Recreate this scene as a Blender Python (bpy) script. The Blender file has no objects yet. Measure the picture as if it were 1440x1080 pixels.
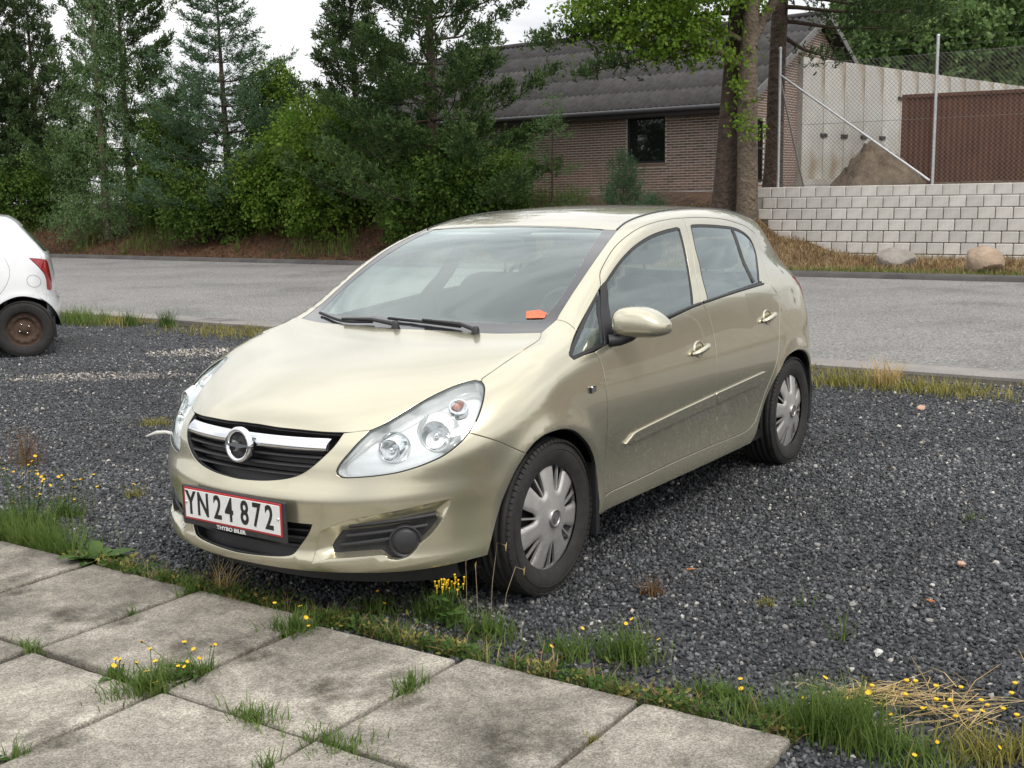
import bpy, bmesh, math, random
import numpy as np
from mathutils import Vector, Matrix
from mathutils.geometry import delaunay_2d_cdt

scene = bpy.context.scene
C = scene.collection
rad = math.radians
PI = math.pi
# ------------------------------------------------------------------ camera
cam_data = bpy.data.cameras.new('camera')
cam = bpy.data.objects.new('camera', cam_data)
C.objects.link(cam)
cam_data.sensor_width = 36.0
cam_data.lens = 40.51
cam_data.clip_start = 0.1
cam_data.clip_end = 2000
cam.location = (0, 0, 1.516)
cam.rotation_mode = 'XYZ'
_pitch, _roll = rad(-9.283), rad(-1.045)
_m = Matrix.Rotation(rad(90) + _pitch, 4, 'X') @ Matrix.Rotation(_roll, 4, 'Z')
cam.rotation_euler = _m.to_euler()
scene.camera = cam
# ------------------------------------------------------------------ daylight: overcast
SUN_EL, SUN_AZ = 50.0, 150.0          # height, compass bearing (from +Y clockwise)
world = bpy.data.worlds.new("World")
scene.world = world
world.use_nodes = True
nt = world.node_tree
nt.nodes.clear()
def WN(t, **k):
    n = nt.nodes.new(t)
    for a, b in k.items(): setattr(n, a, b)
    return n
w_out = WN('ShaderNodeOutputWorld')
w_bg = WN('ShaderNodeBackground')
w_bg.inputs['Strength'].default_value = 0.10
sky = WN('ShaderNodeTexSky', sky_type='NISHITA', sun_disc=False)
sky.sun_elevation = rad(SUN_EL)
sky.sun_rotation = rad(SUN_AZ)
sky.air_density = 1.0; sky.dust_density = 2.0
# a closed cloud deck in front of the blue, thinner and thicker by direction
tc = WN('ShaderNodeTexCoord')
mp = WN('ShaderNodeMapping'); mp.inputs['Scale'].default_value = (1.0, 1.0, 2.6)
n1 = WN('ShaderNodeTexNoise'); n1.inputs['Scale'].default_value = 2.3; n1.inputs['Detail'].default_value = 7; n1.inputs['Roughness'].default_value = .55; n1.inputs['Distortion'].default_value = .4
cr = WN('ShaderNodeValToRGB')
cr.color_ramp.elements[0].position = .40; cr.color_ramp.elements[0].color = (6.0, 6.1, 6.3, 1)
cr.color_ramp.elements[1].position = .58; cr.color_ramp.elements[1].color = (10.0, 9.95, 9.8, 1)
mx = WN('ShaderNodeMixRGB'); mx.inputs[0].default_value = .90
nt.links.new(tc.outputs['Generated'], mp.inputs[0]); nt.links.new(mp.outputs[0], n1.inputs['Vector'])
nt.links.new(n1.outputs[0], cr.inputs[0])
nt.links.new(sky.outputs[0], mx.inputs[1]); nt.links.new(cr.outputs[0], mx.inputs[2])
# overcast sky: brighter overhead than at the horizon
sx = WN('ShaderNodeSeparateXYZ'); el = WN('ShaderNodeMapRange'); el.inputs[1].default_value = 0; el.inputs[2].default_value = 1; el.inputs[3].default_value = 1.06; el.inputs[4].default_value = 1.8
gm = WN('ShaderNodeMixRGB', blend_type='MULTIPLY'); gm.inputs[0].default_value = 1
nt.links.new(tc.outputs['Generated'], sx.inputs[0]); nt.links.new(sx.outputs[2], el.inputs[0]); nt.links.new(mx.outputs[0], gm.inputs[1]); nt.links.new(el.outputs[0], gm.inputs[2])
nt.links.new(gm.outputs[0], w_bg.inputs[0]); nt.links.new(w_bg.outputs[0], w_out.inputs[0])
sun_d = bpy.data.lights.new('sun', 'SUN')
sun = bpy.data.objects.new('sun', sun_d); C.objects.link(sun)
sun_d.energy = 1.5; sun_d.angle = rad(14); sun_d.color = (1, .95, .87)
_a, _e = rad(SUN_AZ), rad(SUN_EL)
_to = Vector((math.sin(_a)*math.cos(_e), math.cos(_a)*math.cos(_e), math.sin(_e)))
sun.rotation_euler = _to.to_track_quat('Z', 'Y').to_euler()
scene.view_settings.view_transform = 'Standard'
scene.view_settings.look = 'None'
scene.view_settings.gamma = 1.0
scene.view_settings.use_curve_mapping = False
scene.view_settings.exposure = 0.22
try:
    scene.cycles.max_bounces = 8; scene.cycles.transparent_max_bounces = 24
    scene.cycles.caustics_reflective = False; scene.cycles.caustics_refractive = False
except Exception: pass
# ------------------------------------------------------------------ helpers: materials
MATS = {}
def mat(name, col, rough=.6, metal=0., coat=0., spec=.5, noise=None, bump=None, emit=None, sheen=0):
    """noise=(scale, amount, [second colour]); bump=(scale, strength, distance)"""
    if name in MATS: return MATS[name]
    m = bpy.data.materials.new(name); m.use_nodes = True
    t = m.node_tree; b = t.nodes['Principled BSDF']
    b.inputs['Base Color'].default_value = (*col, 1)
    b.inputs['Roughness'].default_value = rough; b.inputs['Metallic'].default_value = metal
    b.inputs['Coat Weight'].default_value = coat; b.inputs['Coat Roughness'].default_value = .03
    b.inputs['Specular IOR Level'].default_value = spec
    co = None
    if noise or bump:
        co = t.nodes.new('ShaderNodeTexCoord')
    if noise:
        n = t.nodes.new('ShaderNodeTexNoise'); n.inputs['Scale'].default_value = noise[0]; n.inputs['Detail'].default_value = 8; n.inputs['Roughness'].default_value = .65
        t.links.new(co.outputs['Object'], n.inputs['Vector'])
        r = t.nodes.new('ShaderNodeMapRange'); r.inputs[1].default_value = .3; r.inputs[2].default_value = .7
        t.links.new(n.outputs[0], r.inputs[0])
        x = t.nodes.new('ShaderNodeMixRGB'); t.links.new(r.outputs[0], x.inputs[0])
        c2 = noise[2] if len(noise) > 2 else tuple(min(1, c*(1+noise[1])) for c in col)
        c1 = col if len(noise) > 2 else tuple(c*(1-noise[1]) for c in col)
        x.inputs[1].default_value = (*c1, 1); x.inputs[2].default_value = (*c2, 1)
        t.links.new(x.outputs[0], b.inputs['Base Color'])
    if bump:
        n = t.nodes.new('ShaderNodeTexNoise'); n.inputs['Scale'].default_value = bump[0]; n.inputs['Detail'].default_value = 6
        t.links.new(co.outputs['Object'], n.inputs['Vector'])
        u = t.nodes.new('ShaderNodeBump'); u.inputs['Strength'].default_value = bump[1]; u.inputs['Distance'].default_value = bump[2]
        t.links.new(n.outputs[0], u.inputs['Height']); t.links.new(u.outputs[0], b.inputs['Normal'])
    MATS[name] = m
    return m
def glass_mat(name, tint, rough=.0, ior=1.5, boost=1.0, base=0.0, haze=0.0):
    m = bpy.data.materials.new(name); m.use_nodes = True; t = m.node_tree; t.nodes.clear()
    o = t.nodes.new('ShaderNodeOutputMaterial'); tr = t.nodes.new('ShaderNodeBsdfTransparent'); tr.inputs[0].default_value = (*tint, 1)
    g = t.nodes.new('ShaderNodeBsdfGlossy'); g.inputs['Roughness'].default_value = rough; g.inputs[0].default_value = (.90, 1, .985, 1)
    lw = t.nodes.new('ShaderNodeLayerWeight'); lw.inputs[0].default_value = .5
    pw = t.nodes.new('ShaderNodeMath'); pw.operation = 'POWER'; pw.inputs[1].default_value = 5; t.links.new(lw.outputs['Facing'], pw.inputs[0])
    f = t.nodes.new('ShaderNodeMath'); f.operation = 'MULTIPLY_ADD'; f.inputs[1].default_value = .96; f.inputs[2].default_value = .04; t.links.new(pw.outputs[0], f.inputs[0])
    mu = t.nodes.new('ShaderNodeMath'); mu.operation = 'MULTIPLY_ADD'; mu.inputs[1].default_value = boost; mu.inputs[2].default_value = base; mu.use_clamp = True
    x = t.nodes.new('ShaderNodeMixShader')
    t.links.new(f.outputs[0], mu.inputs[0]); t.links.new(mu.outputs[0], x.inputs[0])
    t.links.new(tr.outputs[0], x.inputs[1]); t.links.new(g.outputs[0], x.inputs[2]); t.links.new(x.outputs[0], o.inputs[0])
    if haze:                                   # a thin uneven pale haze, mixed in to lighten the glass
        d = t.nodes.new('ShaderNodeBsdfDiffuse'); d.inputs[0].default_value = (.55, .57, .55, 1)
        co = t.nodes.new('ShaderNodeTexCoord'); n = t.nodes.new('ShaderNodeTexNoise'); n.inputs['Scale'].default_value = 3.5; n.inputs['Detail'].default_value = 8; n.inputs['Roughness'].default_value = .7
        r = t.nodes.new('ShaderNodeMapRange'); r.inputs[1].default_value = .3; r.inputs[2].default_value = .75; r.inputs[3].default_value = haze*.4; r.inputs[4].default_value = haze*1.6
        t.links.new(co.outputs['Object'], n.inputs['Vector']); t.links.new(n.outputs[0], r.inputs[0])
        y = t.nodes.new('ShaderNodeMixShader'); t.links.new(r.outputs[0], y.inputs[0]); t.links.new(x.outputs[0], y.inputs[1]); t.links.new(d.outputs[0], y.inputs[2]); t.links.new(y.outputs[0], o.inputs[0])
    MATS[name] = m
    return m
# ------------------------------------------------------------------ helpers: objects
def tag(o, label=None, cat=None, group=None, kind=None):
    if label: o['label'] = label
    if cat: o['category'] = cat
    if group: o['group'] = group
    if kind: o['kind'] = kind
    return o
def empty(name, loc=(0,0,0), rz=0, label=None, cat=None, group=None):
    o = bpy.data.objects.new(name, None); C.objects.link(o); o.empty_display_size = .2
    o.location = loc; o.rotation_euler = (0, 0, rz)
    return tag(o, label, cat, group)
def mesh_obj(name, verts, faces, mats, parent=None, smooth=False, midx=None, normals=None):
    me = bpy.data.meshes.new(name)
    me.from_pydata([tuple(v) for v in verts] if not isinstance(verts, list) else verts, [], faces)
    for m in (mats if isinstance(mats, (list, tuple)) else [mats]): me.materials.append(m)
    if midx is not None: me.polygons.foreach_set('material_index', np.asarray(midx, dtype=np.int32))
    if smooth is True: me.polygons.foreach_set('use_smooth', np.ones(len(me.polygons), dtype=bool))
    elif smooth is not False and smooth is not None: me.polygons.foreach_set('use_smooth', np.asarray(smooth, dtype=bool))
    me.validate(verbose=False); me.update()
    if normals is not None and len(me.polygons):
        nn = np.nan_to_num(np.asarray(normals, dtype=float)); ln_ = np.linalg.norm(nn, axis=1, keepdims=True)
        nn = np.where(ln_ > 1e-6, nn/np.maximum(ln_, 1e-6), np.array([0., 0., 1.]))
        me.normals_split_custom_set_from_vertices(nn.tolist())
    o = bpy.data.objects.new(name, me); C.objects.link(o)
    if parent: o.parent = parent
    return o
class MB:
    """collects simple shapes into one mesh"""
    def __init__(s): s.v = []; s.f = []; s.m = []; s.sm = []
    def add(s, vs, fs, mi=0, smooth=False):
        b = len(s.v); s.v += [tuple(map(float, v)) for v in vs]
        s.f += [tuple(b+i for i in f) for f in fs]; s.m += [mi]*len(fs); s.sm += [smooth]*len(fs)
        return s
    def box(s, c, d, rz=0, mi=0, M=None, bev=0):
        x, y, z = d[0]/2, d[1]/2, d[2]/2
        if bev:
            b = bev
            vs = []
            for sx in (-1,1):
                for sy in (-1,1):
                    for sz in (-1,1):
                        vs += [(sx*(x-b), sy*(y-b), sz*z), (sx*(x-b), sy*y, sz*(z-b)), (sx*x, sy*(y-b), sz*(z-b))]
            bm = bmesh.new()
            for v in vs: bm.verts.new(v)
            r = bmesh.ops.convex_hull(bm, input=bm.verts[:])
            bmesh.ops.dissolve_limit(bm, angle_limit=.01, verts=bm.verts[:], edges=bm.edges[:])
            bm.verts.index_update()
            vs = [v.co.copy() for v in bm.verts]; fs = [tuple(v.index for v in f.verts) for f in bm.faces]; bm.free()
        else:
            vs = [Vector((sx*x, sy*y, sz*z)) for sz in (-1,1) for sy in (-1,1) for sx in (-1,1)]
            fs = [(0,2,3,1),(4,5,7,6),(0,1,5,4),(2,6,7,3),(0,4,6,2),(1,3,7,5)]
        T = Matrix.Translation(c) @ Matrix.Rotation(rz, 4, 'Z')
        if M is not None: T = Matrix.Translation(c) @ M.to_4x4()
        return s.add([T @ Vector(v) for v in vs], fs, mi)
    def tube(s, pts, r, n=8, mi=0, caps=True, smooth=True):
        """round bar along a polyline; r number or list"""
        P = [Vector(p) for p in pts]; k = len(P)
        rs = r if isinstance(r, (list, tuple)) else [r]*k
        ring = []; up = None
        for i in range(k):
            d = (P[min(i+1, k-1)] - P[max(i-1, 0)]).normalized()
            if up is None: up = Vector((0,0,1)) if abs(d.z) < .9 else Vector((1,0,0))
            a = d.cross(up)
            if a.length < 1e-5: a = d.orthogonal()
            a.normalize(); b = a.cross(d).normalized(); up = b
            ring.append([P[i] + (a*math.cos(2*PI*j/n) + b*math.sin(2*PI*j/n))*rs[i] for j in range(n)])
        vs = [v for q in ring for v in q]
        fs = [(i*n+j, i*n+(j+1) % n, (i+1)*n+(j+1) % n, (i+1)*n+j) for i in range(k-1) for j in range(n)]
        s.add(vs, fs, mi, smooth)
        if caps: s.add(ring[0], [tuple(range(n))[::-1]], mi); s.add(ring[-1], [tuple(range(n))], mi)
        return s
    def lathe(s, prof, n=32, M=None, mi=0, smooth=True, a0=0, a1=2*PI):
        """profile of (radius, height) about local z"""
        full = abs(a1-a0-2*PI) < 1e-6; k = len(prof); vs = []
        m = n if full else n+1
        for j in range(m):
            a = a0+(a1-a0)*j/n
            for r, h in prof: vs.append(Vector((r*math.cos(a), r*math.sin(a), h)))
        fs = []
        for j in range(n):
            j2 = (j+1) % m
            for i in range(k-1): fs.append((j*k+i, j2*k+i, j2*k+i+1, j*k+i+1))
        if M is not None: vs = [M @ v for v in vs]
        return s.add(vs, fs, mi, smooth)
    def prism(s, poly, h0, h1, M=None, mi=0):
        n = len(poly)
        vs = [Vector((x, y, h0)) for x, y in poly] + [Vector((x, y, h1)) for x, y in poly]
        if M is not None: vs = [M @ v for v in vs]
        fs = [tuple(range(n))[::-1], tuple(range(n, 2*n))] + [(i, (i+1) % n, n+(i+1) % n, n+i) for i in range(n)]
        return s.add(vs, fs, mi)
    def build(s, name, mats, parent=None):
        return mesh_obj(name, s.v, s.f, mats, parent, smooth=s.sm, midx=s.m)
def children(o): return [c for c in o.children]
def copy_tree(o, parent=None):
    c = o.copy(); C.objects.link(c); c.parent = parent
    for ch in list(o.children):
        d = copy_tree(ch, c)
    return c
def rng(seed): return np.random.default_rng(seed)
# ------------------------------------------------------------------ the hatchback: body surface as smooth blended half-spaces
# (car frame: x forward from the front axle, y to its left, z up)
class Sp:
    """natural cubic spline with linear extrapolation"""
    def __init__(s, pts):
        p=np.array(sorted(pts),float); s.x=p[:,0]; s.y=p[:,1]; n=len(p)
        h=np.diff(s.x); A=np.eye(n); b=np.zeros(n)
        for i in range(1,n-1):
            A[i,i-1]=h[i-1];A[i,i]=2*(h[i-1]+h[i]);A[i,i+1]=h[i]
            b[i]=6*((s.y[i+1]-s.y[i])/h[i]-(s.y[i]-s.y[i-1])/h[i-1])
        s.m=np.linalg.solve(A,b); s.h=h
    def __call__(s,t):
        t=np.asarray(t,float); tc=np.clip(t,s.x[0],s.x[-1])
        i=np.clip(np.searchsorted(s.x,tc)-1,0,len(s.x)-2)
        h=s.h[i];a=(s.x[i+1]-tc)/h;b=(tc-s.x[i])/h
        v=a*s.y[i]+b*s.y[i+1]+((a**3-a)*s.m[i]+(b**3-b)*s.m[i+1])*h*h/6
        d0=(s.y[1]-s.y[0])/s.h[0]-s.h[0]*(2*s.m[0]+s.m[1])/6
        d1=(s.y[-1]-s.y[-2])/s.h[-1]+s.h[-1]*(s.m[-2]+2*s.m[-1])/6
        return v+np.where(t<s.x[0],(t-s.x[0])*d0,0)+np.where(t>s.x[-1],(t-s.x[-1])*d1,0)
def smax(a,b,k):
    h=np.maximum(k-np.abs(a-b),0)/k
    return np.maximum(a,b)+h*h*k*.25
def smin(a,b,k): return -smax(-a,-b,k)
# plan half width of the lower body at hip height
PLAN=Sp([(-3.3,.80),(-2.95,.838),(-2.55,.856),(-2.0,.866),(-1.3,.8685),(-.5,.864),(0,.862),(.4,.862),(.9,.862)])
# section of the door: inset against height
SEC=Sp([(.08,.095),(.17,.050),(.22,.024),(.27,.015),(.33,.017),(.42,.018),(.5,.011),(.58,.002),(.66,.0),(.75,.007),(.84,.022),(.92,.043),(1.0,.070),(1.1,.115)])
FRONT=Sp([(.05,.72),(.15,.775),(.20,.803),(.235,.826),(.258,.832),(.285,.823),(.36,.820),(.44,.821),(.478,.823),(.500,.817),(.545,.797),(.62,.789),(.70,.777),(.76,.75),(.85,.69)])
REAR=Sp([(.1,-3.05),(.25,-3.13),(.4,-3.175),(.52,-3.175),(.62,-3.14),(.8,-3.12),(.95,-3.07),(1.1,-2.99)])
DECK=Sp([(.86,.660),(.77,.716),(.62,.780),(.435,.845),(.2,.904),(0,.940),(-.2,.966),(-.5,1.0),(-.9,1.04),(-1.4,1.065),(-2.2,1.085),(-3,1.09)])
DECKQ=Sp([(.8,.40),(.676,.36),(.45,.20),(.2,.09),(0,.03),(-.25,-.01),(-3,0)])
BELT=Sp([(0,.90),(-.35,.93),(-1.3,.985),(-2.2,1.03),(-3,1.06)])
GPL=Sp([(.2,.66),(-.2,.755),(-.5,.795),(-.9,.815),(-1.4,.823),(-2.0,.808),(-2.3,.78),(-2.6,.73),(-2.9,.665),(-3.2,.59)])
GSEC=Sp([(.65,.11),(.75,.050),(.85,.020),(.95,.020),(1.1,.070),(1.25,.132),(1.36,.192),(1.45,.255)])
WSP=Sp([(.1,.845),(-.1,.952),(-.55,1.185),(-1.0,1.374),(-1.3,1.47)])
ROOF=Sp([(-.6,1.285),(-1.0,1.384),(-1.3,1.430),(-1.75,1.457),(-2.25,1.445),(-2.7,1.395),(-3.0,1.34)])
X0=-.03; XR=-2.58
def flare(x,z,xc,zc=.305,r0=.345):
    r=np.hypot(x-xc,z-zc)
    return np.exp(-((r-r0)/.05)**2)*np.clip((z-.1)/.2,0,1)
def fbody(p):
    x=p[...,0];y=np.abs(p[...,1]);z=p[...,2]
    W=PLAN(x)-SEC(z)+.012*flare(x,z,0.)+.018*flare(x,z,-2.511)
    A=FRONT(z)-X0; B=XR-REAR(z)
    n=2.3; t=np.clip(x-X0,0,None)/np.maximum(A,.05)
    ff=((t**n+(y/np.maximum(W,.2))**n)**(1/n)-1)
    m=3.0; t2=np.clip(XR-x,0,None)/np.maximum(B,.05)
    fr=((t2**m+(y/np.maximum(W,.2))**m)**(1/m)-1)
    side=np.where(x>X0,ff*np.where(x>X0,np.maximum(A,.3)*.95,1),np.where(x<XR,fr*.7,y-W))
    deck=(z-(DECK(x)-DECKQ(x)*y**2.2))*.93
    low=smax(side,deck,.13)
    # greenhouse
    g=(y-(GPL(np.minimum(x,.2))-GSEC(np.maximum(z,.65))))*.9
    sw=np.clip((z-.95)/.42,0,1.2); xs=x+(.10*(1-sw)+.035*sw)*(y/.6)**2
    ws=(z-WSP(xs))*.9
    rf=z-(ROOF(x)-.06*y**2-.10*y**4)
    bk=(-(x)-(2.86+(1.38-np.maximum(z,1.0))*.50 - .12*y**2))*.85
    gr=smax(smax(ws,rf,.05),bk,.10)
    gr=smax(gr,g,.06)
    gr=np.maximum(gr,.66-z)
    return smin(low,gr,.05+.07*np.clip((-x-1.9)/.6,0,1))
def grad(p,e=1e-3):
    g=np.stack([fbody(p+np.eye(3)[i]*e)-fbody(p-np.eye(3)[i]*e) for i in range(3)],-1)
    return g/np.linalg.norm(g,axis=-1,keepdims=True)

# feature lines of the left side, measured in the car frame (metres)
LN = {
'hood_side':[(-.232,.655,.982),(-.154,.683,.96),(-.03,.69,.933),(.118,.684,.891),(.219,.674,.857)],
'headlight':[(.722,.408,.572),(.721,.405,.584),(.712,.413,.608),(.687,.433,.644),(.648,.45,.682),(.604,.464,.714),(.563,.494,.732),(.521,.516,.752),(.462,.542,.78),(.378,.574,.814),(.297,.61,.841),(.255,.636,.852),(.233,.66,.855),(.232,.683,.85),(.248,.707,.835),(.278,.726,.811),(.321,.744,.774),(.366,.752,.731),(.404,.748,.696),(.441,.735,.664),(.483,.712,.634),(.515,.689,.616),(.562,.647,.595),(.612,.592,.577),(.66,.528,.567),(.701,.458,.561),(.717,.424,.562)],
'hood_front':[(.608,.458,.714),(.649,.395,.707),(.69,.29,.709),(.719,.144,.712),(.724,-.033,.715)],
'bumper_fender':[(.398,.747,.705),(.343,.795,.668),(.273,.824,.632),(.205,.851,.594)],
'arch_front':[(.363,.787,.251),(.356,.795,.286),(.321,.804,.384),(.291,.817,.458),(.249,.836,.537),(.201,.852,.594),(.165,.859,.621),(.105,.868,.644),(.016,.874,.649),(-.047,.874,.641),(-.113,.874,.619),(-.185,.87,.573),(-.233,.866,.532),(-.279,.859,.472)],
'door_front':[(-.351,.824,.895),(-.382,.839,.85),(-.383,.855,.764),(-.373,.864,.636),(-.391,.855,.522),(-.4,.847,.409),(-.374,.856,.319)],
'sill_line':[(-.371,.857,.305),(-.681,.849,.311),(-1.021,.851,.316),(-1.402,.853,.313),(-1.768,.852,.307)],
'sill_low':[(-.311,.855,.285),(-.679,.85,.284),(-1.019,.852,.288),(-1.4,.854,.283),(-1.744,.853,.28)],
'b_line':[(-1.68,.601,1.392),(-1.376,.807,1.001),(-1.431,.824,.951),(-1.455,.841,.873),(-1.402,.867,.702),(-1.419,.865,.562),(-1.411,.86,.52),(-1.372,.851,.431),(-1.394,.851,.341),(-1.398,.853,.316)],
'roof_arc':[(-.6,.709,1.135),(-.649,.677,1.183),(-.719,.659,1.224),(-.839,.635,1.278),(-.963,.621,1.32),(-1.143,.606,1.361),(-1.336,.599,1.384),(-1.526,.598,1.393),(-1.723,.599,1.393),(-1.934,.6,1.385),(-2.115,.599,1.371),(-2.284,.598,1.348),(-2.421,.592,1.324),(-2.545,.594,1.281)],
'rdoor_rear':[(-2.499,.641,1.199),(-2.358,.724,1.111),(-2.285,.785,1.031),(-2.327,.809,.972),(-2.334,.823,.924),(-2.268,.851,.778),(-2.217,.864,.641),(-2.11,.854,.503),(-1.986,.848,.361),(-1.886,.851,.318),(-1.768,.852,.307)],
'front_glass':[(-.657,.707,1.157),(-.772,.69,1.214),(-.876,.677,1.254),(-1.001,.663,1.291),(-1.165,.649,1.324),(-1.326,.641,1.343),(-1.469,.636,1.352),(-1.491,.64,1.345),(-1.437,.698,1.234),(-1.382,.749,1.112),(-1.291,.808,.998)],
'belt_top':[(-1.001,.814,.973),(-1.272,.806,1.002),(-1.454,.803,1.011),(-1.655,.796,1.025),(-1.966,.786,1.036),(-2.166,.777,1.049)],
'belt_low':[(-1.0,.819,.958),(-1.276,.813,.984),(-1.4,.81,.995),(-1.599,.803,1.012),(-1.861,.792,1.026),(-2.168,.784,1.038)],
'rear_glass':[(-1.619,.635,1.352),(-1.641,.631,1.358),(-1.785,.629,1.355),(-1.987,.627,1.344),(-2.182,.622,1.327),(-2.322,.623,1.294),(-2.394,.636,1.248),(-2.384,.666,1.186),(-2.256,.733,1.108),(-2.158,.779,1.047),(-1.964,.787,1.034),(-1.654,.797,1.023),(-1.45,.803,1.011),(-1.526,.732,1.153),(-1.556,.689,1.253)],
'triangle':[(-.172,.809,.903),(-.198,.798,.92),(-.325,.759,.98),(-.459,.73,1.052),(-.589,.711,1.129),(-.659,.705,1.161),(-.648,.717,1.14),(-.508,.814,.934),(-.314,.822,.898),(-.185,.821,.886),(-.168,.818,.89)],
'ws_right':[(-.233,.658,.982),(-.299,.655,1.007),(-.39,.645,1.055),(-.522,.634,1.132),(-.708,.613,1.231),(-.885,.583,1.307),(-1.037,.544,1.356)],
'ws_top':[(-1.022,.497,1.357),(-1.027,.296,1.369),(-1.033,.055,1.374)],
'frit_right':[(-.275,.623,1.0),(-.447,.611,1.093),(-.635,.585,1.197),(-1.0,.51,1.35)],
'ditch':[(-1.031,.543,1.355),(-1.157,.525,1.385),(-1.355,.514,1.413),(-1.583,.512,1.429),(-1.767,.52,1.433),(-1.979,.54,1.425)],
'grille':[(.655,.387,.705),(.698,.379,.665),(.732,.349,.624),(.754,.309,.586),(.768,.269,.562),(.782,.213,.545),(.797,.122,.532),(.804,.02,.526)],
'lower_grille':[(.779,.333,.395),(.784,.315,.357),(.796,.28,.309),(.801,.258,.284),(.809,.221,.273),(.82,.126,.265),(.824,.021,.259)],
'recess':[(.769,.36,.369),(.757,.392,.387),(.726,.457,.415),(.677,.536,.434),(.619,.608,.448),(.551,.672,.463),(.491,.716,.471),(.483,.72,.467),(.488,.717,.451),(.515,.696,.391),(.548,.673,.347),(.576,.651,.322),(.584,.645,.307),(.607,.623,.281),(.637,.591,.272),(.656,.568,.279),(.669,.551,.29),(.758,.395,.277),(.78,.33,.258)],
'insert':[(.741,.427,.369),(.619,.606,.391),(.525,.689,.408),(.512,.699,.4),(.531,.685,.374),(.558,.665,.342),(.578,.649,.326),(.586,.643,.311),(.607,.623,.286),(.633,.596,.279),(.656,.568,.287),(.669,.551,.302),(.718,.476,.3),(.758,.396,.295),(.76,.39,.314),(.751,.409,.343)],
'bumper_bottom':[(.38,.781,.278),(.595,.627,.23),(.751,.403,.246),(.809,.202,.244),(.822,.035,.24),(.815,-.16,.251)],
'rub_front':[(-.532,.852,.489),(-.576,.855,.51),(-.642,.857,.529),(-.996,.862,.551),(-1.397,.866,.57),(-1.417,.86,.519),(-1.188,.859,.512),(-.836,.855,.497),(-.643,.853,.488)],
'rub_rear':[(-1.417,.866,.571),(-1.793,.866,.585),(-2.026,.865,.593),(-1.961,.86,.537),(-1.695,.861,.531),(-1.425,.86,.52)],
'lamps':[(.607,.551,.657),(.487,.663,.7),(.362,.673,.792)],
'handles':[(-1.253,.855,.797),(-2.12,.84,.861)],
'badge':[(-.272,.855,.76)],
'mirror_base':[(-.476,.828,.895)],
'wipers':[(-.168,-.35,.981),(-.134,.012,.978),(-.179,-.069,.996),(-.162,.396,.976),(-.173,.19,.99)],
'sticker':[(-.338,.505,1.047),(-.36,.561,1.051),(-.343,.599,1.036),(-.321,.603,1.024),(-.302,.529,1.024)],
'rear_arch':[(-2.223,.868,.564),(-2.33,.875,.628),(-2.49,.875,.642),(-2.634,.865,.594),(-2.805,.837,.483)],
'lowbump_corner':[(.364,.788,.256),(.476,.725,.255)],
}
# ------------------------------------------------------------------ helpers: sheet panels cut from the body surface
def crv(pts, step=.012):
    """smooth curve through points (Catmull-Rom), resampled"""
    P = np.array(pts, float)
    if len(P) < 2: return P
    out = []
    Q = np.vstack([2*P[0]-P[1], P, 2*P[-1]-P[-2]])
    for i in range(len(P)-1):
        a, b, c, d = Q[i], Q[i+1], Q[i+2], Q[i+3]
        n = max(1, int(np.linalg.norm(c-b)/step))
        t = np.linspace(0, 1, n, endpoint=False)[:, None]
        out.append(.5*((2*b)+(-a+c)*t+(2*a-5*b+4*c-d)*t*t+(-a+3*b-3*c+d)*t**3))
    out.append(P[-1:])
    return np.vstack(out)
def lin(pts, step=.012):
    P = np.array(pts, float); out = []
    for i in range(len(P)-1):
        n = max(1, int(np.linalg.norm(P[i+1]-P[i])/step))
        out.append(P[i]+(P[i+1]-P[i])*np.linspace(0, 1, n, endpoint=False)[:, None])
    out.append(P[-1:]); return np.vstack(out)
def loop(*segs):
    """join curve pieces into one closed outline, dropping doubled points"""
    P = np.vstack(segs); keep = [0]
    for i in range(1, len(P)):
        if np.linalg.norm(P[i]-P[keep[-1]]) > .004: keep.append(i)
    if np.linalg.norm(P[keep[-1]]-P[0]) < .004: keep.pop()
    return P[keep]
class Chart:
    """flat coordinates on the body: rays from inside, one per point"""
    def __init__(s, kind, c=(0, 0, 0)): s.k = kind; s.c = np.array(c, float)
    def inv(s, P):
        P = np.asarray(P, float)
        if s.k == 'C': return np.stack([P[:, 0], .75*np.arctan2(P[:, 2]-s.c[2], P[:, 1]-s.c[1])], 1)
        if s.k == 'Z': return P[:, :2].copy()
        q = P-s.c
        if s.k == 'N': return .8*np.stack([np.arctan2(q[:, 1], q[:, 0]), np.arctan2(q[:, 2], np.hypot(q[:, 0], q[:, 1]))], 1)
        if s.k == 'R': return .8*np.stack([np.arctan2(q[:, 1], -q[:, 0]), np.arctan2(q[:, 2], np.hypot(q[:, 0], q[:, 1]))], 1)
    def ray(s, uv):
        u, v = uv[:, 0], uv[:, 1]
        if s.k == 'C': return np.stack([u, 0*u+s.c[1], 0*u+s.c[2]], 1), np.stack([0*u, np.cos(v/.75), np.sin(v/.75)], 1), 0., 1.5
        if s.k == 'Z': return np.stack([u, v, 0*u+s.c[2]], 1), np.stack([0*u, 0*u, 0*u+1], 1), 0., 1.7-s.c[2]
        a, e = u/.8, v/.8; sg = 1 if s.k == 'N' else -1
        return np.broadcast_to(s.c, (len(u), 3)).copy(), np.stack([sg*np.cos(a)*np.cos(e), np.sin(a)*np.cos(e), np.sin(e)], 1), 0., 1.6
    def lift(s, uv, F=None):
        o, d, a, b = s.ray(uv); a = np.full(len(uv), a); b = np.full(len(uv), b); F = F or fbody
        for _ in range(26):
            m = (a+b)/2; i = F(o+d*m[:, None]) < 0
            a = np.where(i, m, a); b = np.where(i, b, m)
        return o+d*((a+b)/2)[:, None]
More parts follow.
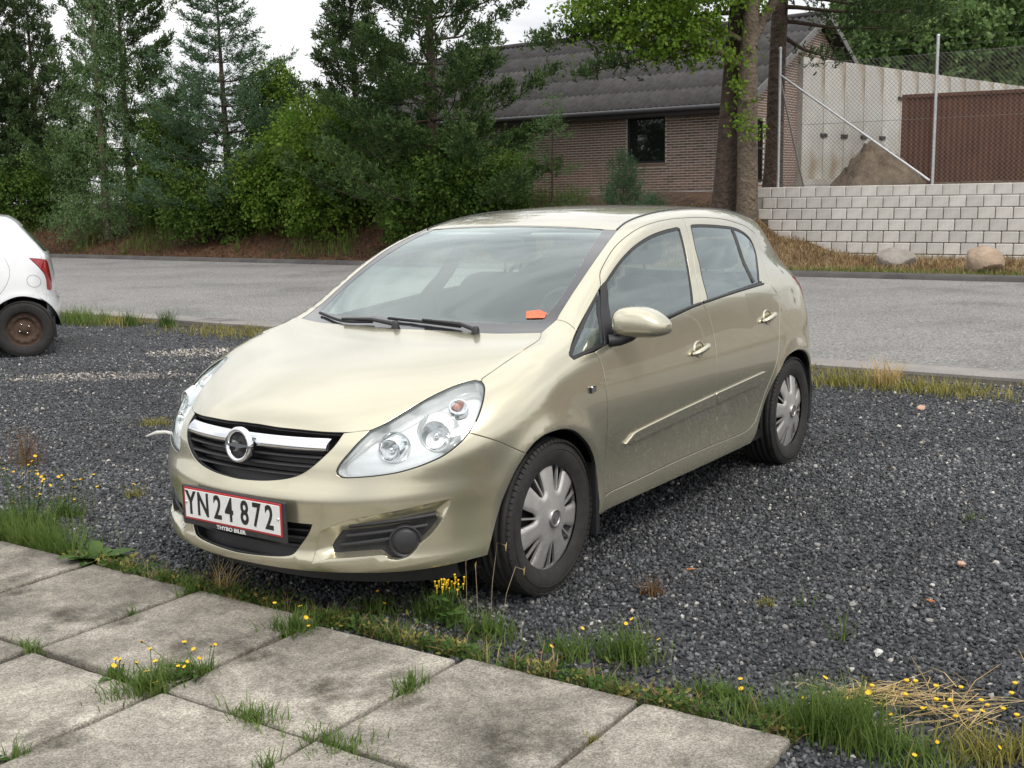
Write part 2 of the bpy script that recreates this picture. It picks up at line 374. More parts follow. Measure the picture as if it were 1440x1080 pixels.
def inpoly(P, poly):
    x, y = P[:, 0], P[:, 1]; n = len(poly); r = np.zeros(len(P), bool); j = n-1
    for i in range(n):
        xi, yi = poly[i]; xj, yj = poly[j]
        if yi != yj:
            c = ((yi > y) != (yj > y)) & (x < (xj-xi)*(y-yi)/(yj-yi)+xi); r ^= c
        j = i
    return r
def segdist(P, poly):
    A = np.asarray(poly); B = np.roll(A, -1, 0); d = np.full(len(P), 9.)
    for a, b in zip(A, B):
        ab = b-a; t = np.clip(((P-a)@ab)/max(ab@ab, 1e-12), 0, 1)
        d = np.minimum(d, np.linalg.norm(P-a-t[:, None]*ab, axis=1))
    return d
def area2(poly):
    x, y = np.asarray(poly).T; return .5*np.sum(x*np.roll(y, -1)-y*np.roll(x, -1))
def triang(loops, sp):
    """loops[0] outer, rest holes; returns points and triangles, boundary points first"""
    pts = np.vstack(loops); edges = []; b = 0
    for l in loops:
        n = len(l); edges += [(b+i, b+(i+1) % n) for i in range(n)]; b += n
    mn, mxx = loops[0].min(0), loops[0].max(0)
    ys = np.arange(mn[1], mxx[1], sp*.87); g = []
    for k, y in enumerate(ys):
        xs = np.arange(mn[0]+(k % 2)*sp/2, mxx[0], sp); g.append(np.stack([xs, 0*xs+y], 1))
    g = np.vstack(g) if g else np.zeros((0, 2))
    ins = inpoly(g, loops[0])
    for l in loops[1:]: ins &= ~inpoly(g, l)
    g = g[ins]
    for l in loops:
        if len(g): g = g[segdist(g, l) > sp*.5]
    allp = np.vstack([pts, g])
    vs, es, fs, ov, oe, of = delaunay_2d_cdt([Vector(p) for p in allp], edges, [], 0, 1e-7)
    V = np.array([tuple(v) for v in vs])
    Fc = np.array([f for f in fs if len(f) == 3])
    cen = V[Fc].mean(1); ok = inpoly(cen, loops[0])
    for l in loops[1:]: ok &= ~inpoly(cen, l)
    Fc = Fc[ok]
    a = V[Fc[:, 1]]-V[Fc[:, 0]]; c = V[Fc[:, 2]]-V[Fc[:, 0]]
    neg = (a[:, 0]*c[:, 1]-a[:, 1]*c[:, 0]) < 0
    Fc[neg] = Fc[neg][:, ::-1]
    # position of every input boundary point in the output
    pos = {}
    for i, o in enumerate(ov):
        for q in o: pos[q] = i
    bl = []; b = 0
    for l in loops: bl.append([pos[b+i] for i in range(len(l))]); b += len(l)
    return V, Fc, bl
def panel(name, outline, chart, mats, parent, holes=(), sp=.022, gap=.0038, thick=.013, off=0., lip=.004, sides=(1,), F=None, label=None, bulge=None, solid=True):
    """A sheet of the body inside an outline: face, rolled edge, flange and back.  mats = (face, back)"""
    F = F or fbody
    loops = [chart.inv(outline)]+[chart.inv(h) for h in holes]
    if area2(loops[0]) < 0: loops[0] = loops[0][::-1]
    for i in range(1, len(loops)):
        if area2(loops[i]) > 0: loops[i] = loops[i][::-1]
    V, Fc, bl = triang(loops, sp)
    P = chart.lift(V, F)
    N = np.stack([F(P+np.eye(3)[i]*2e-3)-F(P-np.eye(3)[i]*2e-3) for i in range(3)], -1)
    N /= np.linalg.norm(N, axis=1, keepdims=True)
    if bulge is not None: P = P+N*bulge(P)[:, None]
    # is (u,v) counter-clockwise seen from outside?
    o, d, _, _ = chart.ray(V[Fc[0]]); t = np.cross(P[Fc[:, 1]]-P[Fc[:, 0]], P[Fc[:, 2]]-P[Fc[:, 0]])
    flip = (t*N[Fc[:, 0]]).sum() < 0
    n = len(P)
    verts = [P]; norms = [N]; faces = [tuple(f[::-1]) if flip else tuple(f) for f in Fc.tolist()]; mi = [0]*len(faces)
    base = n; Pin = P.copy(); back_of = {}
    for l in bl:
        k = len(l); B = P[l]; Nn = N[l]
        T = np.roll(B, -1, 0)-np.roll(B, 1, 0); T /= np.maximum(np.linalg.norm(T, axis=1, keepdims=True), 1e-9)
        I = np.cross(Nn, T); I /= np.maximum(np.linalg.norm(I, axis=1, keepdims=True), 1e-9)
        if flip: I = -I
        # outward in-surface direction is -I (outline runs counter-clockwise round the material)
        P[l] = B+I*gap+Nn*off
        r1 = B+I*gap*.35-Nn*.0014+Nn*off; r2 = B+I*gap*.25-Nn*thick*.9+Nn*off; r3 = B-I*lip-Nn*thick+Nn*off
        i1, i2, i3 = base, base+k, base+2*k
        verts += [r1, r2, r3]; norms += [(Nn-I)/1.414, -I, Nn]
        for a in range(k):
            b2 = (a+1) % k
            for (A0, A1, B0, B1, m) in ((l[a], l[b2], i1+a, i1+b2, 0), (i1+a, i1+b2, i2+a, i2+b2, 1), (i2+a, i2+b2, i3+a, i3+b2, 1)):
                q = (A0, B0, B1, A1); faces.append(q[::-1] if flip else q); mi.append(m)
        for a in range(k): back_of[l[a]] = i3+a
        base += 3*k
    bnd = set(back_of)
    P[[i for i in range(n) if i not in bnd]] += N[[i for i in range(n) if i not in bnd]]*off
    verts[0] = P
    if solid:
        bk = P-N*thick; verts.append(bk); norms.append(-N)
        mp_ = np.array([back_of.get(i, base+i) for i in range(n)])
        for f in Fc.tolist():
            g = tuple(int(mp_[i]) for i in f); faces.append(g if flip else g[::-1]); mi.append(len(mats)-1)
    VV = np.vstack(verts); NN = np.vstack(norms)
    # drop collapsed and doubled faces
    seen = set(); kf = []; km = []
    for f, m in zip(faces, mi):
        key = frozenset(f)
        if len(key) == len(f) and key not in seen: seen.add(key); kf.append(f); km.append(m)
    faces, mi = kf, km
    VV = np.nan_to_num(VV); NN = np.nan_to_num(NN)
    used = sorted({i for f in faces for i in f}); rm = {u: i for i, u in enumerate(used)}
    VV = VV[used]; NN = NN[used]; faces = [tuple(rm[i] for i in f) for f in faces]
    res = []
    for s in sides:
        W = VV.copy(); M2 = NN.copy(); ff = faces
        if s < 0: W[:, 1] *= -1; M2[:, 1] *= -1; ff = [f[::-1] for f in faces]
        o = mesh_obj(name, W.tolist(), ff, list(mats), parent, smooth=True, midx=mi, normals=M2.tolist())
        if label: o['label'] = label
        res.append(o)
    return res if len(res) > 1 else res[0]
def mir(P):
    """a half outline (from y=0 edge to y=0 edge, y>0) completed with its mirror image"""
    P = np.asarray(P, float); Q = P[::-1].copy(); Q[:, 1] *= -1
    return np.vstack([P, Q])
# ------------------------------------------------------------------ the ground: road frame (s along the road to the right, t across it)
E_ = np.array([.821, -.571]); N_ = np.array([.571, .821])
def st(s, t, z=0.): return (E_[0]*s+N_[0]*t, E_[1]*s+N_[1]*t, z)
RZ = math.atan2(-.571, .821)
def fast_mesh(name, V, F, mats, parent=None, smooth=False, midx=None):
    V = np.ascontiguousarray(V, dtype=np.float32); F = np.ascontiguousarray(F, dtype=np.int32); k = F.shape[1]
    me = bpy.data.meshes.new(name); me.vertices.add(len(V)); me.vertices.foreach_set('co', V.ravel())
    me.loops.add(F.size); me.loops.foreach_set('vertex_index', F.ravel())
    me.polygons.add(len(F)); me.polygons.foreach_set('loop_start', np.arange(0, F.size, k, dtype=np.int32)); me.polygons.foreach_set('loop_total', np.full(len(F), k, dtype=np.int32))
    if smooth: me.polygons.foreach_set('use_smooth', np.ones(len(F), dtype=bool))
    for m in (mats if isinstance(mats, (list, tuple)) else [mats]): me.materials.append(m)
    if midx is not None: me.polygons.foreach_set('material_index', np.asarray(midx, dtype=np.int32))
    me.update(calc_edges=True); me.validate()
    o = bpy.data.objects.new(name, me); C.objects.link(o)
    if parent: o.parent = parent
    return o
def ground_mat(name, c1, c2, scale, rough=.9, fine=None, bump=(60, .3, .01), patch=None):
    """two-tone mottled ground; fine=(scale, dark, light) speckle; patch=(scale, colour, amount)"""
    m = bpy.data.materials.new(name); m.use_nodes = True; t = m.node_tree; b = t.nodes['Principled BSDF']; b.inputs['Roughness'].default_value = rough; b.inputs['Specular IOR Level'].default_value = .3
    co = t.nodes.new('ShaderNodeTexCoord')
    def noise(s, d=6, r=.6):
        n = t.nodes.new('ShaderNodeTexNoise'); n.inputs['Scale'].default_value = s; n.inputs['Detail'].default_value = d; n.inputs['Roughness'].default_value = r; t.links.new(co.outputs['Object'], n.inputs['Vector']); return n.outputs[0]
    def rng_(o, a, b_, c=0, d=1):
        r = t.nodes.new('ShaderNodeMapRange'); r.inputs[1].default_value = a; r.inputs[2].default_value = b_; r.inputs[3].default_value = c; r.inputs[4].default_value = d; t.links.new(o, r.inputs[0]); return r.outputs[0]
    def mix(f, a, b_, typ='MIX'):
        x = t.nodes.new('ShaderNodeMixRGB'); x.blend_type = typ
        for i, v in ((0, f), (1, a), (2, b_)):
            if isinstance(v, (int, float)): x.inputs[i].default_value = v
            elif isinstance(v, tuple): x.inputs[i].default_value = (*v, 1)
            else: t.links.new(v, x.inputs[i])
        return x.outputs[0]
    c = mix(rng_(noise(scale), .35, .65), c1, c2)
    if patch: c = mix(rng_(noise(patch[0], 5), .52, .66, 0, patch[2]), c, patch[1])
    if fine:
        v = t.nodes.new('ShaderNodeTexVoronoi'); v.inputs['Scale'].default_value = fine[0]; t.links.new(co.outputs['Object'], v.inputs['Vector'])
        sp = t.nodes.new('ShaderNodeSeparateColor'); t.links.new(v.outputs['Color'], sp.inputs[0])
        c = mix(1.0, c, mix(rng_(sp.outputs[0], 0, 1), (fine[1],)*3, (fine[2],)*3), 'MULTIPLY')
    t.links.new(c, b.inputs['Base Color'])
    u = t.nodes.new('ShaderNodeBump'); u.inputs['Strength'].default_value = bump[1]; u.inputs['Distance'].default_value = bump[2]
    t.links.new(noise(bump[0], 8, .7), u.inputs['Height']); t.links.new(u.outputs[0], b.inputs['Normal'])
    MATS[name] = m; return m
SOIL = ground_mat('dark_soil', (.030, .026, .020), (.055, .045, .034), 8)
GRAVB = ground_mat('gravel_bed', (.048, .050, .054), (.075, .076, .08), 3, fine=(90, .45, 1.6), bump=(120, .8, .02))
ASPH = ground_mat('asphalt', (.185, .180, .172), (.235, .228, .217), .35, rough=.85, fine=(75, .42, 1.6), bump=(160, .7, .008), patch=(.42, (.135, .132, .127), .8))
GUTT = ground_mat('gutter_concrete', (.20, .185, .175), (.27, .25, .235), 1.5, fine=(150, .8, 1.2), bump=(80, .25, .005), patch=(1.2, (.09, .085, .08), .8))
KERBD = ground_mat('dark_kerb', (.060, .056, .055), (.10, .095, .09), 2, bump=(90, .4, .01))
def sheet(name, pts, z, m):
    o = mesh_obj(name, [(*p[:2], z) for p in pts], [tuple(range(len(pts)))], [m]); o['kind'] = 'structure'; return o
sheet('ground', [(-400, -400), (400, -400), (400, 400), (-400, 400)], -.06, SOIL)
sheet('gravel_lot', [st(-60, -20), st(60, -20), st(60, 9.30), st(-60, 9.30)], 0., GRAVB)
# verge between gravel and gutter, gutter strip, carriageway, far kerb
sheet('verge', [st(-60, 9.28), st(60, 9.28), st(60, 9.62), st(-60, 9.62)], .006, SOIL)
o = MB(); k = 40
vs = []
for i in range(k+1):
    s = -60+120*i/k
    vs += [st(s, 9.56, .0), st(s, 9.56, .030), st(s, 10.02, .022), st(s, 10.02, 0)]
o.add(vs, [(4*i+j, 4*i+4+j, 4*i+5+j, 4*i+1+j) for i in range(k) for j in range(3)])
o.build('gutter', [GUTT])['kind'] = 'structure'
sheet('road', [st(-90, 10.00), st(90, 10.00), st(90, 19.62), st(-90, 19.62)], .016, ASPH)
o = MB(); vs = []
for i in range(k+1):
    s = -90+180*i/k
    vs += [st(s, 19.58, -.02), st(s, 19.60, .085), st(s, 19.80, .11), st(s, 19.90, .09), st(s, 19.95, 0)]
o.add(vs, [(5*i+j, 5*i+5+j, 5*i+6+j, 5*i+1+j) for i in range(k) for j in range(4)], smooth=True)
o.build('kerb', [KERBD])['kind'] = 'structure'
# ------------------------------------------------------------------ bank and yard beyond the road: one terrain sheet
def sstep(x, a, b): x = np.clip((x-a)/(b-a), 0, 1); return x*x*(3-2*x)
def vnoise(x, y, seed=0):
    r = np.zeros_like(x); 
    for k_, (f, a) in enumerate(((.35, 1.), (.9, .5), (2.1, .25), (4.7, .12))):
        r += a*np.sin(x*f*1.3+seed+k_*1.7+1.9*np.sin(y*f*.7+k_))*np.sin(y*f*1.1-seed*.7+k_*2.3+1.3*np.sin(x*f*.9-k_))
    return r
WALL_T = 23.2
def bank_z(s, t):
    right = sstep(s, -10.2, -8.9)                          # in front of the block wall the verge stays low
    zl = 1.5*sstep(t, 20.1, 24.4)**.85
    zr = .02+.10*sstep(t, 19.8, 23.0)+1.45*sstep(t, 23.3, 23.5)
    # a slope of dry grass runs down past the end of the wall
    z = zl*(1-right)+zr*right
    toe = .38*np.exp(-((s+8.9)/.9)**2)*sstep(t, 20.6, 22.8)*(1-sstep(t, 23.3, 23.5))
    z = z+toe*right
    return z+.04*vnoise(s*1.3, t*1.3)*sstep(t, 19.9, 20.6)*(1-.8*sstep(t, 26, 27))
sg = np.concatenate([np.linspace(-75, -36, 40), np.linspace(-35.7, -11, 110), np.linspace(-10.9, -6, 60), np.linspace(-5.8, 40, 80)])
tg = np.concatenate([np.linspace(19.86, 25, 66), [23.25, 23.32, 23.4, 23.48], np.linspace(25.3, 40, 24), np.linspace(45, 140, 12)]); tg = np.unique(tg)
S, T_ = np.meshgrid(sg, tg, indexing='ij'); Zb = bank_z(S, T_)
V = np.stack([E_[0]*S+N_[0]*T_, E_[1]*S+N_[1]*T_, Zb], -1).reshape(-1, 3); nt_ = len(tg)
I, J = np.meshgrid(np.arange(len(sg)-1), np.arange(nt_-1), indexing='ij'); q = (I*nt_+J).ravel()
LITTER = ground_mat('needle_litter', (.055, .028, .016), (.125, .070, .040), 5, fine=(34, .5, 1.5), bump=(26, .9, .05), patch=(1.3, (.035, .045, .015), .7))
YARD = ground_mat('yard_gravel', (.20, .19, .18), (.27, .26, .245), .8, fine=(40, .7, 1.3), bump=(40, .3, .02))
STRAW = ground_mat('dry_grass_ground', (.115, .070, .036), (.24, .165, .09), 4, fine=(46, .5, 1.5), bump=(30, .9, .05), patch=(1.0, (.10, .055, .026), .7))
cs = S[:-1, :-1].ravel(); ct = T_[:-1, :-1].ravel()
mi = np.where(ct > 24.8, 1, np.where(cs > -10.6+.5*np.sin(ct*3), 2, 0))
fast_mesh('bank', V, np.stack([q, q+nt_, q+nt_+1, q+1], 1), [LITTER, YARD, STRAW], smooth=True, midx=mi)['kind'] = 'structure'
# ------------------------------------------------------------------ concrete paving slabs
def slab_mat():
    m = ground_mat('slab_concrete', (.31, .283, .238), (.455, .418, .355), 2.2, rough=.9, fine=(230, .58, 1.36), bump=(170, .6, .004), patch=(3.2, (.095, .082, .062), .85))
    t = m.node_tree; b = t.nodes['Principled BSDF']; src = b.inputs['Base Color'].links[0].from_socket
    oi = t.nodes.new('ShaderNodeObjectInfo'); r = t.nodes.new('ShaderNodeMapRange'); r.inputs[3].default_value = .80; r.inputs[4].default_value = 1.12; t.links.new(oi.outputs['Random'], r.inputs[0])
    n = t.nodes.new('ShaderNodeTexNoise'); n.inputs['Scale'].default_value = 1.9; n.inputs['Detail'].default_value = 12; n.inputs['Roughness'].default_value = .82; n.inputs['Distortion'].default_value = .5
    co = t.nodes.new('ShaderNodeTexCoord'); va = t.nodes.new('ShaderNodeVectorMath'); va.operation = 'ADD'
    t.links.new(co.outputs['Object'], va.inputs[0]); t.links.new(oi.outputs['Location'], va.inputs[1]); t.links.new(va.outputs[0], n.inputs['Vector'])
    r2 = t.nodes.new('ShaderNodeMapRange'); r2.inputs[1].default_value = .40; r2.inputs[2].default_value = .62; r2.inputs[3].default_value = .46; r2.inputs[4].default_value = 1.10; t.links.new(n.outputs[0], r2.inputs[0])
    mu = t.nodes.new('ShaderNodeMath'); mu.operation = 'MULTIPLY'; t.links.new(r.outputs[0], mu.inputs[0]); t.links.new(r2.outputs[0], mu.inputs[1])
    x = t.nodes.new('ShaderNodeMixRGB'); x.blend_type = 'MULTIPLY'; x.inputs[0].default_value = 1; t.links.new(src, x.inputs[1]); t.links.new(mu.outputs[0], x.inputs[2]); t.links.new(x.outputs[0], b.inputs['Base Color'])
    return m
SLAB = slab_mat()
P0 = np.array([-.161, 3.602]); SU = np.array([.536, -.353]); SV = np.array([-.401, -.585])
pav = sheet('paving', [tuple(P0+SU*a+SV*b_) for a, b_ in ((-9.2, -.02), (1.73, -.02), (1.73, 3.2), (-9.2, 3.2))], .002, SOIL)
pav.name = 'paving'
r_ = rng(5)
for i in range(-9, 2):
    for j in range(0, 3):
        ie = .74 if i == 1 else 1.0               # the last slab of each row is a cut one
        jit = r_.uniform(-.008, .008, (4, 2)); g = .013
        cs_ = [P0+SU*(i+a)+SV*(j+b_) for a, b_ in ((0, 0), (ie, 0), (ie, 1), (0, 1))]
        cen = sum(cs_)/4; cs_ = [c+(cen-c)/np.linalg.norm(cen-c)*g*1.4+jit[k_] for k_, c in enumerate(cs_)]
        if i == -1 and j == 0: cs_ = [c+np.array([-.02, -.035])*(1 if k_ < 2 else .2) for k_, c in enumerate(cs_)]
        bm = bmesh.new(); tilt = r_.uniform(-.004, .004, 4); n_ = 16
        # outline with chipped, slightly wandering edges
        out = []
        for k_ in range(4):
            a, b_ = cs_[k_], cs_[(k_+1) % 4]; za, zb = .027+tilt[k_], .027+tilt[(k_+1) % 4]
            for q_ in range(n_):
                f = q_/n_; p = a+(b_-a)*f; d = (cen-p)/np.linalg.norm(cen-p)
                w = abs(r_.normal(0, .0022)) + (.010*r_.random() if q_ == 0 else 0)
                p = p+d*w; out.append((p[0]-cen[0], p[1]-cen[1], za+(zb-za)*f))
        m_ = len(out); V_ = []
        for sc, dz in ((1, -.06), (1, -.006), (.990, 0)):
            V_ += [(x*sc, y*sc, z+dz) for x, y, z in out]
        F_ = [(k_*m_+a, k_*m_+(a+1) % m_, (k_+1)*m_+(a+1) % m_, (k_+1)*m_+a) for k_ in (0, 1) for a in range(m_)]
        F_.append(tuple(range(2*m_, 3*m_)))
        sl = mesh_obj('slab', V_, [f for f in F_], [SLAB], pav); sl.location = (cen[0], cen[1], 0)
# ------------------------------------------------------------------ loose gravel: crushed dark stone, scattered as instances
def stone_mat(name, stops):
    m = bpy.data.materials.new(name); m.use_nodes = True; t = m.node_tree; b = t.nodes['Principled BSDF']; b.inputs['Roughness'].default_value = .58; b.inputs['Specular IOR Level'].default_value = .5
    oi = t.nodes.new('ShaderNodeObjectInfo'); r = t.nodes.new('ShaderNodeValToRGB'); r.color_ramp.interpolation = 'CONSTANT'
    e = r.color_ramp.elements; e[0].position = 0; e[0].color = (*stops[0][1], 1); e[1].position = stops[1][0]; e[1].color = (*stops[1][1], 1)
    for p, c in stops[2:]: x = e.new(p); x.color = (*c, 1)
    t.links.new(oi.outputs['Random'], r.inputs[0])
    # the ground itself varies: dustier tracks, darker freshly turned stone
    n = t.nodes.new('ShaderNodeTexNoise'); n.inputs['Scale'].default_value = .55; n.inputs['Detail'].default_value = 5; n.inputs['Distortion'].default_value = .6; t.links.new(oi.outputs['Location'], n.inputs['Vector'])
    q = t.nodes.new('ShaderNodeMapRange'); q.inputs[1].default_value = .35; q.inputs[2].default_value = .65; q.inputs[3].default_value = .72; q.inputs[4].default_value = 1.3; t.links.new(n.outputs[0], q.inputs[0])
    x = t.nodes.new('ShaderNodeMixRGB'); x.blend_type = 'MULTIPLY'; x.inputs[0].default_value = 1; t.links.new(r.outputs[0], x.inputs[1]); t.links.new(q.outputs[0], x.inputs[2]); t.links.new(x.outputs[0], b.inputs['Base Color']); return m
STONE = stone_mat('crushed_stone', [(0, (.016, .0175, .020)), (.25, (.032, .034, .038)), (.50, (.055, .058, .064)), (.72, (.088, .091, .097)), (.88, (.145, .147, .150)), (.965, (.25, .24, .225)), (.991, (.48, .46, .42))])
PALES = stone_mat('pale_stone', [(0, (.10, .10, .10)), (.25, (.20, .18, .155)), (.5, (.34, .30, .25)), (.75, (.45, .38, .32)), (.93, (.55, .53, .5))])
def stones(name, P, smin, smax_, material, seed):
    col = bpy.data.collections.new(name+'_shapes'); r = rng(seed)
    for i in range(6):
        bm = bmesh.new(); bmesh.ops.create_icosphere(bm, subdivisions=1, radius=.5)
        sc = r.uniform(.6, 1.25, 3); sc[2] *= .75
        for v in bm.verts: v.co = Vector([v.co[k_]*sc[k_]*(1+r.uniform(-.28, .28)) for k_ in range(3)])
        me = bpy.data.meshes.new('stone'); bm.to_mesh(me); bm.free(); me.materials.append(material)
        o = bpy.data.objects.new('stone', me); col.objects.link(o)
    me = bpy.data.meshes.new(name); me.vertices.add(len(P)); me.vertices.foreach_set('co', np.ascontiguousarray(P, dtype=np.float32).ravel())
    at = me.attributes.new('size', 'FLOAT', 'POINT'); at.data.foreach_set('value', r.uniform(smin, smax_, len(P)).astype(np.float32)*np.where(r.random(len(P)) < .06, 1.5, 1).astype(np.float32))
    ro = me.attributes.new('turn', 'FLOAT_VECTOR', 'POINT'); ro.data.foreach_set('vector', r.uniform(0, 6.28, (len(P), 3)).astype(np.float32).ravel())
    me.update(); o = bpy.data.objects.new(name, me); C.objects.link(o); o['kind'] = 'stuff'
    g = bpy.data.node_groups.new(name, 'GeometryNodeTree'); g.interface.new_socket('Geometry', in_out='INPUT', socket_type='NodeSocketGeometry'); g.interface.new_socket('Geometry', in_out='OUTPUT', socket_type='NodeSocketGeometry')
    gi = g.nodes.new('NodeGroupInput'); go = g.nodes.new('NodeGroupOutput'); ip = g.nodes.new('GeometryNodeInstanceOnPoints'); ci = g.nodes.new('GeometryNodeCollectionInfo')
    ci.inputs['Collection'].default_value = col; ci.inputs['Separate Children'].default_value = True; ci.inputs['Reset Children'].default_value = True
    na = g.nodes.new('GeometryNodeInputNamedAttribute'); na.data_type = 'FLOAT'; na.inputs['Name'].default_value = 'size'
    nv = g.nodes.new('GeometryNodeInputNamedAttribute'); nv.data_type = 'FLOAT_VECTOR'; nv.inputs['Name'].default_value = 'turn'
    ip.inputs['Pick Instance'].default_value = True
    g.links.new(gi.outputs[0], ip.inputs['Points']); g.links.new(ci.outputs[0], ip.inputs['Instance']); g.links.new(na.outputs[0], ip.inputs['Scale']); g.links.new(nv.outputs[0], ip.inputs['Rotation']); g.links.new(ip.outputs[0], go.inputs[0])
    md = o.modifiers.new('scatter', 'NODES'); md.node_group = g
    return o
def in_lot(P):
    """on the gravel: beyond the paving edge, before the verge"""
    d = P-P0; t_ = P@N_
    det = SU[0]*SV[1]-SU[1]*SV[0]; b_ = (SU[0]*d[:, 1]-SU[1]*d[:, 0])/det; a = (d[:, 0]*SV[1]-d[:, 1]*SV[0])/det
    return ((b_ < .03) | (a > 1.72)) & (t_ < 9.36)
def scatter(n, x0, x1, y0, y1, seed, keep=None):
    r = rng(seed); P = np.stack([r.uniform(x0, x1, n), r.uniform(y0, y1, n)], 1)
    ok = in_lot(P) & (np.abs(P[:, 0]) < .475*P[:, 1]+1.3)
    if keep is not None: ok &= keep(P, r)
    P = P[ok]; return np.column_stack([P, r.uniform(-.002, .006, len(P))])
pile = lambda P, r: np.ones(len(P), bool)
stones('gravel', np.vstack([scatter(170000, -3.6, 4.0, 2.3, 6.6, 1), scatter(170000, -6.4, 6.4, 6.6, 11.5, 2), scatter(55000, -8.2, 8.2, 11.5, 16, 3)]), .011, .024, STONE, 7)
def blob(cx, cy, rx, ry): return lambda P, r: (((P[:, 0]-cx)/rx)**2+((P[:, 1]-cy)/ry)**2) < r.random(len(P))**.7*1.2
pp = [scatter(2600, -4.6, -2.6, 9.6, 10.5, 11, blob(-3.65, 10.05, .85, .28)), scatter(2600, -3.7, -2.0, 10.9, 12.3, 12, blob(-2.95, 11.6, .8, .38)), scatter(900, -2.3, -1.2, 8.2, 9.0, 13, blob(-1.9, 8.6, .5, .3)), scatter(500, -5.5, 5, 4, 12, 14), scatter(240, 2.6, 4.6, 7.6, 9.4, 15)]
stones('pale_gravel', np.vstack(pp), .014, .030, PALES, 9)
# ------------------------------------------------------------------ brick house across the road
BRICK = mat('brown_brick', (.155, .094, .070), .85, noise=(1.7, .4, (.235, .150, .115)), bump=(90, .3, .004))
def random_tint(m, lo, hi):
    t = m.node_tree; b = t.nodes['Principled BSDF']; inp = b.inputs['Base Color']
    oi = t.nodes.new('ShaderNodeObjectInfo'); r = t.nodes.new('ShaderNodeMapRange'); r.inputs[3].default_value = lo; r.inputs[4].default_value = hi; t.links.new(oi.outputs['Random'], r.inputs[0])
    x = t.nodes.new('ShaderNodeMixRGB'); x.blend_type = 'MULTIPLY'; x.inputs[0].default_value = 1
    if inp.links: t.links.new(inp.links[0].from_socket, x.inputs[1])
    else: x.inputs[1].default_value = inp.default_value
    t.links.new(r.outputs[0], x.inputs[2]); t.links.new(x.outputs[0], inp)
BRICKP = mat('brick_single', (.19, .118, .090), .85, bump=(90, .3, .004)); random_tint(BRICKP, .65, 1.35)
MORTAR = mat('mortar', (.60, .56, .50), .95, noise=(20, .15))
ROOFM = mat('fibre_cement', (.066, .062, .063), .9, spec=.2, noise=(3, .3), bump=(60, .2, .004)); random_tint(ROOFM, .85, 1.15)
WOOD = mat('grey_board', (.16, .155, .15), .8, noise=(9, .25)); DARKW = mat('dark_frame', (.022, .018, .016), .6)
PANE = mat('house_glass', (.012, .014, .014), .03, 0, .5, spec=1.0)
ZINC = mat('zinc', (.32, .33, .35), .35, .8, noise=(12, .2))
HS0, HS1, HT0, HT1, HZ = -24.5, -11.85, 27.1, 37.2, 1.5
EAVE, RIDGE, RT = 3.78, 6.20, 32.15
house = empty('brick_house', st((HS0+HS1)/2, HT0, HZ), 0, 'low brown brick house with dark corrugated roof behind the pine trees', 'house')
def into(o, par):                                # keep world position under a parent
    o.parent = par; o.matrix_parent_inverse = Matrix.Translation(-par.location); return o
WINS = [(-15.05, -13.92, 2.28, 3.52)]
b = MB()
def wall_quads(b, pts, mi=0): b.add(pts, [tuple(range(len(pts)))], mi)
def fr(s, z, dt=0.): return st(s, HT0+dt, z)
rec = .010
# mortar faces with the window opening left out
xs = [HS0, WINS[0][0], WINS[0][1], HS1-rec]
for a, c in ((HS0, WINS[0][0]), (WINS[0][1], HS1-rec)): wall_quads(b, [fr(a, HZ, rec), fr(c, HZ, rec), fr(c, EAVE, rec), fr(a, EAVE, rec)])
wall_quads(b, [fr(WINS[0][0], HZ, rec), fr(WINS[0][1], HZ, rec), fr(WINS[0][1], WINS[0][2], rec), fr(WINS[0][0], WINS[0][2], rec)])
wall_quads(b, [fr(WINS[0][0], WINS[0][3], rec), fr(WINS[0][1], WINS[0][3], rec), fr(WINS[0][1], EAVE, rec), fr(WINS[0][0], EAVE, rec)])
for sx in (WINS[0][0], WINS[0][1]): wall_quads(b, [fr(sx, WINS[0][2], rec), fr(sx, WINS[0][3], rec), fr(sx, WINS[0][3], .16), fr(sx, WINS[0][2], .16)])
for zz in (WINS[0][2], WINS[0][3]): wall_quads(b, [fr(WINS[0][0], zz, rec), fr(WINS[0][1], zz, rec), fr(WINS[0][1], zz, .16), fr(WINS[0][0], zz, .16)])
gs = HS1-rec
wall_quads(b, [st(gs, HT0+rec, HZ), st(gs, HT1, HZ), st(gs, HT1, EAVE), st(gs, RT, RIDGE-.06), st(gs, HT0+rec, EAVE)])
wall_quads(b, [st(HS0, HT0+rec, HZ), st(HS0, HT0+rec, EAVE), st(HS0, RT, RIDGE-.06), st(HS0, HT1, EAVE), st(HS0, HT1, HZ)])
wall_quads(b, [st(HS0, HT1, HZ), st(gs, HT1, HZ), st(gs, HT1, EAVE), st(HS0, HT1, EAVE)])
wall = into(b.build('wall', [MORTAR]), house)
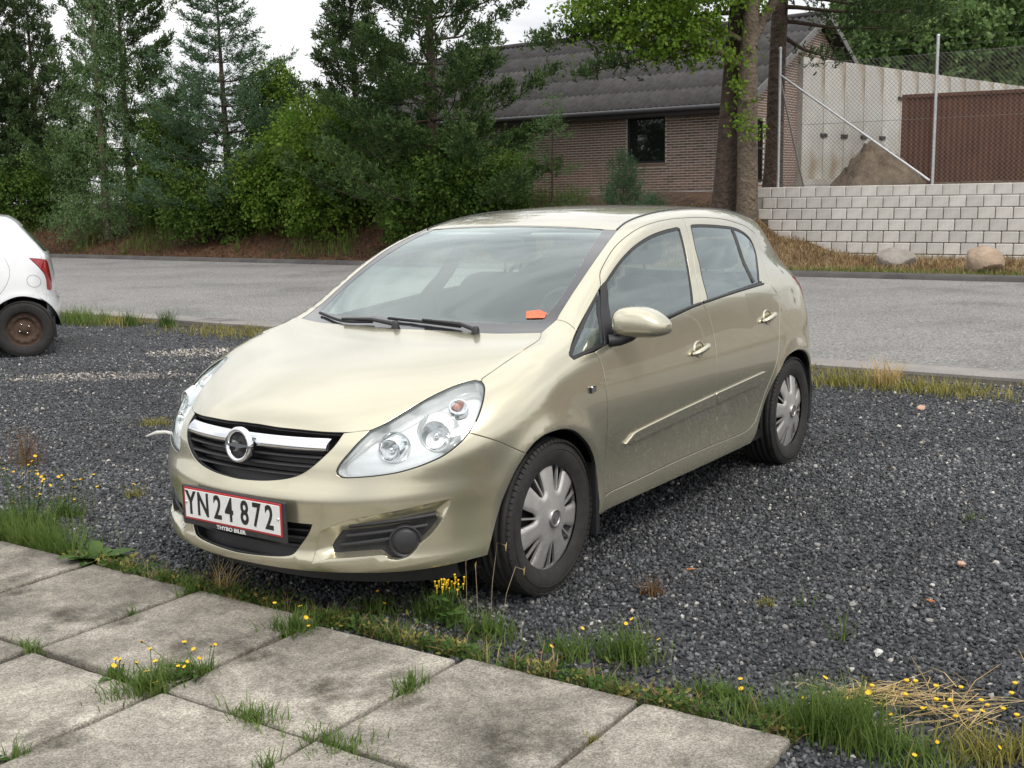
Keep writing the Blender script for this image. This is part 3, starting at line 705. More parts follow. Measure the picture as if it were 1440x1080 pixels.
# bricks: running bond, 240 x 54 mm faces on a 66.7 mm gauge; the nearest three hundred are single parts
BL, BH, BP = .224, .047, .0667
front = []; cuts_ = []; rr = 0; z = HZ+.006
while z+BH < EAVE-.02:
    s = HS0+.12*(rr % 2)
    while s+BL < HS1-.004:
        a0, a1 = s, s+BL
        hit = z+BH > WINS[0][2]-.09 and z < WINS[0][3] and a1 > WINS[0][0] and a0 < WINS[0][1]
        if not hit: front.append((a0, a1, z))
        else:                                    # cut bricks at the window jambs
            if a0 < WINS[0][0]-.04: cuts_.append((a0, WINS[0][0]-.004, z))
            if a1 > WINS[0][1]+.04: cuts_.append((WINS[0][1]+.004, a1, z))
        s += BL+.012
    rr += 1; z += BP
def brick_geo(o, ax, ay, l, h, d):
    """five-sided brick: o corner, ax along, ay outward"""
    o = np.array(o); ax = np.array(ax); ay = np.array(ay); up = np.array((0, 0, 1.)); e = .004
    f = [o+ay*d+ax*e+up*e, o+ay*d+ax*(l-e)+up*e, o+ay*d+ax*(l-e)+up*(h-e), o+ay*d+ax*e+up*(h-e)]
    k = [o, o+ax*l, o+ax*l+up*h, o+up*h]
    return f+k, [(0, 1, 2, 3), (0, 4, 5, 1), (1, 5, 6, 2), (2, 6, 7, 3), (3, 7, 4, 0)]
AX = (E_[0], E_[1], 0); AY = (-N_[0], -N_[1], 0)
front.sort(key=lambda q_: -(q_[0]*1.0)-(.25*q_[2])); r_ = rng(3)
gv, gf = brick_geo((0, 0, 0), AX, AY, BL, BH, .012)
proto = mesh_obj('brick', gv, gf, [BRICKP], wall); pm = proto.data; first = True
inv = Matrix.Translation(-house.location)
for a0, a1, z in front[:290]:
    p = st(a0, HT0+rec+r_.uniform(-.002, .002), z)
    o = proto if first else bpy.data.objects.new('brick', pm)
    if not first: C.objects.link(o); o.parent = wall
    o.location = p; first = False
b = MB()
for a0, a1, z in front[290:]+cuts_:
    v, f = brick_geo(st(a0, HT0+rec+r_.uniform(-.002, .002), z), AX, AY, a1-a0, BH, .012); b.add(v, f, int(r_.random() < .3))
# gable bricks
z = HZ+.006; rr = 0; GX = (N_[0], N_[1], 0); GY = (E_[0], E_[1], 0)
GW = (27.93, 28.45, 1.75, 3.35)
while z < RIDGE-.2:
    lim = HT1 if z < EAVE else None
    t0, t1 = (HT0, HT1) if z < EAVE else (HT0+(z-EAVE)/(RIDGE-EAVE)*(RT-HT0), HT1-(z-EAVE)/(RIDGE-EAVE)*(HT1-RT))
    t = HT0+.12*(rr % 2)
    while t+BL < HT1:
        if t > t0+.02 and t+BL < t1-.02 and t < 34.6 and not (z+BH > GW[2] and z < GW[3] and t+BL > GW[0] and t < GW[1]):
            v, f = brick_geo(st(gs, t, z), GX, GY, BL, BH, .012); b.add(v, f, int(r_.random() < .3))
        t += BL+.012
    rr += 1; z += BP
MATS['brick_b'] = BRICK2 = mat('brown_brick_dark', (.15, .085, .068), .85, noise=(1.7, .4, (.22, .13, .10)))
rest = b.build('brick_courses', [BRICK, BRICK2], wall); rest['kind'] = 'stuff'; rest.matrix_parent_inverse = Matrix.Identity(4)
# wall's matrix_parent_inverse places world coordinates; bricks under it use the same frame
# window: frame, pane, brick sill of bricks on edge
w0, w1, z0, z1 = WINS[0]; cm = st((w0+w1)/2, HT0+.10, (z0+z1)/2)
b = MB()
for c_, d_ in (((w0+.03, (z0+z1)/2), (.06, z1-z0)), ((w1-.03, (z0+z1)/2), (.06, z1-z0)), (((w0+w1)/2, z0+.03), (w1-w0-.12, .06)), (((w0+w1)/2, z1-.03), (w1-w0-.12, .06))):
    b.box(st(c_[0], HT0+.10, c_[1]), (d_[0], .07, d_[1]), RZ)
win = into(b.build('window', [DARKW]), house)
b = MB(); b.box(cm, (w1-w0-.12, .012, z1-z0-.12), RZ); b.build('pane', [PANE], win)
for k_ in range(int((w1-w0+.16)/.066)):
    v, f = brick_geo(st(w0-.08+.066*k_, HT0+.006, z0-.085), AX, AY, .054, .080, .035); mesh_obj('sill_brick', v, f, [BRICK], win)
# narrow gable window
b = MB(); tm = (GW[0]+GW[1])/2
for c_, d_ in (((GW[0]+.03), .06), ((GW[1]-.03), .06)): b.box(st(gs+.015, c_, (GW[2]+GW[3])/2), (.05, d_, GW[3]-GW[2]), RZ)
for zz in (GW[2]+.03, GW[3]-.03, GW[2]+.85): b.box(st(gs+.015, tm, zz), (.05, GW[1]-GW[0]-.12, .06), RZ)
gwn = into(b.build('window', [DARKW]), house)
b = MB(); b.box(st(gs+.006, tm, (GW[2]+GW[3])/2), (.012, GW[1]-GW[0]-.12, GW[3]-GW[2]-.1), RZ); b.build('pane', [PANE], gwn)
# roof: overlapping corrugated sheets, each a part
OV = .50; tE = HT0-OV; zE = EAVE-(RIDGE-EAVE)/(RT-HT0)*OV+.10; SLO = math.atan2(RIDGE+.10-zE, RT-tE); LS = math.hypot(RIDGE+.10-zE, RT-tE)
s_a, s_b = HS0-.40, HS1+.38; nr, nc_ = 5, 8; sw = (s_b-s_a)/nc_; sl_ = LS/nr
nw = 9; npts = nw*8+1
vs = []; u = np.linspace(0, sw, npts)
for j in range(2):
    for x in u: vs.append((x, j*(sl_+.10), .026*math.cos(2*PI*x/(sw/nw))+(.007 if j == 0 else 0)))
vt = vs+[(x, y, z-.008) for x, y, z in vs]
fs = [(i, i+1, npts+i+1, npts+i) for i in range(npts-1)]+[(2*npts+i, 3*npts+i, 3*npts+i+1, 2*npts+i+1) for i in range(npts-1)]+[(i, 2*npts+i, 2*npts+i+1, i+1) for i in range(npts-1)]
sheet_me = bpy.data.meshes.new('roof_sheet'); sheet_me.from_pydata(vt, [], fs); sheet_me.materials.append(ROOFM); sheet_me.polygons.foreach_set('use_smooth', [True]*len(fs)); sheet_me.update()
b = MB()
for sd in (0, 1):
    tt0, tt1 = (tE+.02, RT) if sd == 0 else (2*RT-tE-.02, RT)
    q_ = [st(s_a+.1, tt0, zE-.10), st(s_b-.1, tt0, zE-.10), st(s_b-.1, RT, RIDGE-.01), st(s_a+.1, RT, RIDGE-.01)]
    b.add(q_, [(0, 1, 2, 3)])
roof = into(b.build('roof', [DARKW]), house)
RXf = Matrix.Rotation(RZ, 4, 'Z') @ Matrix.Rotation(SLO, 4, 'X')
for j in range(nr):
    for i in range(nc_):
        o = bpy.data.objects.new('roof_sheet', sheet_me); C.objects.link(o); o.parent = roof
        p = st(s_a+sw*i, tE+math.cos(SLO)*sl_*j, zE+math.sin(SLO)*sl_*j+.006*j*0)
        o.matrix_local = Matrix.Translation(p) @ RXf
b = MB()   # far slope, one plane of sheets seen by nobody in front, and the ridge capping
n2 = 40; vs = []
for i in range(n2*4+1):
    s = s_a+(s_b-s_a)*i/(n2*4); h = .026*math.cos(2*PI*i/4)
    vs += [st(s, RT, RIDGE+.10+h), st(s, 2*RT-tE, zE+h)]
b.add(vs, [(2*i, 2*i+2, 2*i+3, 2*i+1) for i in range(n2*4)], smooth=True); b.build('roof_back', [ROOFM], roof)
for i in range(nc_):
    b = MB(); b.tube([st(s_a+sw*i+.0, RT, RIDGE+.11), st(s_a+sw*(i+1)+.03, RT, RIDGE+.125)], [.085, .095], 10); b.build('ridge_cap', [ROOFM], roof)
# eaves gutter, fascia, barge boards
b = MB(); b.tube([st(s_a, tE-.05, zE-.055), st(s_b, tE-.05, zE-.055)], .055, 10); into(b.build('gutter_pipe', [mat('dark_gutter', (.07, .07, .075), .5)]), house)
b = MB(); b.box(st((s_a+s_b)/2, tE+.03, zE-.13), (s_b-s_a-.1, .025, .16), RZ); b.box(st((s_a+s_b)/2, (tE+HT0)/2+.03, zE-.20+.0), (s_b-s_a-.1, OV-.05, .02), RZ); into(b.build('fascia', [DARKW]), house)
b = MB()
for sgn in (1, -1):
    for (dt, w_, zz) in ((.0, .16, -.05),):
        p0 = Vector(st(s_b+.02, tE if sgn > 0 else 2*RT-tE, zE-.04)); p1 = Vector(st(s_b+.02, RT, RIDGE+.06)); d = p1-p0
        M = Matrix((Vector((E_[0], E_[1], 0)), d.normalized(), Vector((E_[0], E_[1], 0)).cross(d.normalized()))).transposed()
        b.box((p0+p1)/2, (.03, d.length, .17), M=M)
into(b.build('barge_board', [WOOD]), house)
b = MB(); b.box(st((HS0+HS1)/2, HT0-.005, HZ-.12), (HS1-HS0, .05, .26), RZ); into(b.build('plinth', [MORTAR]), house)
# ------------------------------------------------------------------ block retaining wall, each block a part
BLK = mat('wall_block', (.55, .53, .495), .9, noise=(3.2, .22), bump=(70, .35, .006)); random_tint(BLK, .86, 1.10)
WS0, WS1 = -9.90, 9.0; cw, chh, nrow = .316, .226, 7
rw_ = empty('retaining_wall', st(-5, WALL_T, 0), 0, 'pale concrete block retaining wall below the wire fence', 'wall')
b = MB(); b.box(st((WS0+WS1)/2, WALL_T+.20, .78), (WS1-WS0, .26, 1.50), RZ); core = into(b.build('wall_core', [mat('joint_grey', (.36, .35, .335), .95)]), rw_)
bm = MB(); bm.box((0, 0, 0), (cw-.016, .16, chh-.014), bev=.012); blk = bm.build('block', [BLK], rw_); bme = blk.data; first = True; r_ = rng(8)
for rI in range(nrow):
    s = WS0+(cw*.5 if rI % 2 else 0)+(.02*rI); zc = .012+chh*(rI+.5)
    if rI < 5: s += cw*.5*(5-rI)*.55
    while s < WS1:
        o = blk if first else bpy.data.objects.new('block', bme)
        if not first: C.objects.link(o)
        o.parent = rw_
        o.matrix_local = Matrix.Translation(-rw_.location) @ Matrix.Translation(st(s+cw/2, WALL_T+.022*(rI-nrow)+.16+r_.uniform(-.006, .006), zc)) @ Matrix.Rotation(RZ+r_.uniform(-.012, .012), 4, 'Z')
        first = False
        s += cw
# ------------------------------------------------------------------ chain-link fence on the wall
GALV = mat('galvanised', (.52, .53, .54), .38, .75, noise=(22, .18))
WIRE = mat('wire', (.17, .16, .155), .6, .4)
fence = empty('chain_link_fence', st(-9.38, 23.5, 1.55), 0, 'galvanised chain link fence with a diagonal brace on the block wall', 'fence')
posts = [(-9.38, 2.83), (-6.22, 2.80), (-3.05, 2.8), (.1, 2.8), (3.25, 2.8), (6.4, 2.8)]
for s, h in posts:
    b = MB(); b.tube([st(s, 23.42, 1.45), st(s, 23.42, 1.57+h)], .030, 12); b.lathe([(.034, 0), (.034, .03), (.02, .045), (0, .05)], 12, Matrix.Translation(st(s, 23.42, 1.57+h))); into(b.build('fence_post', [GALV]), fence)
b = MB(); b.tube([st(-9.34, 23.40, 3.86), st(-6.27, 23.40, 1.66)], .024, 10); into(b.build('brace', [GALV]), fence)
b = MB(); b.tube([st(-9.38, 23.42, 3.80), st(-9.38, 24.9, 1.6)], .022, 8); into(b.build('brace', [GALV]), fence)
b = MB()
for z in (1.62, 2.85, 4.06): b.tube([st(-9.38, 23.47, z), st(6.4, 23.47, z)], .004, 4, smooth=False)
for z in (4.20, 4.33): b.tube([st(-9.38, 23.42, z), st(6.4, 23.42, z)], .0016, 4, smooth=False)
into(b.build('line_wire', [WIRE]), fence)
pit = .085; zlo, zhi = 1.60, 4.08; hh = zhi-zlo; vs = []; fs = []; w = .0028
for k_ in range(int((15.8+hh)/pit)):
    for dr in (1, -1):
        c0 = -9.38-hh+pit*k_
        a0, a1 = (c0, c0+hh) if dr > 0 else (c0+hh, c0)
        za, zb = zlo, zhi
        lo, hi = -9.38, 6.4
        # clip to the run of the fence
        def clip(sa, za, sb, zb):
            P_ = []
            for t_ in (0, 1): P_.append(t_)
            t0, t1 = 0., 1.; d = sb-sa
            for lim, sgn in ((lo, 1), (hi, -1)):
                fa, fb = sgn*(sa-lim), sgn*(sb-lim)
                if fa < 0 and fb < 0: return None
                if fa < 0: t0 = max(t0, fa/(fa-fb))
                if fb < 0: t1 = min(t1, fa/(fa-fb))
            return (sa+d*t0, za+(zb-za)*t0, sa+d*t1, za+(zb-za)*t1) if t1 > t0 else None
        c_ = clip(a0, za, a1, zb)
        if not c_: continue
        B0 = len(vs); tt = 23.47+(.003 if dr > 0 else -.003)
        for (s_, z_) in ((c_[0], c_[1]), (c_[2], c_[3])):
            for (du, dv) in ((w, 0), (0, w), (-w, 0), (0, -w)): vs.append(st(s_+du*.7, tt+dv, z_-du*.7*dr))
        fs += [(B0+i, B0+(i+1) % 4, B0+4+(i+1) % 4, B0+4+i) for i in range(4)]
into(mesh_obj('wire_mesh', vs, fs, [WIRE]), fence)['kind'] = 'stuff'
# ------------------------------------------------------------------ precast concrete bay, rusty container, sand heap
PREC = mat('precast_concrete', (.48, .468, .435), .9, noise=(.9, .2), bump=(50, .3, .006), ); random_tint(PREC, .80, 1.12)
# rain streaks down the panels
t = PREC.node_tree; bb = t.nodes['Principled BSDF']; src = bb.inputs['Base Color'].links[0].from_socket
co = t.nodes.new('ShaderNodeTexCoord'); mp = t.nodes.new('ShaderNodeMapping'); mp.inputs['Scale'].default_value = (.8, .45, .8); n = t.nodes.new('ShaderNodeTexNoise'); n.inputs['Scale'].default_value = 1.6; n.inputs['Detail'].default_value = 7
t.links.new(co.outputs['Object'], mp.inputs[0]); t.links.new(mp.outputs[0], n.inputs['Vector']); r = t.nodes.new('ShaderNodeMapRange'); r.inputs[1].default_value = .5; r.inputs[2].default_value = .72; t.links.new(n.outputs[0], r.inputs[0])
x = t.nodes.new('ShaderNodeMixRGB'); t.links.new(r.outputs[0], x.inputs[0]); t.links.new(src, x.inputs[1]); x.inputs[2].default_value = (.29, .235, .16, 1); t.links.new(x.outputs[0], bb.inputs['Base Color'])
bay = empty('concrete_bay', (8.0, 32, 1.5), 0, 'tall stained concrete panel wall of a storage bay behind the fence', 'wall')
D0 = Vector((8.006, 32, 0)); dd = Vector((.7055, .7087, 0)); nn_ = Vector((.7087, -.7055, 0)); pw = 1.135
ang = math.atan2(dd.y, dd.x)
for i in range(15):
    prof = [(0, 1.45), (.55, 1.45), (.34, 2.2), (.16, 5.07), (0, 5.07)]
    M = Matrix.Translation(D0+dd*(pw*i+.006)) @ Matrix.Rotation(ang, 4, 'Z') @ Matrix(((0, 0, 1, 0), (1, 0, 0, 0), (0, 1, 0, 0), (0, 0, 0, 1)))
    b = MB(); b.prism(prof, 0, pw-.030, Matrix.Identity(4))
    o = b.build('concrete_panel', [PREC], bay); o.matrix_local = Matrix.Translation(-bay.location) @ M
    if i < 5:
        b = MB(); c_ = D0+dd*(pw*(i+1) if i < 4 else pw*4.97)-Vector((nn_.x, nn_.y, 0))*-.012; zz = 3.02 if i < 4 else 4.22
        b.box((c_.x, c_.y, zz), (.34, .05, .10), ang); b.build('lifting_socket', [mat('socket_dark', (.03, .028, .025), .9)], bay).matrix_local = Matrix.Translation(-bay.location)
b = MB(); b.box((9.6, 33.0, 1.66), (5.2, .18, .30), ang); o = b.build('base_slab', [PREC], bay); o.matrix_local = Matrix.Translation(-bay.location)
RUST = mat('rusty_sheet', (.060, .022, .012), .85, noise=(1.1, .5, (.125, .050, .024)), bump=(30, .25, .01))
cont = empty('rusty_container', (13.6, 31.2, 1.5), 0, 'rust-brown steel container standing behind the wire fence', 'container')
ca = math.atan2(-1.2, 2.75)
def cpt(u_, v_, z_): return Vector((10.62, 31.75, 0))+Vector((math.cos(ca), math.sin(ca), 0))*u_+Vector((-math.sin(ca), math.cos(ca), 0))*v_+Vector((0, 0, z_))
L_ = 6.1; vs = []; nrib = 44
for i in range(nrib*4+1):
    u_ = .08+(L_-.16)*i/(nrib*4); dv = (0, .0, .026, .026)[i % 4]
    vs += [cpt(u_, .02+dv, 1.62), cpt(u_, .02+dv, 3.92)]
b = MB(); b.add(vs, [(2*i, 2*i+2, 2*i+3, 2*i+1) for i in range(nrib*4)])
b.add([cpt(.02, .02, 1.62), cpt(.02, 2.4, 1.62), cpt(.02, 2.4, 3.95), cpt(.02, .02, 3.95)], [(0, 1, 2, 3)]); b.add([cpt(0, .02, 3.95), cpt(L_, .02, 3.95), cpt(L_, 2.4, 3.95), cpt(0, 2.4, 3.95)], [(0, 1, 2, 3)]); b.add([cpt(L_, .02, 1.62), cpt(L_, 2.4, 1.62), cpt(L_, 2.4, 3.95), cpt(L_, .02, 3.95)], [(0, 1, 2, 3)])
o = b.build('side_panel', [RUST], cont); o.matrix_local = Matrix.Translation(-cont.location)
b = MB()
for (u0, u1, z0, z1) in ((0, L_, 1.50, 1.63), (0, L_, 3.91, 4.0), (0, .10, 1.5, 4.0), (L_-.1, L_, 1.5, 4.0)):
    c_ = cpt((u0+u1)/2, .03, (z0+z1)/2); b.box(c_, (u1-u0, .08, z1-z0), ca)
o = b.build('frame', [RUST], cont); o.matrix_local = Matrix.Translation(-cont.location)
SAND = ground_mat('sand', (.13, .098, .068), (.22, .17, .122), 4, bump=(24, .9, .06), fine=(30, .8, 1.2))
r_ = rng(4); vs = []; fs = []; na, nr_ = 40, 14
for i in range(nr_+1):
    for j in range(na):
        a = 2*PI*j/na; f = i/nr_; rr_ = 1.0*f*(1+.12*math.sin(3*a+1)+.08*math.sin(5*a)+.45*max(0, math.cos(a+.2))**2); zz = 1.28*(1-f)**(1.1-.35*max(0, math.cos(a+.2)))*(1+.1*math.sin(a*2+1)*f)+.16*r_.normal()*(1-f)*f*2+(.10 if i == 2 and 10 < j < 18 else 0)
        vs.append((9.60+rr_*math.cos(a)*1.05+.15*(1-f)*0, 31.1+rr_*math.sin(a), 1.5+max(0, zz)-.02*(i == nr_)))
fs = [(i*na+j, i*na+(j+1) % na, (i+1)*na+(j+1) % na, (i+1)*na+j) for i in range(nr_) for j in range(na)]
tag(mesh_obj('sand_heap', vs, [f[::-1] for f in fs], [SAND], smooth=True), 'heap of brown sand in front of the tall concrete panels', 'sand heap')
# two boulders on the verge
def boulder(loc, dims, seed, m, label):
    bm = bmesh.new(); bmesh.ops.create_icosphere(bm, subdivisions=4, radius=1); r = rng(seed); ph = r.uniform(0, 6, 9)
    cuts = [Vector(r.normal(size=3)).normalized() for _ in range(13)]
    for v in bm.verts:
        n = v.co.normalized(); d = 1.0
        for c_ in cuts:
            k_ = n.dot(c_)
            if k_ > .0: d = min(d, r_cut/k_) if (r_cut := .70+.16*abs(math.sin(c_.x*9))) else d
        d *= 1+.03*math.sin(7*n.x+ph[0])*math.sin(6*n.y+ph[1])+.015*math.sin(17*n.z+ph[2])*math.sin(15*n.x+ph[3])
        v.co = Vector((n.x*d*dims[0], n.y*d*dims[1], n.z*d*dims[2]))
    me = bpy.data.meshes.new('boulder'); bm.to_mesh(me); bm.free(); me.materials.append(m); me.polygons.foreach_set('use_smooth', [True]*len(me.polygons))
    try: me.set_sharp_from_angle(angle=rad(28))
    except Exception: pass
    o = bpy.data.objects.new('boulder', me); C.objects.link(o); o.location = loc; o.rotation_euler = (0, 0, seed)
    return tag(o, label, 'boulder', 'boulders on the verge')
ROCK1 = mat('granite_grey', (.20, .185, .165), .9, noise=(5, .35, (.33, .30, .265)), bump=(20, .5, .02)); ROCK2 = mat('granite_pink', (.26, .19, .135), .9, noise=(4, .3, (.42, .32, .235)), bump=(16, .6, .03))
boulder((7.16, 21.45, .22), (.44, .34, .25), 3, ROCK1, 'grey rounded boulder on the verge below the first fence posts')
boulder((8.10, 19.78, .23), (.37, .33, .29), 5, ROCK2, 'angular pinkish boulder on the verge at the right edge')
# brick house further along the road on the right (outside the view, seen in the car's glass)
far = empty('neighbour_house', st(14, 31, 1.5), 0, 'red-brown brick house along the road, mirrored in the car windows', 'house')
b = MB(); b.box(st(14, 32, 3.1), (13, 8, 3.4), RZ); o = b.build('wall', [BRICK], far); o.matrix_local = Matrix.Translation(-far.location)
b = MB()
q0 = [st(7.1, 27.4, 4.7), st(20.9, 27.4, 4.7), st(20.9, 32, 7.6), st(7.1, 32, 7.6), st(20.9, 36.6, 4.7), st(7.1, 36.6, 4.7)]
b.add(q0, [(0, 1, 2, 3), (3, 2, 4, 5), (0, 3, 5), (1, 4, 2)]); o = b.build('roof', [ROOFM], far); o.matrix_local = Matrix.Translation(-far.location)
for sx in (9.5, 13, 16.5):
    b = MB(); b.box(st(sx, 27.97, 3.2), (1.4, .06, 1.2), RZ); o = b.build('window', [PANE], far); o.matrix_local = Matrix.Translation(-far.location)
# ------------------------------------------------------------------ vegetation
def leaf_mat(name, c1, c2, scale=2.2, trans=.35, rough=.55):
    m = bpy.data.materials.new(name); m.use_nodes = True; t = m.node_tree; b = t.nodes['Principled BSDF']; b.inputs['Roughness'].default_value = rough; b.inputs['Specular IOR Level'].default_value = .16
    co = t.nodes.new('ShaderNodeTexCoord'); n = t.nodes.new('ShaderNodeTexNoise'); n.inputs['Scale'].default_value = scale; n.inputs['Detail'].default_value = 5; t.links.new(co.outputs['Object'], n.inputs['Vector'])
    r = t.nodes.new('ShaderNodeMapRange'); r.inputs[1].default_value = .35; r.inputs[2].default_value = .65; t.links.new(n.outputs[0], r.inputs[0])
    x = t.nodes.new('ShaderNodeMixRGB'); x.inputs[1].default_value = (*c1, 1); x.inputs[2].default_value = (*c2, 1); t.links.new(r.outputs[0], x.inputs[0]); t.links.new(x.outputs[0], b.inputs['Base Color'])
    tr = t.nodes.new('ShaderNodeBsdfTranslucent'); t.links.new(x.outputs[0], tr.inputs[0]); mx = t.nodes.new('ShaderNodeMixShader'); mx.inputs[0].default_value = trans
    t.links.new(b.outputs[0], mx.inputs[1]); t.links.new(tr.outputs[0], mx.inputs[2]); t.links.new(mx.outputs[0], t.nodes['Material Output'].inputs[0])
    MATS[name] = m; return m
PINEL = leaf_mat('pine_needles', (.034, .066, .020), (.082, .132, .040), 1.6, .15)
PINE2 = leaf_mat('pine_needles_grey', (.038, .068, .026), (.084, .126, .048), 1.6, .15)
FIRL = leaf_mat('spruce_needles', (.054, .104, .052), (.105, .175, .088), 1.8, .15)
LARCH = leaf_mat('larch_needles', (.098, .185, .064), (.170, .262, .108), 1.8, .3)
BROAD = leaf_mat('broad_leaves', (.088, .170, .018), (.175, .270, .042), 1.6, .4)
BROADD = leaf_mat('dark_leaves', (.054, .112, .016), (.122, .200, .038), 1.4, .35)
MAPLE = leaf_mat('bright_leaves', (.105, .195, .018), (.200, .310, .045), 1.6, .45)
FARL = leaf_mat('far_leaves', (.100, .175, .055), (.190, .280, .100), .5, .3)
BARK = mat('pine_bark', (.045, .032, .025), .95, noise=(7, .45, (.115, .080, .060)), bump=(9, 1.0, .12))
BARKG = mat('grey_bark', (.085, .064, .046), .92, noise=(8, .35, (.19, .15, .112)), bump=(14, 1.0, .08))
TWIG = mat('twig', (.060, .042, .030), .95)
def quads_along(P, D, L, W, r, kind='leaf', n=1):
    """foliage geometry: at every point a pointed blade of length L along D, width W; returns V, F (quads)"""
    N = len(P); D = D/np.maximum(np.linalg.norm(D, axis=1, keepdims=True), 1e-9)
    A_ = r.normal(size=(N, 3)); A_ -= (A_*D).sum(1, keepdims=True)*D; A_ /= np.maximum(np.linalg.norm(A_, axis=1, keepdims=True), 1e-9)
    L = np.broadcast_to(np.asarray(L, float), (N,))[:, None]; W = np.broadcast_to(np.asarray(W, float), (N,))[:, None]
    V = np.stack([P, P+D*L*.45+A_*W*.5, P+D*L, P+D*L*.45-A_*W*.5], 1).reshape(-1, 3)
    return V, np.arange(4*N).reshape(-1, 4)
def merge(parts):
    V = []; F = []; b = 0
    for v, f in parts: V.append(v); F.append(f+b); b += len(v)
    return np.vstack(V), np.vstack(F)
def needle_shoots(P, D, length, r, per=7, nl=.05, nw=.010):
    """needled shoots: short blades set round each shoot axis"""
    N = len(P); D = D/np.linalg.norm(D, axis=1, keepdims=True)
    k = np.tile(np.arange(per), N); i = np.repeat(np.arange(N), per)
    f = (k+r.random(N*per))/per; q = P[i]+D[i]*(f*length[i])[:, None]
    s = r.normal(size=(N*per, 3)); d = D[i]*.9+s/np.linalg.norm(s, axis=1, keepdims=True)*.75
    return quads_along(q, d, nl*(.7+.6*r.random(N*per)), nw, r)
def conifer(label, cat, loc, H, R, seed, needles, group, kind='pine', h0=.06, whorl=.42, nb=6, lean=0., trunk=.13, dens=1.0, droop=0.1, up=.55, name='pine_tree', gap=.0, pw=.75, bare=None, need=(.105, .034), per=7):
    r = rng(seed); root = empty(name, loc, r.uniform(0, 6.28) if False else 0, label, cat, group)
    b = MB(); n = 14; tp = []
    for i in range(n+1):
        f = i/n; tp.append((lean*H*f*f+.05*math.sin(3*f+seed)*f, .04*math.sin(5*f+seed*2)*f, H*f))
    b.tube(tp, [trunk*(1-f*.93)*(1+.35*math.exp(-f*14)) for f in np.linspace(0, 1, n+1)], 9)
    SP, SD, SL = [], [], []; tw = MB(); h = h0*H
    while h < H*.985:
        f = h/H; Lm = R*max(0.05, (1-f))**pw*(.85+.3*r.random())
        if kind == 'spruce': Lm = R*(1-f)**.9*(.9+.2*r.random())
        if bare and f < bare: Lm *= .55
        cnt = nb if f < .8 else max(3, nb-2)
        a0 = r.uniform(0, 6.28); base = Vector(tp[min(n, int(f*n))]).lerp(Vector(tp[min(n, int(f*n)+1)]), f*n-int(f*n))
        for k in range(cnt):
            if r.random() < gap: continue
            a = a0+2*PI*k/cnt+r.uniform(-.3, .3); L_ = Lm*r.uniform(.65, 1.15); m = 8
            rise = (up*(.4+f) if kind == 'pine' else .12+.5*f)*(1 if r.random() > .2 else .4)
            pts = []
            for q in range(m+1):
                g = q/m
                zz = rise*L_*g**1.6*.75-droop*L_*math.sin(PI*g)*(1-f)
                if kind == 'spruce': zz = L_*(.10+.35*f)*g-droop*L_*g*(1-g)*2+.10*L_*g**3
                pts.append(base+Vector((math.cos(a+.12*math.sin(3*g+k))*L_*g, math.sin(a+.12*math.sin(3*g+k))*L_*g, zz)))
            tw.tube(pts[::2], [max(.004, .022*(L_/2.0)*(1-g)) for g in np.linspace(0, 1, len(pts[::2]))], 4, caps=False)
            ns = int(max(4, L_*16*dens))
            for q in range(ns):
                g = r.uniform(.22, 1.0)**.75; x = g*m; i = min(m-1, int(x)); p = pts[i].lerp(pts[i+1], x-i); d = (pts[i+1]-pts[i]).normalized()
                side = Vector((-d.y, d.x, 0)); side = side.normalized() if side.length > .01 else Vector((1, 0, 0)); sg = 1 if r.random() < .5 else -1
                sub = L_*.30*(1.05-g)*r.random()+.03
                if kind == 'spruce':
                    p2 = p+side*sg*sub*1.0+Vector((0, 0, -.05*sub)); dd_ = d*.7+side*sg*.8+Vector((0, 0, -.08+.15*r.random()))
                else:
                    p2 = p+side*sg*sub+d*sub*.4+Vector((0, 0, r.uniform(-.10, .16)*L_*.4)); dd_ = d*.6+side*sg*.45+Vector((0, 0, .35+.6*r.random()))
                for c_ in range(3 if kind == 'pine' else 2):
                    j_ = Vector((r.normal(), r.normal(), r.normal()*.7))*(.055 if kind == 'pine' else .045)
                    SP.append(p2+j_); SD.append(dd_+j_*6); SL.append(r.uniform(.10, .22) if kind == 'pine' else r.uniform(.10, .22))
            SP.append(pts[-1]); SD.append(pts[-1]-pts[-2]+Vector((0, 0, .15 if kind == 'pine' else 0))); SL.append(.22)
        h += whorl*r.uniform(.7, 1.25)*(1 if f < .7 else .8)
    for q in range(5):
        SP.append(Vector(tp[-1])-Vector((0, 0, .12*q))); SD.append(Vector((r.normal()*.3, r.normal()*.3, 1))); SL.append(.25)
    b.build('trunk', [BARK], root); tw.build('branches', [TWIG], root)['kind'] = 'stuff'
    P = np.array(SP); D = np.array(SD); L = np.array(SL)
    V, F = needle_shoots(P, D, L, r, per, need[0], need[1])
    fast_mesh('crown', V, F, [needles], root); return root
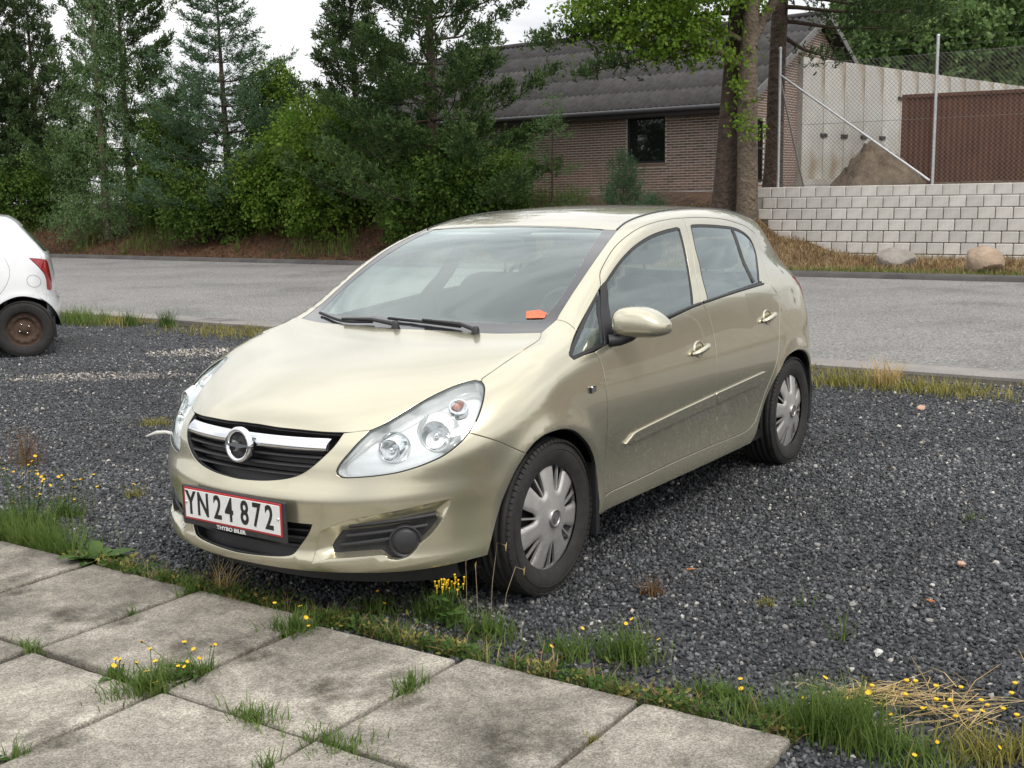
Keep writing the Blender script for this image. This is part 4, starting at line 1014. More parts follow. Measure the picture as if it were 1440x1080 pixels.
def leafy(label, cat, loc, blobs, seed, leaves, group, n=9000, leaf=(.09, .06), name='shrub', stems=5, trunk=None, bark=None, twigs=True, hang=.25):
    """broadleaf: leaves gathered in sprays through lumpy volumes; blobs = (x,y,z, rx,ry,rz, weight)"""
    r = rng(seed); root = empty(name, loc, 0, label, cat, group); B = np.array(blobs, float)
    w = B[:, 6]/B[:, 6].sum(); b = MB()
    if trunk:
        for pts, rads in trunk: b.tube(pts, rads, 10)
        b.build('trunk', [bark or BARKG], root); b = MB()
    else:
        for k in range(stems):
            a = r.uniform(0, 6.28); q = B[r.choice(len(B), p=w)]
            b.tube([(.15*math.cos(a), .15*math.sin(a), -.05), (q[0]*.5+.1*math.cos(a), q[1]*.5+.1*math.sin(a), q[2]*.5), (q[0], q[1], q[2])], [.03, .02, .008], 6)
        b.build('stems', [TWIG], root)
    ns = n//14; c = r.choice(len(B), size=ns, p=w)
    u = r.normal(size=(ns, 3)); u /= np.linalg.norm(u, axis=1, keepdims=True); rad_ = r.random(ns)**.42
    lump = 1+.22*np.sin(u[:, 0]*5+c*1.7)*np.sin(u[:, 2]*6+c)
    SPc = B[c, :3]+u*(rad_*lump)[:, None]*B[c, 3:6]
    SPc[:, 2] = np.maximum(SPc[:, 2], .08)
    dirs = u*.8+r.normal(size=(ns, 3))*.5; dirs[:, 2] -= hang*.3; dirs /= np.linalg.norm(dirs, axis=1, keepdims=True)
    k = 14; i = np.repeat(np.arange(ns), k); f = r.random(ns*k); ln = .22+.25*r.random(ns)
    P = SPc[i]+dirs[i]*(f*ln[i])[:, None]+r.normal(size=(ns*k, 3))*.055
    D = dirs[i]*.5+r.normal(size=(ns*k, 3))*.7; D[:, 2] -= hang
    V, F = quads_along(P, D, leaf[0]*(.7+.6*r.random(ns*k)), leaf[1]*(.8+.4*r.random(ns*k)), r)
    if twigs:
        tv, tf = quads_along(SPc, dirs, ln, .008, r); fast_mesh('twigs', tv, tf, [TWIG], root)
    fast_mesh('crown', V, F, [leaves], root); return root
def at(px, t):
    """spot on the bank: horizontal picture position px (of 1440) at distance t across the road"""
    k = (px-720)/1620.26; Y = t/(N_[0]*k+N_[1]); X = k*Y; s = E_[0]*X+E_[1]*Y
    return (X, Y, float(bank_z(np.array([s]), np.array([t]))[0])-.03)
G1 = 'conifers along the road bank'; G2 = 'leafy shrubs under the conifers'
conifer('dark pine at the left edge behind the white car, crown cut by the frame', 'tree', at(10, 23.0), 8.7, 3.3, 1, PINE2, G1, dens=1.7, up=.85, pw=.7, whorl=.46)
conifer('tall dark pine with upswept candles left of the pale star-topped spruce', 'tree', at(196, 23.0), 8.3, 2.9, 2, PINEL, G1, dens=1.5, up=1.0, lean=.01, pw=.68, whorl=.48)
conifer('slim pine with a pointed top between the two tall dark pines at left', 'tree', at(72, 23.6), 7.9, 2.2, 12, PINE2, G1, dens=1.5, up=1.0, pw=.8, whorl=.46)
leafy('light green feathery larch drooping to the ground in front of the dark pines', 'tree', at(160, 21.6), [(0, 0, 1.2, 1.25, 1.0, 1.1, 1.2), (-.2, 0, 2.9, 1.1, 1, 1.3, 1.3), (.1, 0, 4.6, .9, .8, 1.2, 1), (.1, 0, 6.3, .65, .6, 1.2, .6), (.0, 0, 7.7, .4, .4, 1.1, .3), (-.9, -.2, .7, .7, .6, .6, .5), (.9, -.2, .9, .7, .6, .7, .5)], 21, LARCH, G1, n=34000, leaf=(.085, .022), name='larch_tree', hang=.7,
      trunk=[([(0, 0, 0), (.02, 0, 4), (.05, 0, 8.6)], [.11, .07, .015])], bark=BARKG)
conifer('star-topped spruce with level sparse branches against the sky', 'tree', at(333, 22.4), 7.1, 3.4, 3, FIRL, G1, kind='spruce', whorl=.42, nb=7, dens=2.0, droop=.10, name='spruce_tree', need=(.075, .026), per=8)
conifer('large bushy pine nearest the house gutter, its top beyond the frame', 'tree', at(618, 22.2), 10.5, 3.7, 4, PINEL, G1, whorl=.52, nb=6, dens=1.5, up=.80, droop=.06, trunk=.16, gap=.12)
conifer('narrow pine half hidden between spruce and large bushy pine', 'tree', at(512, 24.0), 6.3, 2.3, 14, PINE2, G1, dens=1.6, up=.9, pw=.9, whorl=.42)
conifer('thin sparse young larch in front of the brick wall', 'tree', at(781, 22.6), 2.75, 1.05, 5, LARCH, G1, kind='spruce', whorl=.26, nb=4, dens=1.1, trunk=.035, name='larch_tree', gap=.25, need=(.06, .016))
conifer('small young fir below the house window', 'tree', at(878, 22.0), 1.65, .62, 6, FIRL, G1, whorl=.17, nb=5, dens=2.2, trunk=.03, up=.9, name='fir_tree', need=(.06, .016))
conifer('knee-high fir seedling right of the small young fir', 'tree', at(922, 21.8), .80, .45, 7, FIRL, G1, whorl=.13, nb=4, dens=2.2, trunk=.018, up=.9, name='fir_tree', need=(.06, .016))
leafy('bright green shrub beside the star-topped spruce', 'shrub', at(405, 21.9), [(0, 0, .9, 1.0, .8, .9, 1), (.2, 0, 1.9, .9, .8, .8, 1), (.4, .1, 2.5, .5, .5, .6, .5), (-.7, 0, 1.4, .6, .6, .7, .5)], 31, BROAD, G2, n=17000, leaf=(.095, .062))
leafy('pale green birch top rising between the spruce and the bushy pine', 'tree', at(392, 23.4), [(0, 0, 1.6, .9, .8, 1.0, 1), (.15, 0, 2.8, .75, .7, .8, 1), (.3, 0, 3.5, .4, .4, .5, .35)], 32, MAPLE, G2, n=13000, leaf=(.085, .06), name='birch_tree', trunk=[([(0, 0, 0), (.1, 0, 2), (.3, 0, 3.8)], [.06, .04, .012])], bark=BARKG)
leafy('yellowish green shrub left of the large bushy pine', 'shrub', at(468, 21.7), [(0, 0, 1.1, 1.1, .9, 1.1, 1), (-.3, 0, 2.5, .8, .7, .9, .7), (.7, 0, 1.7, .7, .6, .8, .5)], 33, BROAD, G2, n=16000, leaf=(.095, .062))
leafy('leafy shrub at the foot of the large bushy pine', 'shrub', at(590, 21.3), [(0, 0, .9, 1.0, .8, .9, 1), (.7, 0, 1.5, .9, .7, .9, 1), (1.5, 0, 1.1, .8, .7, .8, .8)], 34, BROADD, G2, n=16000, leaf=(.095, .062))
leafy('dark green shrub in front of the left end of the brick wall', 'shrub', at(690, 21.9), [(0, 0, .8, .8, .6, .7, 1), (.4, 0, 1.25, .55, .5, .5, .6), (-.8, 0, 1.1, .8, .7, .8, .7)], 35, BROADD, G2, n=14000, leaf=(.09, .058))
leafy('low dark shrub between the star-topped spruce and the litter bank', 'shrub', at(315, 21.5), [(0, 0, .8, 1.1, .8, .8, 1), (.9, 0, 1.2, .9, .8, 1.1, 1), (-.8, 0, 1.0, .7, .7, .9, .6)], 36, BROADD, G2, n=14000, leaf=(.095, .062))
leafy('dark undergrowth shrub below the slim pines at left', 'shrub', at(40, 22.0), [(0, 0, 1.0, 1.4, .9, 1.0, 1), (1.3, 0, 1.4, 1.0, .8, 1.2, 1), (-1.3, 0, 1.4, 1.2, .9, 1.3, 1)], 37, BROADD, G2, n=16000, leaf=(.10, .065))
leafy('dark shrub filling the space between the drooping larch and the spruce', 'shrub', at(248, 22.2), [(0, 0, .9, 1.0, .8, .9, 1), (.3, 0, 2.0, .9, .8, .9, 1), (.0, .2, 2.8, .6, .6, .6, .4)], 38, BROADD, G2, n=16000, leaf=(.09, .055))
leafy('shrub row behind the bushy pine towards the house corner', 'shrub', at(545, 23.4), [(0, 0, 1.2, 1.3, .8, 1.2, 1), (1.5, 0, 1.0, 1.2, .8, 1.0, 1), (-1.2, 0, 1.4, 1.0, .8, 1.3, 1)], 39, BROADD, G2, n=15000, leaf=(.10, .065))
for src_, px_, lab_ in (('pine_tree', -160, 'dark pine further along the bank, left of the frame'), ('pine_tree.001', -330, 'tall pine furthest along the bank, left of the frame'), ('shrub', -60, 'green shrub at the foot of the pines just outside the left edge'), ('shrub.003', -230, 'dark green shrub along the bank, left of the frame')):
    c_ = copy_tree(bpy.data.objects[src_]); c_.location = at(px_, 22.6); c_.rotation_euler = (0, 0, px_*.1); c_['label'] = lab_
# three roadside trunks by the wall
def trunk_path(px0, px1, t, H, z0):
    a = at(px0, t); k = (px1-px0)/1620.26*a[1]
    return a, [(0, 0, z0), (k*.1+.02, 0, H*.12), (k*.32, .0, H*.35), (k*.62, 0, H*.65), (k, 0, H)]
def roadside_pine(label, px0, px1, t, H, rads, seed, fol, group='trunks beside the block wall'):
    a, pts = trunk_path(px0, px1, t, H, -.3); r = rng(seed)
    root = empty('pine_tree', a, 0, label, 'tree', group)
    b = MB(); m = [Vector(p) for p in pts]; P = crv(np.array([tuple(p) for p in m]), .25)
    b.tube(P.tolist(), [rads[0]*(1-f)+rads[1]*f+.10*math.exp(-f*16) for f in np.linspace(0, 1, len(P))], 14)
    b.build('trunk', [BARK], root); tw = MB(); SP, SD, SL = [], [], []
    for (h, ang_, L_, dz, cnt) in fol:
        f = h/H; base = Vector(P[min(len(P)-1, int(f*(len(P)-1)))])
        prev = None; pl = []
        for q in range(9):
            g = q/8; pl.append(base+Vector((math.cos(ang_)*L_*g, math.sin(ang_)*L_*g, dz*g+.25*L_*g*g*(-.3 if dz < 0 else .3)+.05*math.sin(7*g+seed))))
        tw.tube(pl, [.05*(1-g)+.006 for g in np.linspace(0, 1, 9)], 6)
        for q in range(cnt):
            g = r.uniform(.25, 1)**.7; x = g*8; i = min(7, int(x)); p = pl[i].lerp(pl[i+1], x-i)
            o = Vector((r.normal(), r.normal(), r.normal()*.55))*(.34*(1.15-g)+.10); SP.append(p+o); SD.append(o*.8+Vector((math.cos(ang_)*.3, math.sin(ang_)*.3, .4))); SL.append(r.uniform(.1, .22))
    tw.build('branches', [BARK], root)['kind'] = 'stuff'
    V, F = needle_shoots(np.array(SP), np.array(SD), np.array(SL), r, 8, .11, .034); fast_mesh('crown', V, F, [PINEL], root)
    return root
W_ = PI
roadside_pine('thick dark leaning pine trunk left of the pale trunk', 1018, 1050, 22.5, 6.4, (.27, .20), 51, [(3.6, W_+.3, 3.0, .3, 130), (4.0, W_-.5, 3.6, -.5, 190), (4.5, W_+.1, 4.2, -.3, 260), (5.0, W_+.6, 3.4, .2, 200), (4.6, -.5, 2.6, .3, 130), (5.2, W_-.2, 3.2, .3, 200), (5.2, .3, 2.6, .3, 150), (3.9, W_-.1, 1.7, -.2, 60)])
roadside_pine('dark pine trunk next to the first fence post', 1085, 1097, 24.3, 6.4, (.20, .15), 52, [(3.8, -.35, 2.8, -.2, 170), (4.0, -.75, 3.4, -.3, 230), (4.5, .1, 3.6, -.2, 260), (5.0, -.3, 4.2, .0, 300), (5.2, .5, 3.4, .2, 220), (4.6, -1.1, 2.8, -.2, 160), (5.3, -.9, 3.6, .2, 240), (5.0, W_+.4, 2.2, .2, 120), (3.5, .5, 1.8, -.4, 60)])
a, pts = trunk_path(1050, 1051, 22.3, 5.2, -.3)
def lp_(*p): return tuple(p)
limb = [([(0, 0, -.3), (.02, 0, .8), (.0, 0, 2.6), (.0, 0, 3.6), (.05, 0, 4.3), (.10, 0, 5.3)], [.27, .215, .20, .19, .16, .12]),
        ([(.0, 0, 3.75), (.28, .1, 4.3), (.75, .2, 5.0), (1.1, .3, 6.0)], [.13, .11, .09, .06]),
        ([(.02, 0, 3.3), (-.5, -.1, 3.65), (-1.2, -.2, 3.85), (-2.4, -.3, 4.1)], [.06, .05, .04, .015]),
        ([(.05, 0, 3.8), (-.6, .1, 4.2), (-1.5, .2, 4.5), (-3.0, .3, 4.7)], [.06, .05, .035, .015]),
        ([(.08, 0, 4.9), (.1, .2, 6.2), (-.3, .2, 7.4)], [.11, .08, .03])]
leafy('pale-barked forked leafy tree between the two dark pine trunks', 'tree', a,
      [(-1.5, -.2, 3.97, .75, .6, .38, 1.0), (-2.5, -.2, 4.32, .85, .6, .42, 1.0), (-1.0, -.1, 4.57, .9, .7, .45, 1.0), (-2.2, .1, 4.8, 1.2, .8, .5, 1.3), (-3.1, 0, 4.55, .7, .6, .4, .6), (-.3, 0, 5.2, 1.1, .9, .6, .9), (-1.5, .1, 5.6, 1.4, 1, .6, 1.0), (-.18, -.28, 2.75, .16, .12, .24, .05), (-.10, -.28, 2.2, .17, .13, .2, .06), (-.24, -.28, 3.3, .16, .12, .26, .04), (.9, .2, 5.5, .9, .8, .5, .4), (-.5, -.2, 3.7, .35, .3, .25, .15)],
      61, MAPLE, 'trunks beside the block wall', n=15500, leaf=(.09, .066), name='forked_tree', trunk=limb, bark=BARKG, hang=.35)
# the wood behind the container: three big crowns
for k_, (px, Y, h, lab) in enumerate(((1235, 50, 0, 'broad leafy tree rising behind the tall concrete panels'), (1330, 54, .8, 'broad leafy tree behind the rusty container, next to the tall panels'), (1440, 50, .2, 'broad leafy tree behind the rusty container at the right frame edge'))):
    X = (px-720)/1620.26*Y
    leafy(lab, 'tree', (X, Y, 1.4), [(0, 0, 3.8+h, 3.4, 2.6, 2.2, 1), (-1.8, -.4, 5.6+h, 2.4, 2, 1.9, .9), (1.6, -.5, 5.9+h, 2.5, 2.1, 2.0, .9), (0, -.6, 7.6+h, 2.6, 2.1, 2.0, .9), (-.6, 0, 9.6+h, 2.0, 1.9, 1.8, .6), (2.8, -.3, 4.0+h, 1.8, 1.6, 1.6, .5), (-3.0, -.3, 3.6+h, 1.7, 1.6, 1.6, .5)], 70+k_, FARL, 'tall trees behind the yard', n=30000, leaf=(.24, .17), name='broadleaf_tree', trunk=[([(0, 0, 0), (.1, 0, 4), (0, 0, 9)], [.3, .22, .06])], twigs=False)
# grass, needles and dry stalks on the bank
def blades(P, h, w, r, lean=.5, bend=.35):
    """bent two-segment grass blades"""
    N = len(P); a = r.uniform(0, 6.28, N); h = h*(.5+.9*r.random(N)); ln = lean*r.random(N)
    d = np.stack([np.cos(a)*ln, np.sin(a)*ln, np.ones(N)], 1); d /= np.linalg.norm(d, axis=1, keepdims=True)
    sdir = np.stack([-np.sin(a), np.cos(a), 0*a], 1)*(w*(.6+.8*r.random(N)))[:, None]*.5
    d2 = d+np.stack([np.cos(a), np.sin(a), -.25+0*a], 1)*bend*(.3+r.random(N))[:, None]; d2 /= np.linalg.norm(d2, axis=1, keepdims=True)
    m = P+d*(h*.55)[:, None]; tip = m+d2*(h*.55)[:, None]
    V = np.stack([P-sdir, P+sdir, m+sdir*.75, m-sdir*.75, tip+sdir*.12, tip-sdir*.12], 1).reshape(-1, 3); q = np.arange(N)*6
    return V, np.vstack([np.stack([q, q+1, q+2, q+3], 1), np.stack([q+3, q+2, q+4, q+5], 1)])
STRAWB = leaf_mat('dry_stalks', (.22, .145, .070), (.38, .28, .15), 3, .2, .8); GRASSB = leaf_mat('grass_blades', (.085, .150, .028), (.175, .240, .065), 6, .4); BROWNB = leaf_mat('dead_needles', (.10, .052, .026), (.17, .095, .05), 4, .1, .9)
MOSSB = leaf_mat('yellow_grass', (.20, .19, .045), (.30, .27, .08), 5, .25)
def on_bank(n, s0, s1, t0, t1, seed):
    r = rng(seed); s = r.uniform(s0, s1, n); t = r.uniform(t0, t1, n); z = bank_z(s, t)
    return np.stack([E_[0]*s+N_[0]*t, E_[1]*s+N_[1]*t, z], 1), r
P, r_ = on_bank(16000, -11.2, 2, 19.95, 23.1, 81); V, F = blades(P, .13, .014, r_, 1.3, .9); fast_mesh('dry_grass', V, F, [STRAWB])['kind'] = 'stuff'
P, r_ = on_bank(2600, -9.2, -3, 19.95, 20.7, 82); V, F = blades(P, .12, .014, r_, .9, .5); fast_mesh('verge_grass', V, F, [GRASSB])['kind'] = 'stuff'
P, r_ = on_bank(20000, -38, -10.5, 20.0, 23.0, 83); V, F = blades(P, .10, .016, r_, 1.8, 1.2); fast_mesh('fallen_needles', V, F, [BROWNB])['kind'] = 'stuff'
P, r_ = on_bank(9000, -36, -11, 20.6, 24, 84); P = P[np.sin(P[:, 0]*1.7)*np.sin(P[:, 0]*.6+1) > .05]; V, F = blades(P, .34, .016, r_, .7, .6); fast_mesh('bank_grass', V, F, [GRASSB])['kind'] = 'stuff'
# ------------------------------------------------------------------ the parked hatchback
def A(*p): return np.array(p, float)
def L(k, a=None, b=None, rev=False):
    P = np.array(LN[k], float)[a:b]
    return P[::-1] if rev else P
def surf_x(y, z, F=None):
    """front face of the body at (y, z)"""
    y = np.atleast_1d(np.asarray(y, float)); z = np.broadcast_to(np.asarray(z, float), y.shape)
    a = np.full(len(y), .2); b = np.full(len(y), 1.1); F = F or fbody
    for _ in range(26):
        m = (a+b)/2; i = F(np.stack([m, y, z], 1)) < 0
        a = np.where(i, m, a); b = np.where(i, b, m)
    return (a+b)/2
def paint_mat(name, col, metal=.75, rough=.3):
    m = mat(name, col, rough=rough, metal=metal, coat=1.0)
    t = m.node_tree; b = t.nodes['Principled BSDF']
    co = t.nodes.new('ShaderNodeTexCoord')
    n = t.nodes.new('ShaderNodeTexNoise'); n.inputs['Scale'].default_value = 3.0; n.inputs['Detail'].default_value = 6
    t.links.new(co.outputs['Object'], n.inputs['Vector'])
    r = t.nodes.new('ShaderNodeMapRange'); r.inputs[1].default_value = .35; r.inputs[2].default_value = .7; r.inputs[3].default_value = .0; r.inputs[4].default_value = .035
    t.links.new(n.outputs[0], r.inputs[0]); t.links.new(r.outputs[0], b.inputs['Coat Roughness'])
    # road film: thin grey-brown dust over the lower body, speckled
    sp = t.nodes.new('ShaderNodeSeparateXYZ'); t.links.new(co.outputs['Object'], sp.inputs[0])
    g = t.nodes.new('ShaderNodeMapRange'); g.inputs[1].default_value = .20; g.inputs[2].default_value = .50; g.inputs[3].default_value = .26; g.inputs[4].default_value = .02
    t.links.new(sp.outputs[2], g.inputs[0])
    n2 = t.nodes.new('ShaderNodeTexNoise'); n2.inputs['Scale'].default_value = 5.0; n2.inputs['Detail'].default_value = 2; n2.inputs['Roughness'].default_value = .5
    t.links.new(co.outputs['Object'], n2.inputs['Vector'])
    mu = t.nodes.new('ShaderNodeMath'); mu.operation = 'MULTIPLY'; t.links.new(g.outputs[0], mu.inputs[0]); t.links.new(n2.outputs[0], mu.inputs[1])
    x = t.nodes.new('ShaderNodeMixRGB'); x.inputs[1].default_value = (*col, 1); x.inputs[2].default_value = (.17, .15, .12, 1)
    t.links.new(mu.outputs[0], x.inputs[0]); t.links.new(x.outputs[0], b.inputs['Base Color'])
    mm = t.nodes.new('ShaderNodeMath'); mm.operation = 'MULTIPLY_ADD'; mm.inputs[1].default_value = -metal; mm.inputs[2].default_value = metal
    t.links.new(mu.outputs[0], mm.inputs[0]); t.links.new(mm.outputs[0], b.inputs['Metallic'])
    c2 = t.nodes.new('ShaderNodeMath'); c2.operation = 'MULTIPLY_ADD'; c2.inputs[1].default_value = -1.6; c2.inputs[2].default_value = 1.0; c2.use_clamp = True
    t.links.new(mu.outputs[0], c2.inputs[0]); t.links.new(c2.outputs[0], b.inputs['Coat Weight'])
    return m
PAINT = paint_mat('champagne_paint', (.585, .548, .412), .85, .27)
TRIM = mat('black_trim', (.018, .018, .02), .45, noise=(40, .3))
RUBBER = mat('rubber', (.014, .014, .015), .6)
PLAST = mat('dark_plastic', (.028, .028, .030), .5, noise=(60, .25), bump=(300, .15, .001))
LINING = mat('cabin_lining', (.11, .112, .115), .85, noise=(90, .2))
SEATF = mat('seat_fabric', (.020, .021, .026), .9, noise=(120, .4))
HEADL = mat('headliner_fabric', (.32, .32, .31), .9)
CHROME = mat('chrome', (.82, .83, .85), .07, 1.0)
SILVER = mat('lamp_reflector', (.86, .87, .88), .10, 1.0)
LAMPH = mat('lamp_housing', (.78, .79, .79), .20, .6, noise=(14, .10))
WHEELS = mat('hubcap_silver', (.60, .585, .56), .34, .65, noise=(18, .16))
STEEL = mat('rusty_steel', (.06, .042, .032), .8, .3, noise=(30, .5, (.12, .07, .045)))
TYRE = mat('tyre_rubber', (.022, .021, .020), .78, noise=(25, .4), bump=(140, .25, .002))
WSG = glass_mat('windscreen_glass', (.86, .97, .93), 0.0, 1.5, 1.8, .08, haze=.006)
SDG = glass_mat('side_glass', (.78, .88, .84), 0.0, 1.5, 1.9, .10, haze=.004)
LENS = glass_mat('lamp_lens', (.97, .98, .98), 0.0, 1.5, 1.4, .02)
REDL = mat('red_lamp', (.30, .008, .012), .12, 0, 1.0)
AMBER = mat('amber_bulb', (.55, .20, .13), .15, 0, .5)
FRIT = mat('black_glass_edge', (.020, .021, .024), .22, 0, 1.0)
PLATEW = mat('plate_white', (.74, .74, .73), .35, 0, .3, noise=(50, .06))
PLATER = mat('plate_red', (.45, .03, .03), .4)
INK = mat('black_ink', (.012, .012, .012), .45)
WHITEP = mat('white_print', (.75, .75, .75), .5)
BACKS = (PAINT, TRIM); CABIN = (PAINT, TRIM, LINING)
car = empty('hatchback', (0, 0, 0), 0, 'champagne five-door hatchback parked on dark gravel, number plate YN 24 872', 'car')
CN = Chart('N', (-.15, 0, .47)); CS = Chart('C', (0, 0, .60)); CZ = Chart('Z', (0, 0, .45)); CZR = Chart('Z', (0, 0, .9)); CR = Chart('R', (-2.4, 0, .75))
HL = L('headlight')
hood_top = np.vstack([HL[5:13]])
hood_front = A((.724, 0, .7145), (.719, .144, .712), (.690, .290, .709), (.649, .395, .707), (.608, .458, .714))
cowl = A((-.222, .653, .979), (-.168, .479, .973), (-.146, .319, .974), (-.118, 0, .973))
shut = A((.232, .683, .85), (.219, .674, .857), (.118, .684, .891), (-.03, .690, .933), (-.154, .683, .96), (-.222, .653, .979))
# --- bonnet
half = np.vstack([crv(hood_front), crv(np.vstack([hood_front[-1:], HL[5:12], HL[12:13]])), crv(shut), crv(cowl)])
panel('bonnet', loop(mir(half)), CZ, BACKS, car, sp=.028)
# --- front bumper
fend_line = crv(A((.404, .748, .696), (.343, .796, .668), (.273, .824, .632), (.205, .851, .594)))
arch = L('arch_front')
arch_b = crv(np.vstack([arch[5:6], arch[4::-1], A((.366, .785, .246))[None] if False else A((.366, .785, .246)).reshape(1, 3)]))
bump_bot = crv(A((.366, .785, .246), (.48, .72, .234), (.595, .627, .226), (.70, .49, .226), (.76, .36, .226), (.80, .2, .226), (.812, 0, .226)))
grl = L('grille')
gril_half = np.vstack([crv(np.vstack([A((.806, 0, .526)).reshape(1, 3), grl[7::-1]]))])
hl_in = HL[5::-1]; hl_low = HL[26:17:-1]
half = np.vstack([gril_half, lin([grl[0], (.608, .458, .714)]), crv(np.vstack([A((.608, .458, .714)).reshape(1, 3), hl_in, hl_low, HL[17:18]]), .01), fend_line, arch_b, bump_bot])
lg = L('lower_grille')
lg_half = np.vstack([lin([(.824, 0, .398), (.80, .2, .398), (.779, .333, .395)]), crv(np.vstack([lg[:6], A((.826, 0, .258)).reshape(1, 3)]))])
recess = loop(crv(np.vstack([L('recess')[:7]])), crv(L('recess')[6:]), lin([LN['recess'][-1], LN['recess'][0]]))
recess_r = recess*[1, -1, 1]
panel('front_bumper', loop(mir(half)), CN, BACKS, car, holes=[loop(mir(lg_half)), recess, recess_r], sp=.024, gap=.0018, lip=.004)
# sculpted fog-lamp recess: sinks from the crease to a black insert
ins = np.array(LN['insert'], float)
def recess_part(side):
    R = CN.inv(loop(recess)); I = CN.inv(loop(crv(np.vstack([ins, ins[:1]]), .014)))
    c = I.mean(0); dd = segdist(I, R); I = I+(c-I)/np.linalg.norm(c-I, axis=1, keepdims=True)*np.clip(.006-dd, 0, 1)[:, None]
    if area2(R) < 0: R = R[::-1]
    if area2(I) > 0: I = I[::-1]
    V, Fc, bl = triang([R, I], .016)
    P = CN.lift(V); N = grad(P)
    dR = segdist(V, R); dI = segdist(V, I); w = dR/np.maximum(dR+dI, 1e-6)
    P = P-N*(.007*np.clip(dR/.005, 0, 1)+.024*w**1.2+.0015)[:, None]
    P2 = P.copy()
    if side < 0: P2[:, 1] *= -1
    fs = [tuple(f) if side > 0 else tuple(f[::-1]) for f in Fc.tolist()]
    return mesh_obj('fog_recess', P2.tolist(), fs, [PAINT], car, smooth=True), I
for s in (1, -1):
    rec, I = recess_part(s)
    # black insert with three slats and a round blanking disc
    Iw = CN.lift(I)*[1, s, 1]
    fi = panel('fog_insert', CN.lift(I), CN, (PLAST, PLAST), rec, sp=.03, off=-.036, gap=-.003) if s > 0 else panel('fog_insert', CN.lift(I), CN, (PLAST, PLAST), rec, sp=.03, off=-.036, gap=-.003, sides=(-1,))
    for zz, y0, y1 in ((.388, .44, .675), (.352, .43, .655), (.318, .41, .60)):
        ys = np.linspace(y0, y1, 9); zs = zz+.03*(ys-y0)/(y1-y0)
        xs = surf_x(ys, zs)-.028
        b = MB(); P = [(x, s*y, z) for x, y, z in zip(xs, ys, zs)]
        b.tube(P, .008, 6, smooth=True); b.build('insert_slat', [PLAST], fi)
    cpt = CN.lift(CN.inv(A((.612, .615, .330)).reshape(1, 3)))[0]; nn = grad(cpt.reshape(1, 3))[0]
    nv = Vector((nn[0], s*nn[1], nn[2])); M = Matrix.Translation(Vector((cpt[0], s*cpt[1], cpt[2]))-nv*.016) @ nv.to_track_quat('Z', 'Y').to_matrix().to_4x4()
    b = MB(); b.lathe([(.0, .012), (.04, .011), (.047, .007), (.050, .0), (.056, .004), (.060, .010), (.064, .006), (.066, -.02)], 36, M @ Matrix.Scale(.9, 4))
    b.build('fog_lamp_blank', [PLAST], fi)
# --- air dam under the bumper
def ring_strip(name, y1, z0, z1, inset, material):
    ys = np.concatenate([np.linspace(-y1, y1, 61)]); zc = .30
    b = MB(); vs = []; xa = surf_x(np.abs(ys), zc)-inset
    for x, y in zip(xa, ys): vs += [(x-.03, y, z0), (x, y, z1)]
    n = len(ys)
    b.add(vs, [(2*i, 2*i+2, 2*i+3, 2*i+1) for i in range(n-1)], smooth=True)
    b.add([(v[0]-.25, v[1], v[2]) for v in vs], [(2*i+1, 2*i+3, 2*i+2, 2*i) for i in range(n-1)])
    b.add([vs[2*i] for i in range(n)]+[(vs[2*i][0]-.25, vs[2*i][1], z0) for i in range(n)], [(i, n+i, n+i+1, i+1) for i in range(n-1)])
    return b.build(name, [material], car)
ring_strip('air_dam', .70, .165, .245, .070, PLAST)
# --- upper grille
gl_half = np.vstack([crv(hood_front[:3+1]), lin([hood_front[3], grl[0]]), crv(np.vstack([grl, A((.806, 0, .526)).reshape(1, 3)]))])
gr = panel('grille', loop(mir(gl_half)), CN, (PLAST, PLAST), car, sp=.035, gap=-.006, off=-.055)
b = MB()
lp = loop(mir(gl_half)); q = CN.lift(CN.inv(lp)); qn = grad(q)
n = len(q); b.add(np.vstack([q-qn*.004, q-qn*.058]).tolist(), [(i, (i+1) % n, n+(i+1) % n, n+i) for i in range(n)], smooth=True)
b.build('grille_surround', [PLAST], gr)
gz = np.array([.526, .545, .562, .586, .624, .665, .705])[:]; gy = np.array([.0, .213, .269, .309, .349, .379, .390])
def cross_bar(z0, z1, ymax, depth, front, name, mt, parent, zlift=0., bulge=.006, n=41):
    ys = np.linspace(-ymax, ymax, n); k = 7; vs = []
    tt = np.linspace(0, 1, k); Y, T_ = np.meshgrid(ys, np.append(tt, .5), indexing='ij')
    X = surf_x(np.abs(Y).ravel(), (z0+(z1-z0)*T_).ravel()).reshape(Y.shape)+front
    for i, y in enumerate(ys):
        for j in range(k): vs.append((X[i, j]+bulge*math.sin(PI*tt[j]), y, z0+(z1-z0)*tt[j]))
        vs.append((X[i, k]-depth, y, z1-.001)); vs.append((X[i, k]-depth, y, z0+.001))
    K = k+2; fs = [(i*K+j, (i+1)*K+j, (i+1)*K+(j+1) % K, i*K+(j+1) % K) for i in range(n-1) for j in range(K)]
    b = MB(); b.add(vs, [f[::-1] for f in fs], smooth=True)
    b.add(vs[:K], [tuple(range(K))]); b.add(vs[-K:], [tuple(range(K))[::-1]])
    return b.build(name, [mt], parent)
cross_bar(.646, .689, .357, .03, -.004, 'chrome_bar', CHROME, gr, bulge=.012)
cross_bar(.617, .627, .338, .035, -.020, 'grille_slat', PLAST, gr)
cross_bar(.585, .594, .310, .035, -.018, 'grille_slat', PLAST, gr)
cross_bar(.555, .563, .262, .035, -.016, 'grille_slat', PLAST, gr)
